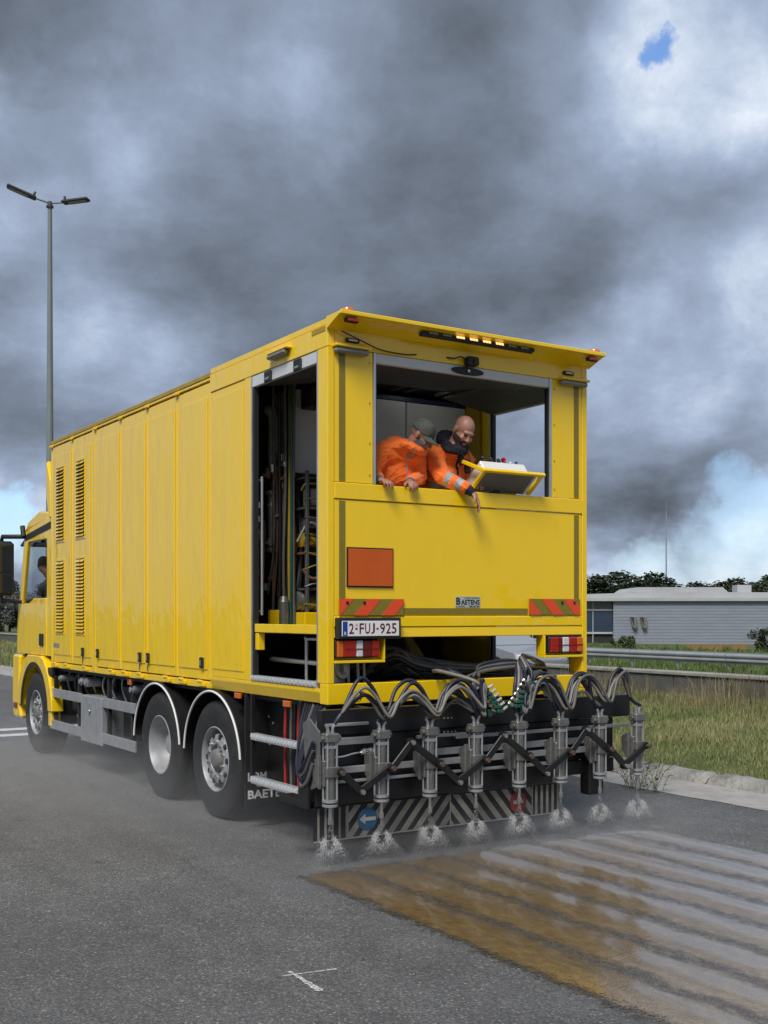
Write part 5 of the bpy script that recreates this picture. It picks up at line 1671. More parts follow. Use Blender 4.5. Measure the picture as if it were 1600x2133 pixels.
# ================================================================== spray bar at the rear
NX = [-0.21 + 0.4215 * i for i in range(8)]
NY = -0.40
fr = B('spray_bar_beam', 'black_paint', -0.20, 2.80, -0.26, -0.19, 0.955, 1.135, label='black cross beam of the spray bar')
B('spray_bar_plate', 'black_paint', -0.24, 1.95, -0.25, -0.22, 0.455, 0.60)
B('spray_bar_plate', 'black_paint', -0.10, 2.62, -0.24, -0.22, 0.62, 0.95)
B('spray_bar_plate', 'black_paint', 1.95, 2.62, -0.25, -0.225, 0.50, 0.615)
for x in (0.25, 1.27, 2.25):
    mb = MB(); mb.prism([(-0.21, 0.5), (-0.21, 1.13), (0.25, 1.14), (0.25, 0.9), (-0.05, 0.5)], 'x', x - 0.02, x + 0.02); P(mb, 'mount_bracket', 'black_paint', bevel=0.004)
for x in (1.95, 2.07):
    mb = MB(); mb.bar((x, -0.16, 1.14), (x + 0.10, -0.02, 1.30), 0.03, 0.02); P(mb, 'brace', 'black_paint')
# aluminium rails
for (x0, x1, zc, h, yy) in ((-0.17, 0.22, 0.912, 0.050, -0.30), (0.95, 2.75, 0.885, 0.026, -0.30), (-0.19, 2.50, 0.712, 0.046, -0.32), (0.72, 2.40, 0.785, 0.050, -0.30),
                            (-0.15, 2.05, 0.628, 0.020, -0.31), (-0.17, 0.18, 1.030, 0.022, -0.285), (0.60, 1.05, 0.905, 0.022, -0.30)):
    B('spray_bar_rail', 'alu_dull', x0, x1, yy, yy + 0.035, zc - h / 2, zc + h / 2, bevel=0.003)
for x, z in [(0.86 + .035 * k, 0.925) for k in range(4)] + [(0.86 + .035 * k, 1.03) for k in range(3)] + [(1.55 + .05 * k, 0.925) for k in range(3)]:
    mb = MB(); mb.cyl((x, -0.261, z), (x, -0.268, z), 0.007, 0.007, 8); P(mb, 'bolt', 'alu_dull')
# hydraulic union and lines on the left
mb = MB(); mb.cyl((0.11, -0.29, 0.825), (0.21, -0.29, 0.83), 0.020, 0.020, 12); mb.cyl((0.13, -0.29, 0.826), (0.155, -0.29, 0.827), 0.027, 0.027, 6); mb.cyl((0.18, -0.29, 0.829), (0.20, -0.29, 0.83), 0.027, 0.027, 6); P(mb, 'union', 'aluminium', smooth=30)
pipe([(0.11, -0.29, 0.825), (0.04, -0.29, 0.82), (-0.04, -0.29, 0.805), (-0.14, -0.27, 0.80)], 0.007, 'aluminium', 'pipe', 6, 5)
# left end plate and its hoses
mb = MB(); mb.prism([(-0.36, 0.62), (-0.24, 0.58), (-0.16, 0.72), (-0.12, 1.04), (-0.22, 1.08), (-0.36, 1.0)], 'x', -0.275, -0.262); P(mb, 'end_plate', 'plate_grey', bevel=0.003)
B('end_arm', 'black_paint', -0.30, -0.276, -0.24, -0.10, 0.44, 0.70)
B('end_arm', 'black_paint', -0.22, -0.10, -0.10, 0.35, 0.42, 0.47)
for k in range(9):
    g_ = random.Random(k + 70)
    j1, j2 = g_.uniform(-.02, .02), g_.uniform(-.03, .03)
    pipe([(0.05, 0.10 + .04 * k, 1.13), (-0.06, 0.04 + .03 * k, 1.02), (-0.20 + j1, -0.06 + .02 * k, 0.86 + j2), (-0.285 + j1, -0.11 + .008 * k, 0.70 + j2), (-0.30, -0.16 + j1, 0.60 + .015 * k), (-0.305, -0.24, 0.64 + .02 * k), (-0.30, -0.32, 0.78 + 0.018 * k)], g_.choice((0.011, 0.014, 0.016)), g_.choice(('hose_black', 'hose_black', 'hose_navy', 'hose_grey')), 'hose', 7, 6)
B('bar_foot', 'black_paint', 2.30, 2.46, -0.30, -0.18, 0.33, 0.70, bevel=0.01)
B('bar_foot', 'black_paint', 2.26, 2.50, -0.34, -0.18, 0.62, 0.74, bevel=0.012)


def nozzle(x):
    """pneumatic spray nozzle: cap block, twin tubes, clamp, flanges, rod and tip"""
    mb = MB()
    mb.cyl((x, NY, 0.505), (x, NY, 0.925), 0.035, 0.035, 14)
    nz = P(mb, 'spray_nozzle', 'cast_steel', smooth=40)
    mb = MB()
    for sx, sy in ((-.037, -.030), (.037, -.030), (-.037, .030), (.037, .030)):
        mb.cyl((x + sx, NY + sy, 0.51), (x + sx, NY + sy, 0.93), 0.008, 0.008, 6)
    P(mb, 'tie_rods', 'alu_dull', nz, smooth=40)
    mb = MB(); mb.box(x - 0.054, x + 0.054, NY - 0.046, NY + 0.046, 0.926, 0.99); P(mb, 'cap_block', 'cast_steel', nz, bevel=0.008)
    mb = MB(); mb.cyl((x - .075, NY, 0.955), (x + .075, NY, 0.955), 0.016, 0.016, 10); mb.cyl((x - .077, NY, .955), (x - .06, NY, .955), 0.023, 0.023, 6); mb.cyl((x + .06, NY, .955), (x + .077, NY, .955), 0.023, 0.023, 6); P(mb, 'cross_pin', 'cast_steel', nz, smooth=30)
    mb = MB(); mb.box(x - 0.052, x + 0.052, NY - 0.046, NY + 0.046, 0.685, 0.760); P(mb, 'clamp', 'cast_steel', nz, bevel=0.005)
    mb = MB(); mb.box(x - 0.040, x + 0.040, NY - 0.036, NY + 0.036, 0.88, 0.905); P(mb, 'collar', 'alu_dull', nz, bevel=0.004)
    # bracket back to the rails
    mb = MB(); mb.prism([(NY + .02, 0.60), (NY + .02, 0.84), (-0.30, 0.80), (-0.30, 0.68)], 'x', x - 0.085, x - 0.055)
    mb.box(x - 0.055, x - 0.02, NY - 0.01, NY + 0.03, 0.62, 0.80)
    P(mb, 'bracket', 'cast_steel', nz, bevel=0.005)
    mb = MB()
    for z in (0.512, 0.482):
        mb.cyl((x, NY, z), (x, NY, z + 0.018), 0.056, 0.056, 18)
    mb.cyl((x, NY, 0.470), (x, NY, 0.53), 0.026, 0.026, 12)
    P(mb, 'flange', 'alu_dull', nz, smooth=40)
    mb = MB(); mb.cyl((x, NY, 0.395), (x, NY, 0.48), 0.0125, 0.0125, 10); P(mb, 'rod', 'steel_rod', nz, smooth=40)
    mb = MB(); mb.cyl((x, NY, 0.366), (x, NY, 0.40), 0.016, 0.019, 8); mb.box(x - .016, x + .016, NY - .006, NY + .006, 0.355, 0.367); P(mb, 'tip', 'steel_rod', nz, bevel=0)
    for s in (-1, 1):
        mb = MB(); mb.tube(spline([(x + s * .018, NY, 0.985), (x + s * .02, NY, 1.02), (x + s * .035, NY, 1.05)], 4), 0.011, 8); mb.cyl((x + s * .018, NY, 0.986), (x + s * .018, NY, 1.005), 0.015, 0.015, 6); P(mb, 'fitting', 'aluminium', nz, smooth=30)
    return nz


for x in NX:
    nozzle(x)

# zigzag linkage between the nozzles
LY = -0.475
PZ, LOW, HIGH = 0.722, 0.575, 0.895
mids = [(NX[i] + NX[i + 1]) / 2 for i in range(7)]
for i in range(7):
    zc = LOW if i % 2 == 0 else HIGH
    off = 0.018 if i % 2 == 0 else 0.0
    for a, b, dy_ in ((NX[i] + 0.045, mids[i], 0.0), (mids[i], NX[i + 1] + 0.045, 0.022)):
        za, zb = (PZ, zc) if dy_ == 0.0 else (zc, PZ)
        A, Bq = Vector((a, LY + dy_, za)), Vector((b, LY + dy_, zb))
        mb = MB(); mb.bar(A, Bq, 0.018, 0.052, roll=(0, 0, 1)); lk = P(mb, 'link_arm', 'black_paint', bevel=0.004)
        for q, (pt) in enumerate((A, Bq)):
            mb = MB(); mb.cyl(pt + Vector((0, 0.0095, 0)), pt - Vector((0, 0.0095, 0)), 0.030, 0.030, 16); P(mb, 'link_eye', 'black_paint', lk, smooth=40)
    mb = MB(); c = Vector((mids[i], LY, zc)); mb.cyl(c - Vector((0, 0.03, 0)), c - Vector((0, 0.010, 0)), 0.017, 0.019, 12); mb.cyl(c + Vector((0, 0.035, 0)), c - Vector((0, .01, 0)), 0.012, 0.012, 8); P(mb, 'joint_pin', 'steel_rod', smooth=40)
for x in NX:
    c = Vector((x + 0.045, LY, PZ))
    mb = MB(); mb.cyl(c - Vector((0, 0.032, 0)), c - Vector((0, 0.010, 0)), 0.020, 0.020, 6); mb.cyl(c + Vector((0, 0.06, 0)), c, 0.010, 0.010, 8); P(mb, 'pivot_nut', 'copper_nut')
# last link ends free on the right
A, Bq = Vector((NX[7] + .045, LY, PZ)), Vector((NX[7] + 0.07, LY + .02, PZ + 0.03))

# warning board below the bar
BY = -0.20
wb = B('warning_board', 'black_ink', -0.228, 2.055, BY, BY + 0.012, 0.198, 0.442, bevel=0.001, label='black and grey striped warning board under the spray bar')


def clip_poly(poly, xa, gt):
    out = []
    for i in range(len(poly)):
        a, b = poly[i], poly[(i + 1) % len(poly)]
        ina = (a[0] >= xa) if gt else (a[0] <= xa)
        inb = (b[0] >= xa) if gt else (b[0] <= xa)
        if ina: out.append(a)
        if ina != inb:
            t = (xa - a[0]) / (b[0] - a[0]); out.append((xa, a[1] + t * (b[1] - a[1])))
    return out


def stripes(x0, x1, z0, z1, slope, period, fill):
    u = x0 - 0.5
    while u < x1 + 0.5:
        h = z1 - z0
        poly = [(u, z0), (u + period * fill, z0), (u + period * fill + slope * h, z1), (u + slope * h, z1)]
        pts = clip_poly(clip_poly(poly, x0, True), x1, False)
        if len(pts) >= 3:
            mb = MB(); mb.prism(pts, 'y', BY - 0.003, BY - 0.0004); P(mb, 'grey_stripe', 'board_grey', wb)
        u += period


Z0, Z1 = 0.206, 0.434
stripes(-0.222, 0.045, Z0, Z1, 0.0, 0.058, 0.30)
stripes(0.058, 0.955, Z0, Z1, 0.85, 0.118, 0.50)
stripes(0.968, 1.765, Z0, Z1, -0.85, 0.118, 0.50)
stripes(1.780, 2.048, Z0, Z1, 0.0, 0.058, 0.42)
for x in (0.0515, 0.9615, 1.7725):
    mb = MB(); mb.box(x - .004, x + .004, BY - .004, BY - .0004, 0.200, 0.440); P(mb, 'board_joint', 'alu_dull', wb)
mb = MB(); mb.box(-0.230, 2.057, BY - 0.005, BY - 0.0004, 0.1955, 0.2045); P(mb, 'board_edge', 'alu_dull', wb)
sgb = MB(); sgb.cyl((0.215, BY - 0.0035, 0.325), (0.215, BY - 0.007, 0.325), 0.083, 0.083, 32); ds = P(sgb, 'direction_sign', 'sign_blue', wb, label='round blue sign with a white arrow pointing left')
ar = MB(); ar.prism([(0.145, 0.325), (0.195, 0.362), (0.195, 0.338), (0.285, 0.338), (0.285, 0.312), (0.195, 0.312), (0.195, 0.288)], 'y', BY - 0.0095, BY - 0.0073); P(ar, 'arrow', 'sign_white', wb)
sgb = MB(); sgb.cyl((1.625, BY - 0.0035, 0.322), (1.625, BY - 0.007, 0.322), 0.083, 0.083, 32); ds = P(sgb, 'no_entry_sign', 'sign_red', wb, label='round red no entry sign with a white bar')
ar = MB(); ar.box(1.575, 1.675, BY - 0.0095, BY - 0.0073, 0.308, 0.336); P(ar, 'sign_bar', 'sign_white', wb)

# hoses looping along the bar: from two green manifolds out to every nozzle
MAN = {0: (1.20, 1.12), 1: (1.47, 1.15)}
for side, (mx, mz) in MAN.items():
    for k in range(6):
        mb = MB()
        t = k / 5
        x = mx + (-.09 + .14 * t) * (1 if side == 0 else -1)
        z = mz + 0.13 - 0.17 * t
        mb.box(x - 0.03, x + 0.03, NY - 0.06, NY + 0.05, z - 0.013, z + 0.013); mn = P(mb, 'manifold_block', 'green_block', bevel=0.004)
        mb = MB(); mb.cyl((x + (-.03 if side else .03), NY - .03, z), (x + (-.075 if side else .075), NY - .04, z + .03), 0.012, 0.012, 8); P(mb, 'fitting', 'aluminium', mn, smooth=30); mb = MB(); mb.cyl((x - (-.03 if side else .03), NY - .03, z), (x - (-.065 if side else .065), NY - .035, z + .012), 0.011, 0.011, 8); P(mb, 'fitting', 'aluminium', mn, smooth=30)
    mb = MB(); mb.prism([(mx - .03, mz - .09), (mx + .07, mz - .04), (mx + .03, mz + 0.0), (mx - .05, mz - .03)], 'y', NY - 0.02, NY + 0.02); P(mb, 'manifold_base', 'green_block', bevel=0.004)


def hump_path(nozzles, start, seed, lift):
    """loop up between the nozzles and dip at each one"""
    g_ = random.Random(seed)
    jy = g_.uniform(-0.055, 0.055); jz = g_.uniform(-0.03, 0.03); jx = g_.uniform(-.04, .04)
    pts = [start]
    px_ = start[0]
    for j, nx in enumerate(nozzles):
        m = (px_ + nx) / 2
        up = 1.218 + lift + jz + g_.uniform(-0.045, 0.045)
        q = 0.24
        pts.append((px_ + (nx - px_) * q + jx, NY - 0.02 + jy, up - 0.055))
        pts.append((m + jx, NY - 0.02 + jy, up))
        pts.append((px_ + (nx - px_) * (1 - q) + jx, NY - 0.02 + jy, up - 0.065))
        if j < len(nozzles) - 1:
            pts.append((nx + jx, NY - 0.05 + jy, 1.08 + jz * 0.6 + g_.uniform(-.03, .03)))
        px_ = nx
    end = nozzles[-1]
    s = 1 if start[0] > end else -1
    e = random.Random(seed + 1).choice((1, -1))
    pts[-1] = (end + s * 0.085, NY - 0.01, 1.12)
    pts.append((end + e * 0.035, NY, 1.052))
    return pts


cnt = 0
for side, chain in ((0, [NX[3], NX[2], NX[1], NX[0]]), (1, [NX[4], NX[5], NX[6], NX[7]])):
    mx, mz = MAN[side]
    for depth in range(1, 5):
        for rep in range(4):
            cnt += 1
            lift = (0.05 if rep == 2 else 0.025 if rep == 3 else 0.0) + (0.015 * depth if side else 0.008 * depth)
            st = (mx + (-.10 if side == 0 else .10), NY - 0.03, mz + 0.02 + 0.02 * rep)
            path = hump_path(chain[:depth], st, 100 + cnt * 3, lift)
            mat = ('hose_beige', 'hose_grey', 'hose_navy', 'hose_navy')[rep]
            mb = MB(); mb.tube(spline(path, 6), 0.0120 if rep < 2 else 0.0145, 8)
            P(mb, 'hose', mat, smooth=60)
# cable ties round the bundles
for x, z in ((mids[0], 1.235), (mids[1], 1.24), (mids[2], 1.25), (mids[4], 1.255), (mids[5], 1.26), (mids[6], 1.265), (NX[1], 1.08), (NX[2], 1.08), (NX[5], 1.08), (NX[6], 1.08)):
    mb = MB(); mb.lathe([(-.003, .05), (.003, .05), (.003, .046), (-.003, .046)], (x, NY - .02, z), (1, 0, 0), 18)
    mb.v = [(a, b, z + (c - z) * 0.75) for a, b, c in mb.v]
    P(mb, 'cable_tie', 'hose_black', smooth=60)
# feeds from the manifolds back into the body
g_ = random.Random(3)
for k in range(12):
    side = k % 2
    mx, mz = MAN[side]
    t = (k // 2) / 5
    x = mx + (.05 - .16 * t if side == 0 else -.05 + .16 * t)
    if side == 0:
        pts = [(x + .03, NY - .03, mz - 0.03 + .16 * t), (x - .06, NY + .02, mz + .10 + .10 * t), (x - .14 + g_.uniform(-.02, .02), -0.12, 1.355 + .02 * t), (x - .10, 0.05, 1.37), (x + 0.05, 0.35, 1.33 + g_.uniform(-.02, .03)), (x - .1, 0.8, 1.30)]
        mat = 'hose_beige' if k % 4 else 'hose_navy'
    else:
        pts = [(x - .03, NY - .03, mz - 0.05 + .16 * t), (x + .02, NY, mz + .16 + .05 * t), (1.56 + .05 * t, -0.28, 1.42 + .012 * k * .5), (1.72 + .04 * t, -0.16, 1.465 + g_.uniform(-.01, .02)), (1.95, -0.02, 1.44 + g_.uniform(-.02, .02)), (2.15 + g_.uniform(-.06, .06), 0.16, 1.37), (2.1, 0.5, 1.30)]
        mat = 'hose_navy' if k % 3 else 'hose_beige'
    mb = MB(); mb.tube(spline(pts, 7), 0.0145, 8); P(mb, 'hose', mat, smooth=60)
# hoses along the floor of the gap on the right
for k in range(5):
    pts = [(1.25 + .03 * k, -0.02, 1.315), (1.5, 0.05 + .02 * k, 1.36 + .01 * k), (1.8, 0.02 + .03 * k, 1.385 + .012 * k), (2.15, 0.10 + .02 * k, 1.37), (2.35, 0.3, 1.32)]
    mb = MB(); mb.tube(spline(pts, 7), 0.015, 8); P(mb, 'hose', 'hose_navy' if k % 2 else 'hose_grey', smooth=60)

# ---------------------------------------------------------------- control console in the rear window
e0, e1 = Vector((0, -0.11, 2.946)), Vector((0, 0.075, 2.805))
dd = (e1 - e0).normalized(); nrm = Vector((0, dd.z, -dd.y)); nrm = nrm if nrm.z > 0 else -nrm
cc = (e0 + e1) / 2


def slab(x0, x1, s0, s1, t0, t1, nm, mat, par, bevel=0.004):
    """box in the tilted plane of the console: s along the slope, t above it"""
    L = (e1 - e0).length
    a = e0 + dd * s0 * L; b = e0 + dd * s1 * L
    mb = MB()
    v = []
    for t in (t0, t1):
        for p in (a, b):
            for x in (x0, x1):
                q = p + nrm * t
                v.append((x, q.y, q.z))
    mb.add(v, [(0, 2, 3, 1), (4, 5, 7, 6), (0, 1, 5, 4), (2, 6, 7, 3), (0, 4, 6, 2), (1, 3, 7, 5)])
    return P(mb, nm, mat, par, bevel=bevel)


con = slab(1.385, 1.89, 0.06, 1.0, 0.002, 0.012, 'control_console', 'grey_panel', TR)
con['label'] = 'tilted white control console on a yellow frame in the rear window'
slab(1.40, 1.86, 0.12, 1.25, 0.0125, 0.150, 'console_box', 'white_plastic', con, 0.01)
slab(1.35, 1.985, -0.07, 0.05, -0.008, 0.022, 'console_frame', Y, con)
slab(1.352, 1.384, 0.052, 1.0, -0.006, 0.02, 'console_frame', Y, con)
slab(1.935, 1.98, 0.052, 1.0, -0.006, 0.02, 'console_frame', Y, con)
slab(1.892, 1.912, 0.052, 1.0, -0.004, 0.012, 'console_trim', 'white_plastic', con)
mb = MB(); mb.bar((1.362, -0.10, 2.955), (1.33, 0.16, 3.055), 0.03, 0.03); P(mb, 'console_frame', Y, con, bevel=0.004)
top = lambda x, s, t: Vector((x, *(e0 + dd * s * (e1 - e0).length + nrm * t).yz))
for x, s, mname, r_, h_ in ((1.47, 0.22, 'black_plastic', .013, .062), (1.555, 0.24, 'black_plastic', .012, .058), (1.645, 0.30, 'black_plastic', .012, .07), (1.665, 0.16, 'lens_red', .016, .045), (1.745, 0.24, 'white_plastic', .010, .03), (1.80, 0.20, 'green_block', .010, .03)):
    mb = MB(); mb.cyl(top(x, s, 0.1505), top(x, s, 0.1505 + h_ * .7), r_ * .7, r_ * .7, 10); mb.cyl(top(x, s, 0.1505 + h_ * .6), top(x, s, 0.1505 + h_), r_ * 1.3, r_ * 1.2, 12); P(mb, 'knob', mname, con, smooth=40)
mb = MB(); mb.box(1.352, 1.40, 0.10, 0.16, 2.95, 3.07); P(mb, 'joystick', 'black_plastic', con, bevel=0.015)
mb = MB(); mb.cyl((1.62, 0.10, 2.70), (1.62, 0.10, 2.83), 0.05, 0.05, 12); P(mb, 'console_foot', 'chassis_black', con)


# ================================================================== people
def rot_head(yaw, pitch, roll):
    """yaw: turn about up, pitch: chin down, roll: tilt to the shoulder (degrees)"""
    return Euler((0, 0, R(yaw))).to_matrix() @ Euler((R(pitch), 0, 0)).to_matrix() @ Euler((0, R(roll), 0)).to_matrix()


class Body:
    def __init__(self):
        self.p = []

    def cap(self, a, b, ra, rb, mat, sub=None):
        self.p.append(('c', Vector(a), Vector(b), ra, rb, mat, sub)); return self

    def ell(self, c, r, mat, M=None, sub=None):
        self.p.append(('e', Vector(c), Vector(r), M or Matrix.Identity(3), 0, mat, sub)); return self

    def raw(self):
        mb = MB()
        for q in self.p:
            if q[0] == 'c':
                _, a, b, ra, rb, _, _ = q
                d = (b - a); L = d.length; d = d.normalized()
                u, w, _d = frame_of(d)
                prof = []
                for i in range(6):
                    t = (i + 0.3) / 5.6 * PI / 2
                    prof.append((-ra * math.cos(t), ra * math.sin(t)))
                for i in range(6):
                    t = (5 - i + 0.3) / 5.6 * PI / 2
                    prof.append((L + rb * math.cos(t), rb * math.sin(t)))
                n = 14; v = []; f = []
                for h, r in prof:
                    for k in range(n):
                        an = 2 * PI * k / n
                        v.append(a + d * h + u * math.cos(an) * r + w * math.sin(an) * r)
                for j in range(len(prof) - 1):
                    for k in range(n):
                        f.append((j * n + k, j * n + (k + 1) % n, (j + 1) * n + (k + 1) % n, (j + 1) * n + k))
                f += [tuple(range(n - 1, -1, -1)), tuple(range((len(prof) - 1) * n, len(prof) * n))]
                mb.add(v, f)
            else:
                _, c, r, M, _, _, _ = q
                n, m = 18, 12; v = []; f = []
                for j in range(1, m):
                    th = PI * j / m
                    for k in range(n):
                        an = 2 * PI * k / n
                        v.append(c + M @ Vector((r.x * math.sin(th) * math.cos(an), r.y * math.sin(th) * math.sin(an), r.z * math.cos(th))))
                for j in range(m - 2):
                    for k in range(n):
                        f.append((j * n + k, (j + 1) * n + k, (j + 1) * n + (k + 1) % n, j * n + (k + 1) % n))
                f += [tuple(range(n)), tuple(range((m - 1) * n - 1, (m - 2) * n - 1, -1))]
                mb.add(v, f)
        return mb

    def build(self, name, parent, voxel, rule, smooth_it=3):
        """one continuous surface over all the shapes; materials follow the nearest shape"""
        mb = self.raw()
        tmp = mb.build('tmp', 'black_ink')
        rm = tmp.modifiers.new('r', 'REMESH'); rm.mode = 'VOXEL'; rm.voxel_size = voxel
        sm = tmp.modifiers.new('s', 'SMOOTH'); sm.factor = 0.5; sm.iterations = smooth_it
        dg = bpy.context.evaluated_depsgraph_get()
        me = bpy.data.meshes.new_from_object(tmp.evaluated_get(dg))
        old = tmp.data
        bpy.data.objects.remove(tmp); bpy.data.meshes.remove(old)
        me.name = name
        me.materials.clear()
        n = len(me.polygons)
        ce = np.empty(n * 3); me.polygons.foreach_get('center', ce); ce = ce.reshape(-1, 3)
        best = np.full(n, 1e9); who = np.zeros(n, int); tpar = np.zeros(n)
        for i, q in enumerate(self.p):
            if q[0] == 'c':
                a, b = np.array(q[1]), np.array(q[2])
                ab = b - a
                t = np.clip(((ce - a) @ ab) / max(ab @ ab, 1e-12), 0, 1)
                dd_ = np.linalg.norm(ce - a - t[:, None] * ab, axis=1) - (q[3] + (q[4] - q[3]) * t)
            else:
                loc = (ce - np.array(q[1])) @ np.array(q[3])
                r = np.array(q[2])
                k = np.linalg.norm(loc / r, axis=1)
                dd_ = (k - 1) * np.minimum(np.linalg.norm(loc, axis=1) / np.maximum(k, 1e-6), r.max())
                t = np.zeros(n)
            hit = dd_ < best
            best[hit] = dd_[hit]; who[hit] = i; tpar[hit] = t[hit]
        names = [self.p[i][5] for i in who]
        names = rule(names, who, tpar, ce, self.p)
        uniq = sorted(set(names))
        for u_ in uniq: me.materials.append(MATS[u_])
        ix = {u_: i for i, u_ in enumerate(uniq)}
        me.polygons.foreach_set('material_index', [ix[q] for q in names])
        # creases in the cloth
        soft = {'hivis', 'navy_cloth', 'grey_cloth', 'reflective_band', 'work_trousers'}
        nv = len(me.vertices)
        co = np.empty(nv * 3); me.vertices.foreach_get('co', co); co = co.reshape(-1, 3)
        nr = np.empty(nv * 3); me.vertex_normals.foreach_get('vector', nr); nr = nr.reshape(-1, 3)
        wt = np.zeros(nv); ct = np.zeros(nv)
        for p_ in me.polygons:
            s_c = 1.0 if names[p_.index] in soft else 0.0
            for vi in p_.vertices:
                wt[vi] += s_c; ct[vi] += 1
        wt = np.where(wt / np.maximum(ct, 1) > 0.99, 1.0, 0.0)
        gq = np.random.default_rng(len(self.p))
        wp = co + 0.020 * np.sin(co[:, [1, 2, 0]] * 23.0 + 1.3) + 0.012 * np.sin(co[:, [2, 0, 1]] * 47.0)
        amp = np.zeros(nv)
        for q_ in range(7):
            kk = gq.normal(0, 1, 3); kk /= np.linalg.norm(kk); kk *= gq.uniform(34, 75)
            r_ = 1 - np.abs(np.sin(wp @ kk + gq.uniform(0, 6.28)))
            msk = 0.5 + 0.5 * np.sin(co @ gq.normal(0, 9, 3) + gq.uniform(0, 6.28))
            amp += (r_ ** 3 - 0.25) * msk
        co = co + nr * (amp * 0.0062 * wt)[:, None]
        me.vertices.foreach_set('co', co.ravel())
        me.polygons.foreach_set('use_smooth', [True] * n)
        me.update()
        o = bpy.data.objects.new(name, me)
        COL.objects.link(o)
        set_parent(o, parent)
        return o


def head(bd, c, M, skin, neck_to, eye='eye_dark'):
    c = Vector(c)
    g = lambda x, y, z: c + M @ Vector((x, y, z))
    bd.ell(g(0, 0.015, 0.030), (0.076, 0.096, 0.088), skin, M, 'head')
    bd.ell(g(0, -0.028, -0.035), (0.064, 0.068, 0.078), skin, M, 'head')
    bd.ell(g(0, -0.066, -0.098), (0.032, 0.028, 0.024), skin, M, 'head')
    bd.ell(g(0, -0.080, 0.026), (0.052, 0.018, 0.012), skin, M, 'head')
    bd.cap(g(0, -0.090, 0.008), g(0, -0.112, -0.030), 0.009, 0.014, skin, 'head')
    for s in (-1, 1):
        bd.ell(g(s * 0.079, 0.012, -0.008), (0.011, 0.019, 0.032), skin, M, 'head')
        bd.ell(g(s * 0.040, -0.072, -0.030), (0.024, 0.020, 0.022), skin, M, 'head')
        bd.ell(g(s * 0.012, -0.100, -0.034), (0.009, 0.010, 0.008), skin, M, 'head')
        bd.cap(g(s * 0.060, 0.0, -0.05), g(s * 0.030, -0.060, -0.088), 0.022, 0.020, skin, 'head')
    bd.ell(g(0, -0.090, -0.062), (0.024, 0.010, 0.006), 'lip', M)
    bd.ell(g(0, -0.088, -0.074), (0.020, 0.010, 0.006), 'lip', M)
    for s in (-1, 1):
        bd.ell(g(s * 0.031, -0.0865, 0.004), (0.013, 0.008, 0.007), eye, M)
    bd.cap(g(0, 0.02, -0.06), neck_to, 0.056, 0.062, skin, 'neck')


def hand(bd, wrist, direction, palm_normal, thumb_side, skin, curl, size=1.0):
    """palm and five bent fingers; direction: from wrist to knuckles, palm_normal: out of the palm, thumb_side: towards the thumb"""
    w = Vector(wrist); d = Vector(direction).normalized()
    nrm_ = Vector(palm_normal); nrm_ = (nrm_ - d * nrm_.dot(d)).normalized()
    s = d.cross(nrm_).normalized()
    if s.dot(Vector(thumb_side)) < 0: s = -s
    k = size
    M = Matrix((s, d, nrm_)).transposed()
    bd.ell(w + d * 0.050 * k, (0.042 * k, 0.055 * k, 0.017 * k), skin, M, 'hand')
    bd.cap(w - d * 0.02, w + d * 0.03 * k, 0.026 * k, 0.026 * k, skin, 'hand')
    for i, (off, L) in enumerate(((0.032, 0.074), (0.011, 0.082), (-0.010, 0.076), (-0.030, 0.060))):
        L *= k
        p = w + d * (0.088 - 0.006 * abs(i - 1)) * k + s * off * k
        dirn = (d + s * (0.10 - 0.07 * i)).normalized()
        ang = 0.0
        for seg, f in enumerate((0.45, 0.32, 0.25)):
            ang += curl[seg] if not isinstance(curl[0], (tuple, list)) else curl[i][seg]
            dv = (dirn * math.cos(ang) + nrm_ * math.sin(ang))
            q = p + dv * L * f
            bd.cap(p, q, (0.0092 - 0.0006 * seg) * k, (0.0086 - 0.0007 * seg) * k, skin, 'hand')
            p = q
    p = w + d * 0.026 * k + s * 0.030 * k
    q = p + (s * 0.62 + d * 0.72 + nrm_ * 0.25).normalized() * 0.040 * k
    bd.cap(p, q, 0.0145 * k, 0.0115 * k, skin, 'hand')
    q2 = q + (s * 0.12 + d * 0.85 + nrm_ * 0.42).normalized() * 0.034 * k
    bd.cap(q, q2, 0.0112 * k, 0.0092 * k, skin, 'hand')


def legs(bd, x, hip_y, foot_y, hip_z, floor, mat, spread=0.10):
    for s in (-1, 1):
        h = Vector((x + s * spread, hip_y, hip_z)); kn = Vector((x + s * (spread + .02), (hip_y + foot_y) / 2 - 0.03, (hip_z + floor) / 2 + 0.02)); an = Vector((x + s * (spread + .03), foot_y, floor + 0.09))
        bd.cap(h, kn, 0.100, 0.068, mat); bd.cap(kn, an, 0.068, 0.050, mat)
        bd.cap(an + Vector((0, 0.03, -0.045)), an + Vector((0.0, -0.15, -0.050)), 0.044, 0.038, 'boot_black')


# ---- the man in a cap, leaning out and looking down to his left
FL = 1.70
pa = thing('person', 'person in an orange hooded jacket and grey cap, both hands on the window ledge', 'person', (0.86, 0.45, FL), 'people in the rear window')
bd = Body()
HA = Vector((0.905, 0.10, 3.215)); MA = rot_head(44, 40, -6)
legs(bd, 0.84, 0.66, 0.60, 2.60, FL, 'work_trousers')
bd.ell((0.84, 0.64, 2.66), (0.175, 0.13, 0.13), 'work_trousers')
bd.cap((0.83, 0.56, 2.74), (0.82, 0.36, 3.00), 0.140, 0.150, 'hivis')
bd.cap((0.70, 0.30, 3.085), (0.94, 0.28, 3.075), 0.105, 0.102, 'hivis')
bd.ell((0.82, 0.33, 2.92), (0.185, 0.12, 0.16), 'hivis')
bd.ell((0.82, 0.24, 3.13), (0.135, 0.10, 0.075), 'hivis')
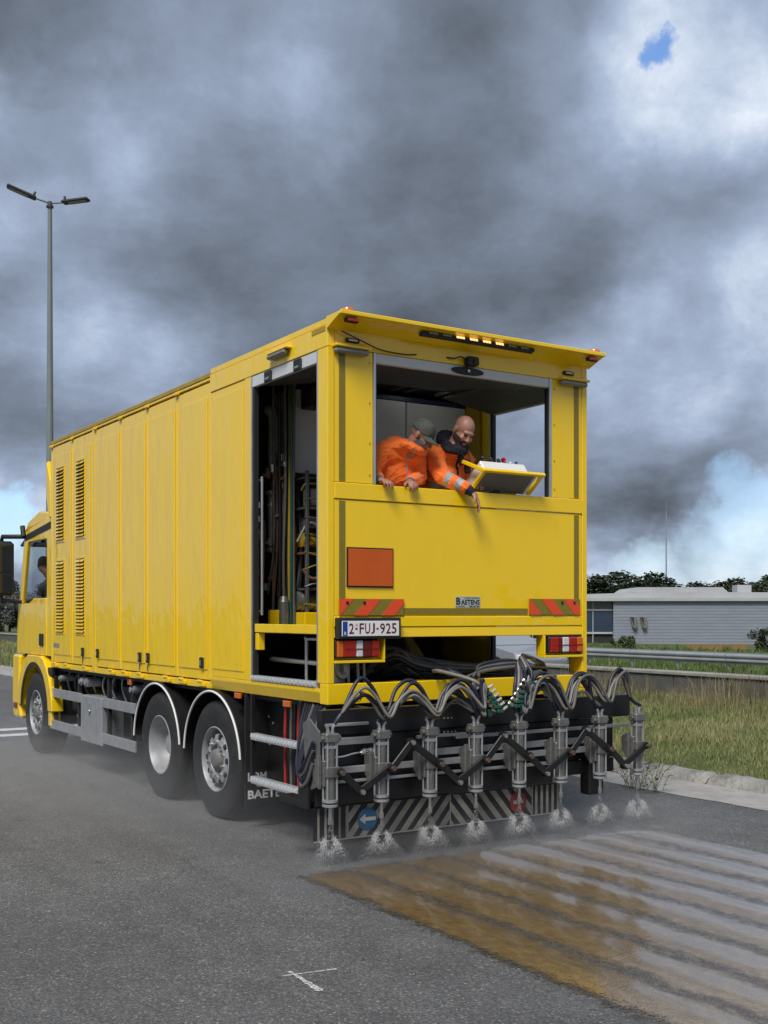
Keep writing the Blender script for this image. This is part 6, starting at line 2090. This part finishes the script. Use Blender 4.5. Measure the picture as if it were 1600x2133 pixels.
# hood bunched round the neck
for k in range(9):
    a = 2 * PI * k / 9
    c1 = Vector((0.865 + 0.098 * math.cos(a), 0.185 + 0.090 * math.sin(a), 3.135 + 0.035 * math.sin(a) - 0.02 * math.cos(a)))
    a2 = 2 * PI * (k + 1) / 9
    c2 = Vector((0.865 + 0.098 * math.cos(a2), 0.185 + 0.090 * math.sin(a2), 3.135 + 0.035 * math.sin(a2) - 0.02 * math.cos(a2)))
    bd.cap(c1, c2, 0.036, 0.036, 'hivis')
bd.ell((0.79, 0.30, 3.16), (0.10, 0.085, 0.07), 'hivis')
head(bd, HA, MA, 'skin_a', (0.86, 0.20, 3.10))
# right arm (viewer's left) and left arm
bd.cap((0.655, 0.29, 3.08), (0.555, 0.27, 2.925), 0.078, 0.064, 'hivis', 'arm'); bd.cap((0.555, 0.27, 2.925), (0.505, 0.10, 2.850), 0.062, 0.047, 'hivis', 'fore_a')
bd.cap((0.505, 0.10, 2.850), (0.492, 0.065, 2.836), 0.042, 0.036, 'grey_cloth')
bd.cap((0.985, 0.28, 3.07), (0.985, 0.25, 2.905), 0.078, 0.064, 'hivis', 'arm'); bd.cap((0.985, 0.25, 2.905), (0.80, 0.09, 2.848), 0.062, 0.047, 'hivis', 'fore_a')
bd.cap((0.80, 0.09, 2.848), (0.765, 0.06, 2.836), 0.042, 0.036, 'grey_cloth')
hand(bd, (0.488, 0.055, 2.830), (0.05, -1, -0.10), (0, -0.1, -1), (1, 0, 0), 'skin_a', (0.35, 0.75, 0.45), 1.0)
hand(bd, (0.755, 0.050, 2.830), (-0.28, -1, -0.10), (0, -0.1, -1), (-1, 0, 0), 'skin_a', (0.70, 0.70, 0.35), 1.0)
MAi = np.array(MA.transposed()); HAn = np.array(HA)


def rule_a(names, who, t, ce, prims):
    loc = (ce - HAn) @ np.array(MA)
    out = list(names)
    for i in range(len(out)):
        q = prims[who[i]]
        if q[6] == 'head':
            x, y_, z = loc[i]
            if (z < -0.050 and y_ < 0.0 and not (abs(x) < 0.018 and -0.058 > z > -0.078)) or (z < -0.02 and abs(x) > 0.052 and y_ < -0.0):
                out[i] = 'beard_grey'
            elif z > 0.0 and y_ > 0.035:
                out[i] = 'beard_grey'
        elif names[i] == 'hivis' and q[6] is None and ce[i][2] < 2.79:
            out[i] = 'grey_cloth'
        elif names[i] == 'hivis' and q[6] is None and ce[i][1] < 0.30 and abs(ce[i][0] - 0.835 - (3.0 - ce[i][2]) * 0.10) < 0.007 and ce[i][2] < 3.09:
            out[i] = 'reflective_band'
    return out


bd.build('body', pa, 0.0065, rule_a)
# cap: crown and brim
mb = MB(); v = []; f = []
N, Mr = 24, 7
for j in range(Mr + 1):
    th = (PI / 2) * j / Mr
    for k in range(N):
        an = 2 * PI * k / N
        rr = math.cos(th) ** 0.75 if j < Mr else 0.0
        p = Vector((0.087 * rr * math.cos(an), 0.016 + 0.107 * rr * math.sin(an), 0.030 + 0.100 * math.sin(th)))
        v.append(HA + MA @ p)
for j in range(Mr):
    for k in range(N):
        f.append((j * N + k, j * N + (k + 1) % N, (j + 1) * N + (k + 1) % N, (j + 1) * N + k))
mb.add(v, f)
v = []; f = []
for j in range(5):
    for k in range(13):
        an = -PI / 2 + (k - 6) / 6 * 1.15
        ext = j / 4 * 0.072 * math.cos((k - 6) / 6 * 1.15) ** 0.6
        p = Vector((0.086 * math.cos(an), 0.016 + 0.106 * math.sin(an) - ext, 0.036 - 0.016 * (j / 4) - 0.020 * ((k - 6) / 6) ** 2))
        v.append(HA + MA @ p)
for j in range(4):
    for k in range(12):
        f.append((j * 13 + k, j * 13 + k + 1, (j + 1) * 13 + k + 1, (j + 1) * 13 + k))
n0 = len(v)
v2 = [Vector(p) + MA @ Vector((0, 0, -0.004)) for p in v]
f2 = [tuple(n0 + i for i in reversed(q)) for q in f]
edge = [k for k in range(13)] + [j * 13 + 12 for j in range(1, 5)] + [4 * 13 + k for k in range(11, -1, -1)] + [j * 13 for j in range(3, 0, -1)]
f3 = [(edge[i], edge[(i + 1) % len(edge)], n0 + edge[(i + 1) % len(edge)], n0 + edge[i]) for i in range(len(edge))]
mb.add(list(v) + v2, f + f2 + f3)
mb.build('cap', 'cap_cloth', pa, smooth=60)['label'] = 'grey green baseball cap'

# ---- the bald man, one arm hanging over the ledge
pb = thing('person', 'bald bearded person in an orange jacket, one arm hanging over the window ledge', 'person', (1.30, 0.45, FL), 'people in the rear window')
bd = Body()
HB = Vector((1.325, 0.115, 3.290)); MB_ = rot_head(-4, 40, 8)
legs(bd, 1.30, 0.68, 0.62, 2.60, FL, 'work_trousers')
bd.ell((1.30, 0.66, 2.66), (0.175, 0.13, 0.13), 'work_trousers')
bd.cap((1.30, 0.58, 2.74), (1.29, 0.38, 3.00), 0.140, 0.150, 'hivis')
bd.cap((1.17, 0.30, 3.09), (1.41, 0.30, 3.09), 0.102, 0.098, 'hivis')
bd.ell((1.29, 0.32, 2.93), (0.172, 0.12, 0.17), 'hivis')
bd.ell((1.29, 0.24, 3.13), (0.12, 0.10, 0.07), 'hivis')
for k in range(9):
    a = 2 * PI * k / 9; a2 = 2 * PI * (k + 1) / 9
    f_ = lambda q: Vector((1.300 + 0.085 * math.cos(q), 0.195 + 0.080 * math.sin(q), 3.185 + 0.050 * math.sin(q)))
    bd.cap(f_(a), f_(a2), 0.029, 0.029, 'navy_cloth')
    g2 = lambda q: Vector((1.295 + 0.092 * math.cos(q), 0.205 + 0.082 * math.sin(q), 3.150 + 0.030 * math.sin(q)))
    bd.cap(g2(a), g2(a2), 0.030, 0.030, 'navy_cloth')
bd.ell((1.27, 0.285, 3.245), (0.095, 0.06, 0.075), 'navy_cloth')
bd.cap((1.31, 0.135, 3.13), (1.33, 0.150, 3.03), 0.030, 0.022, 'navy_cloth')
head(bd, HB, MB_, 'skin_b', (1.30, 0.20, 3.17))
bd.cap((1.135, 0.28, 3.085), (1.105, 0.10, 2.905), 0.080, 0.068, 'hivis', 'arm')
bd.cap((1.105, 0.10, 2.905), (1.215, -0.045, 2.815), 0.066, 0.052, 'hivis', 'fore')
bd.cap((1.215, -0.045, 2.815), (1.252, -0.075, 2.782), 0.048, 0.040, 'navy_cloth')
bd.cap((1.455, 0.29, 3.08), (1.475, 0.33, 2.88), 0.088, 0.072, 'hivis', 'arm')
bd.cap((1.475, 0.33, 2.88), (1.44, 0.18, 2.85), 0.068, 0.052, 'hivis', 'fore')
hand(bd, (1.262, -0.086, 2.772), (0.42, -0.28, -0.85), (-0.6, 0.5, -0.45), (0.35, -0.8, 0.35), 'skin_b', ((0.15, 0.35, 0.25), (0.25, 0.40, 0.30), (0.30, 0.5, 0.3), (0.40, 0.55, 0.35)), 1.02)
hand(bd, (1.432, 0.150, 2.850), (0.0, -0.9, 0.15), (0, -0.2, -1), (-1, 0, 0), 'skin_b', (0.5, 0.6, 0.4), 1.0)
HBn = np.array(HB)


def rule_b(names, who, t, ce, prims):
    loc = (ce - HBn) @ np.array(MB_)
    out = list(names)
    for i in range(len(out)):
        q = prims[who[i]]
        if q[6] == 'head':
            x, y_, z = loc[i]
            if (z < -0.052 and y_ < -0.005) or (-0.052 <= z < -0.043 and y_ < -0.07 and abs(x) < 0.032) or (z < -0.03 and abs(x) > 0.054 and y_ < 0.0):
                out[i] = 'beard_dark'
        elif q[6] == 'fore' and names[i] == 'hivis':
            if 0.18 < t[i] < 0.42 or 0.66 < t[i] < 0.92: out[i] = 'reflective_band'
        elif names[i] == 'hivis' and q[6] is None and ce[i][1] < 0.32:
            if abs(ce[i][0] - 1.335 - (3.0 - ce[i][2]) * 0.05) < 0.009: out[i] = 'navy_cloth'
            elif 2.83 < ce[i][2] < 2.89: out[i] = 'reflective_band'
    return out


bd.build('body', pb, 0.0065, rule_b)

# ---- the driver, seen through the cab window
pd = thing('person', 'driver in dark clothes seen through the side window of the cab', 'person', (0.35, 7.8, 1.27))
bd = Body()
HD = Vector((0.215, 8.00, 2.47)); MD = rot_head(150, 10, 6)
bd.cap((0.36, 7.72, 1.80), (0.33, 7.84, 2.12), 0.15, 0.155, 'grey_cloth'); bd.cap((0.24, 7.86, 2.20), (0.44, 7.86, 2.18), 0.085, 0.085, 'grey_cloth')
head(bd, HD, MD, 'skin_a', (0.30, 7.87, 2.26))
for s in (-1, 1):
    bd.cap((0.34 + s * .17, 7.86, 2.17), (0.36 + s * .19, 8.02, 1.98), 0.066, 0.055, 'grey_cloth'); bd.cap((0.36 + s * .19, 8.02, 1.98), (0.42 + s * .17, 8.18, 2.03), 0.052, 0.04, 'grey_cloth')
    hand(bd, (0.42 + s * .17, 8.19, 2.03), (-s * .2, 1, 0.25), (0, 0.4, -1), (-s, 0, 0.5), 'skin_a', (0.5, 0.8, 0.6))
    bd.cap((0.40 + s * .10, 7.70, 1.80), (0.42 + s * .13, 8.10, 1.80), 0.09, 0.07, 'work_trousers'); bd.cap((0.42 + s * .13, 8.10, 1.80), (0.42 + s * .13, 8.26, 1.38), 0.065, 0.05, 'work_trousers')
    bd.cap((0.42 + s * .13, 8.24, 1.33), (0.42 + s * .13, 8.40, 1.325), 0.045, 0.038, 'boot_black')
HDn = np.array(HD)


def rule_d(names, who, t, ce, prims):
    loc = (ce - HDn) @ np.array(MD)
    out = list(names)
    for i in range(len(out)):
        if prims[who[i]][6] == 'head' and (loc[i][2] > 0.055 or (loc[i][2] > -0.02 and loc[i][1] > 0.03)):
            out[i] = 'beard_dark'
    return out


bd.build('body', pd, 0.009, rule_d)

# ================================================================== silver van on the far carriageway
VX, VY = 15.0, 17.3
van = thing('estate_car', 'silver estate car on the far road, glimpsed through the gap under the truck body', 'car', (VX, VY, 0))
# side faces -X (towards the viewer), nose towards -Y
prof = [(-2.15, 0.35), (-2.2, 0.62), (-2.1, 0.82), (-1.2, 0.98), (-0.55, 1.42), (0.1, 1.52), (1.2, 1.50), (1.95, 1.36), (2.12, 0.95), (2.16, 0.55), (2.1, 0.35), (1.75, 0.35)]
arch = lambda yc: [(yc + 0.36 * math.cos(a), 0.33 + 0.36 * math.sin(a)) for a in [R(5 + 170 * k / 8) for k in range(9)]]
low = [(2.1, 0.30)] + arch(1.38) + [(0.9, 0.28), (-0.9, 0.28)] + arch(-1.35) + [(-2.1, 0.30)]
up = [(-2.15, 0.35), (-2.2, 0.62), (-2.1, 0.84), (-1.25, 0.98), (1.98, 1.02), (2.14, 0.95), (2.16, 0.55)]
mb = MB(); mb.prism([(VY + a, b) for a, b in low + up], 'x', VX - 0.86, VX + 0.86); bo = mb.build('body', 'silver_paint', van, bevel=0.04, segs=2)
gh = [(-1.15, 0.985), (-0.50, 1.43), (0.1, 1.52), (1.2, 1.50), (1.85, 1.38), (1.98, 1.025)]
v = [(VX + s * (0.82 if z < 1.1 else 0.68), VY + a, z) for s in (-1, 1) for a, z in gh]
n = len(gh)
mb = MB(); mb.add(v, [(i, (i + 1) % n, n + (i + 1) % n, n + i) for i in range(n)] + [tuple(range(n)), tuple(range(2 * n - 1, n - 1, -1))]); mb.build('cabin', 'silver_paint', van, bevel=0.03)
for s in (-1, 1):
    for (a0, a1, b0, b1) in ((-0.92, 0.12, -0.42, 0.12), (0.20, 1.02, 0.20, 1.0), (1.10, 1.80, 1.08, 1.62)):
        off = lambda z: 0.82 - (z - 1.0) / 0.5 * 0.14 + 0.012
        q = [(VX + s * off(1.04), VY + a0, 1.04), (VX + s * off(1.04), VY + a1, 1.04), (VX + s * off(1.42), VY + b1, 1.42 if b1 < 1.3 else 1.36), (VX + s * off(1.42), VY + b0, 1.42)]
        q2 = [(x - s * 0.02, y_, z) for x, y_, z in q]
        mb = MB(); mb.add(q + q2, [(0, 1, 2, 3), (7, 6, 5, 4), (0, 4, 5, 1), (1, 5, 6, 2), (2, 6, 7, 3), (3, 7, 4, 0)]); mb.build('side_window', 'car_glass', van)
    for yc in (-1.35, 1.38):
        c = Vector((VX + s * 0.74, VY + yc, 0.33))
        mb = MB(); mb.lathe([(-.1, .2), (-.11, .30), (-.08, .33), (.08, .33), (.11, .30), (.1, .2)], c, (1, 0, 0), 28); wv = mb.build('wheel', 'rubber', van, smooth=40)
        mb = MB(); mb.lathe([(0, 0), (.10, 0), (.10, .05), (.07, .12), (.10, .2), (0, .2)], c, (s, 0, 0), 20, closed=False); mb.build('rim', 'aluminium', wv, smooth=40)
    mb = MB(); mb.box(VX + s * .87 - .03, VX + s * .87 + .03, VY + 0.0, VY + 0.16, 0.86, 0.89); mb.build('door_handle', 'silver_paint', van, bevel=0.008)
    mb = MB(); mb.box(VX + s * .96 - .09, VX + s * .96 + .09, VY - 0.78, VY - 0.66, 1.0, 1.14); mb.build('mirror', 'silver_paint', van, bevel=0.03)
    mb = MB(); mb.box(VX + s * .7 - .12, VX + s * .7 + .12, VY - 2.2, VY - 2.02, 0.62, 0.78); mb.build('headlight', 'lens_clear', van, bevel=0.03)
    mb = MB(); mb.box(VX + s * .76 - .09, VX + s * .76 + .09, VY + 2.08, VY + 2.17, 0.75, 0.95); mb.build('rear_light', 'lens_red', van, bevel=0.02)

# ================================================================== the sprayed emulsion on the road
def emulsion_mat():
    m = bpy.data.materials.new('emulsion')
    m.use_nodes = True
    t = NT(m.node_tree)
    b = t.n['Principled BSDF']
    co = t.new('ShaderNodeTexCoord').outputs['Object']
    s = t.sep(co)
    wob = t.math('MULTIPLY', t.math('SUBTRACT', t.noise(co, 2.0, 5.0, 0.65), 0.5), 0.22)
    ph = t.math('DIVIDE', t.math('SUBTRACT', t.math('ADD', s[0], wob), NX[0]), 0.4215)
    cs_ = t.math('COSINE', t.math('MULTIPLY', ph, 2 * PI))      # 1 on a stripe, -1 in the gap
    fine = t.noise(t.vmath('MULTIPLY', co, (1.0, 0.45, 1.0)), 26.0, 5.0, 0.65)
    agg = t.voro(co, 80.0)
    band = t.math('ADD', cs_, t.math('MULTIPLY', t.math('SUBTRACT', fine, 0.5), 1.3))
    f = t.rng(band, -1.25, -0.25, 0.0, 1.0, True)
    spk = t.rng(t.voro(co, 70.0, 'F1', 'Color'), 0.0, 1.0, 0.8, 1.2)
    brown = t.ramp(fine, [(0.3, (0.115, 0.066, 0.014)), (0.5, (0.175, 0.105, 0.024)), (0.72, (0.25, 0.165, 0.050))])
    b.inputs['Coat IOR'].default_value = 1.6
    dark = t.ramp(t.sep(t.voro(co, 95.0, 'F1', 'Color'))[0], [(0.0, (0.026, 0.023, 0.018)), (0.8, (0.062, 0.054, 0.042)), (1.0, (0.13, 0.115, 0.09))])
    t.l.new(t.mix(f, dark, brown), b.inputs['Base Color'])
    t.l.new(t.rng(f, 0.0, 1.0, 0.30, 0.10), b.inputs['Roughness'])
    b.inputs['IOR'].default_value = 1.7
    t.l.new(t.rng(f, 0.0, 1.0, 0.25, 1.0), b.inputs['Coat Weight'])
    b.inputs['Coat Roughness'].default_value = 0.07
    h = t.math('ADD', t.math('MULTIPLY', agg, t.rng(f, 0, 1, -1.1, -0.6)), t.math('MULTIPLY', fine, 1.0))
    h = t.math('ADD', h, t.math('MULTIPLY', t.noise(t.vmath('MULTIPLY', co, (1.0, 0.35, 1.0)), 9.0, 3.0, 0.5), 0.25))
    h = t.math('ADD', h, t.math('MULTIPLY', t.noise(t.vmath('MULTIPLY', co, (0.55, 1.6, 1.0)), 17.0, 4.0, 0.6, 0.5), t.rng(f, 0, 1, 0.2, 1.1)))
    t.l.new(t.bump(h, 0.75, 0.009), b.inputs['Normal'])
    t.l.new(t.bump(h, 0.055, 0.009), b.inputs['Coat Normal'])
    # ragged outer edge
    edge = t.math('MINIMUM', t.math('SUBTRACT', s[0], NX[0] - 0.20), t.math('SUBTRACT', NX[7] + 0.24, s[0]))
    edge = t.math('MINIMUM', edge, t.math('SUBTRACT', -0.30, s[1]))
    edge = t.math('ADD', edge, t.math('ADD', t.math('MULTIPLY', t.math('SUBTRACT', t.noise(co, 3.5, 6.0, 0.72), 0.5), 0.30), t.math('MULTIPLY', t.math('SUBTRACT', t.noise(co, 70.0, 4.0, 0.75), 0.5), 0.42)))
    al = t.rng(edge, -0.02, 0.05)
    tr = t.new('ShaderNodeBsdfTransparent')
    mx = t.new('ShaderNodeMixShader')
    t.l.new(al, mx.inputs[0]); t.l.new(tr.outputs[0], mx.inputs[1]); t.l.new(b.outputs[0], mx.inputs[2])
    t.l.new(mx.outputs[0], t.n['Material Output'].inputs[0])
    MATS['emulsion'] = m


emulsion_mat()
gx = np.linspace(-0.62, 3.12, 150); gy_ = np.linspace(-9.0, -0.22, 340)
XX_, YY_ = np.meshgrid(gx, gy_)
g = np.random.default_rng(21)


def lowfreq(nx_, ny_, seed):
    gg = np.random.default_rng(seed)
    out = np.zeros_like(XX_)
    for k in range(18):
        kx, ky = gg.normal(0, nx_), gg.normal(0, ny_)
        out += np.sin(kx * XX_ + ky * YY_ + gg.uniform(0, 6.28))
    return out / 4.2


ph = (XX_ + 0.03 * lowfreq(2, 2, 5) - NX[0]) / 0.4215
rip = np.cos(2 * PI * ph)
fade = np.clip(np.minimum(XX_ - (NX[0] - 0.30), NX[7] + 0.30 - XX_) / 0.12, 0, 1) * np.clip((-0.26 - YY_) / 0.2, 0, 1)
ZZ_ = 0.005 + fade * (0.0085 * (rip * 0.5 + 0.5) + 0.0004 * lowfreq(14, 8, 6))
V = np.stack([XX_, YY_, np.maximum(ZZ_, 0.004)], -1).reshape(-1, 3)
nxg = len(gx)
ii = (np.arange(len(gy_) - 1)[:, None] * nxg + np.arange(nxg - 1)[None, :]).ravel()
F = np.stack([ii, ii + 1, ii + nxg + 1, ii + nxg], 1)
tag(np_mesh('emulsion_film', V, F, 'emulsion', smooth=True), 'wet brown emulsion lying in eight stripes on the road behind the truck', 'emulsion', kind='stuff')

# ================================================================== spray under each nozzle: droplets


def droplet_mat():
    m = bpy.data.materials.new('droplet')
    m.use_nodes = True
    t = NT(m.node_tree)
    b = t.n['Principled BSDF']
    b.inputs['Base Color'].default_value = (0.80, 0.81, 0.80, 1)
    b.inputs['Roughness'].default_value = 0.2
    b.inputs['Alpha'].default_value = 0.38
    MATS['droplet'] = m


droplet_mat()
ORDN = ['first', 'second', 'third', 'fourth', 'fifth', 'sixth', 'seventh', 'eighth']


def spray(i):
    g = np.random.default_rng(300 + i)
    x0 = NX[i]
    n = int(4600 * g.uniform(0.75, 1.15))
    h0 = 0.262 * g.uniform(0.93, 1.05)
    lean_ = g.uniform(-0.05, 0.05); wide_ = g.uniform(0.85, 1.2)
    u = g.uniform(-1, 1, n)
    kind = g.uniform(0, 1, n)
    u = np.where(kind < 0.45, np.sign(u) * g.beta(6, 1.6, n) * 0.98, u)     # edge jets of the fan
    q = g.uniform(0, 1, n) ** 1.15                                          # 0 at the break-up, 1 at the road
    start = 0.262 - 0.115 * (1 - np.abs(u)) ** 0.9 + g.normal(0, 0.008, n)
    z = start * (1 - q) + 0.008
    half = (0.044 + 0.185 * (1 - z / h0)) * wide_
    x = x0 + u * half + g.normal(0, 0.007, n) + lean_ * (h0 - z)
    yv = NY + g.normal(0, 0.018, n) * (1 + 3.0 * q) - 0.03 * q
    s = g.uniform(0.0005, 0.0015, n) * np.where(q < 0.13, 1.6, 0.95) * (1.0 - 0.55 * q)
    el = np.where(q < 0.4, 4.5, 3.0)
    # thin jet from the tip
    m = 90
    zz = g.uniform(0.24, 0.36, m); jx = x0 + g.uniform(-1, 1, m) * (0.36 - zz) * 0.42; jy = NY + g.normal(0, .003, m)
    x = np.concatenate([x, jx]); yv = np.concatenate([yv, jy]); z = np.concatenate([z, zz]); s = np.concatenate([s, np.full(m, 0.0011)]); el = np.concatenate([el, np.full(m, 5.0)]); uu = np.concatenate([u, np.zeros(m)])
    N_ = len(x)
    a = g.uniform(0, 6.28, N_)
    V = np.zeros((N_, 5, 3))
    for k in range(3):
        V[:, k, 0] = x + np.cos(a + 2.094 * k) * s; V[:, k, 1] = yv + np.sin(a + 2.094 * k) * s; V[:, k, 2] = z
    V[:, 3] = np.stack([x + uu * s * el * 0.45, yv, z - s * el], 1); V[:, 4] = np.stack([x - uu * s * el * 0.45, yv, z + s * el], 1)
    o = np.arange(N_)[:, None] * 5
    F = np.concatenate([o + np.array([t]) for t in ((0, 1, 4), (1, 2, 4), (2, 0, 4), (1, 0, 3), (2, 1, 3), (0, 2, 3))])
    ob = np_mesh('water_spray', V.reshape(-1, 3), F, 'droplet')
    tag(ob, 'fan of pale spray under the ' + ORDN[i] + ' nozzle from the left', 'spray', 'sprays under the nozzles')


for i in range(8):
    spray(i)

# ================================================================== drifting mist of the spray, low over the road
def mist_mat(name, dens):
    m = bpy.data.materials.new(name)
    m.use_nodes = True
    t = NT(m.node_tree)
    t.n.remove(t.n['Principled BSDF'])
    v = t.new('ShaderNodeVolumePrincipled')
    v.inputs['Color'].default_value = (0.88, 0.89, 0.90, 1)
    v.inputs['Density'].default_value = dens
    v.inputs['Anisotropy'].default_value = 0.2
    t.l.new(v.outputs[0], t.n['Material Output'].inputs['Volume'])
    MATS[name] = m


mist_mat('mist_thin', 0.035)
mist_mat('mist_mid', 0.042)


def mist(parts, mat, label):
    mb = MB()
    for c, r in parts:
        n, m = 24, 14
        v = []; f = []
        for j in range(1, m):
            th = PI * j / m
            for k in range(n):
                an = 2 * PI * k / n
                v.append((c[0] + r[0] * math.sin(th) * math.cos(an), c[1] + r[1] * math.sin(th) * math.sin(an), c[2] + r[2] * math.cos(th)))
        for j in range(m - 2):
            for k in range(n):
                f.append((j * n + k, (j + 1) * n + k, (j + 1) * n + (k + 1) % n, j * n + (k + 1) % n))
        f += [tuple(range(n)), tuple(range((m - 1) * n - 1, (m - 2) * n - 1, -1))]
        mb.add(v, f)
    return tag(mb.build('mist', mat, smooth=180), label, 'mist', kind='stuff')


def layered(c, r, mat, label):
    """nested shells, so that the mist thins out towards its rim"""
    for k, s in enumerate((1.0, 0.82, 0.64, 0.46)):
        mist([((c[0], c[1], c[2]), (r[0] * (0.55 + 0.45 * s), r[1] * s, r[2] * s))], mat, label + (', core', ', inner veil', ', middle veil', ', outer veil')[3 - k])


layered((1.2, -0.60, 0.06), (2.5, 0.80, 0.34), 'mist_mid', 'pale mist over the road under the spray bar')
layered((-0.4, 4.2, 0.02), (1.7, 5.6, 0.66), 'mist_thin', 'thin mist along the wheels on the left of the truck')
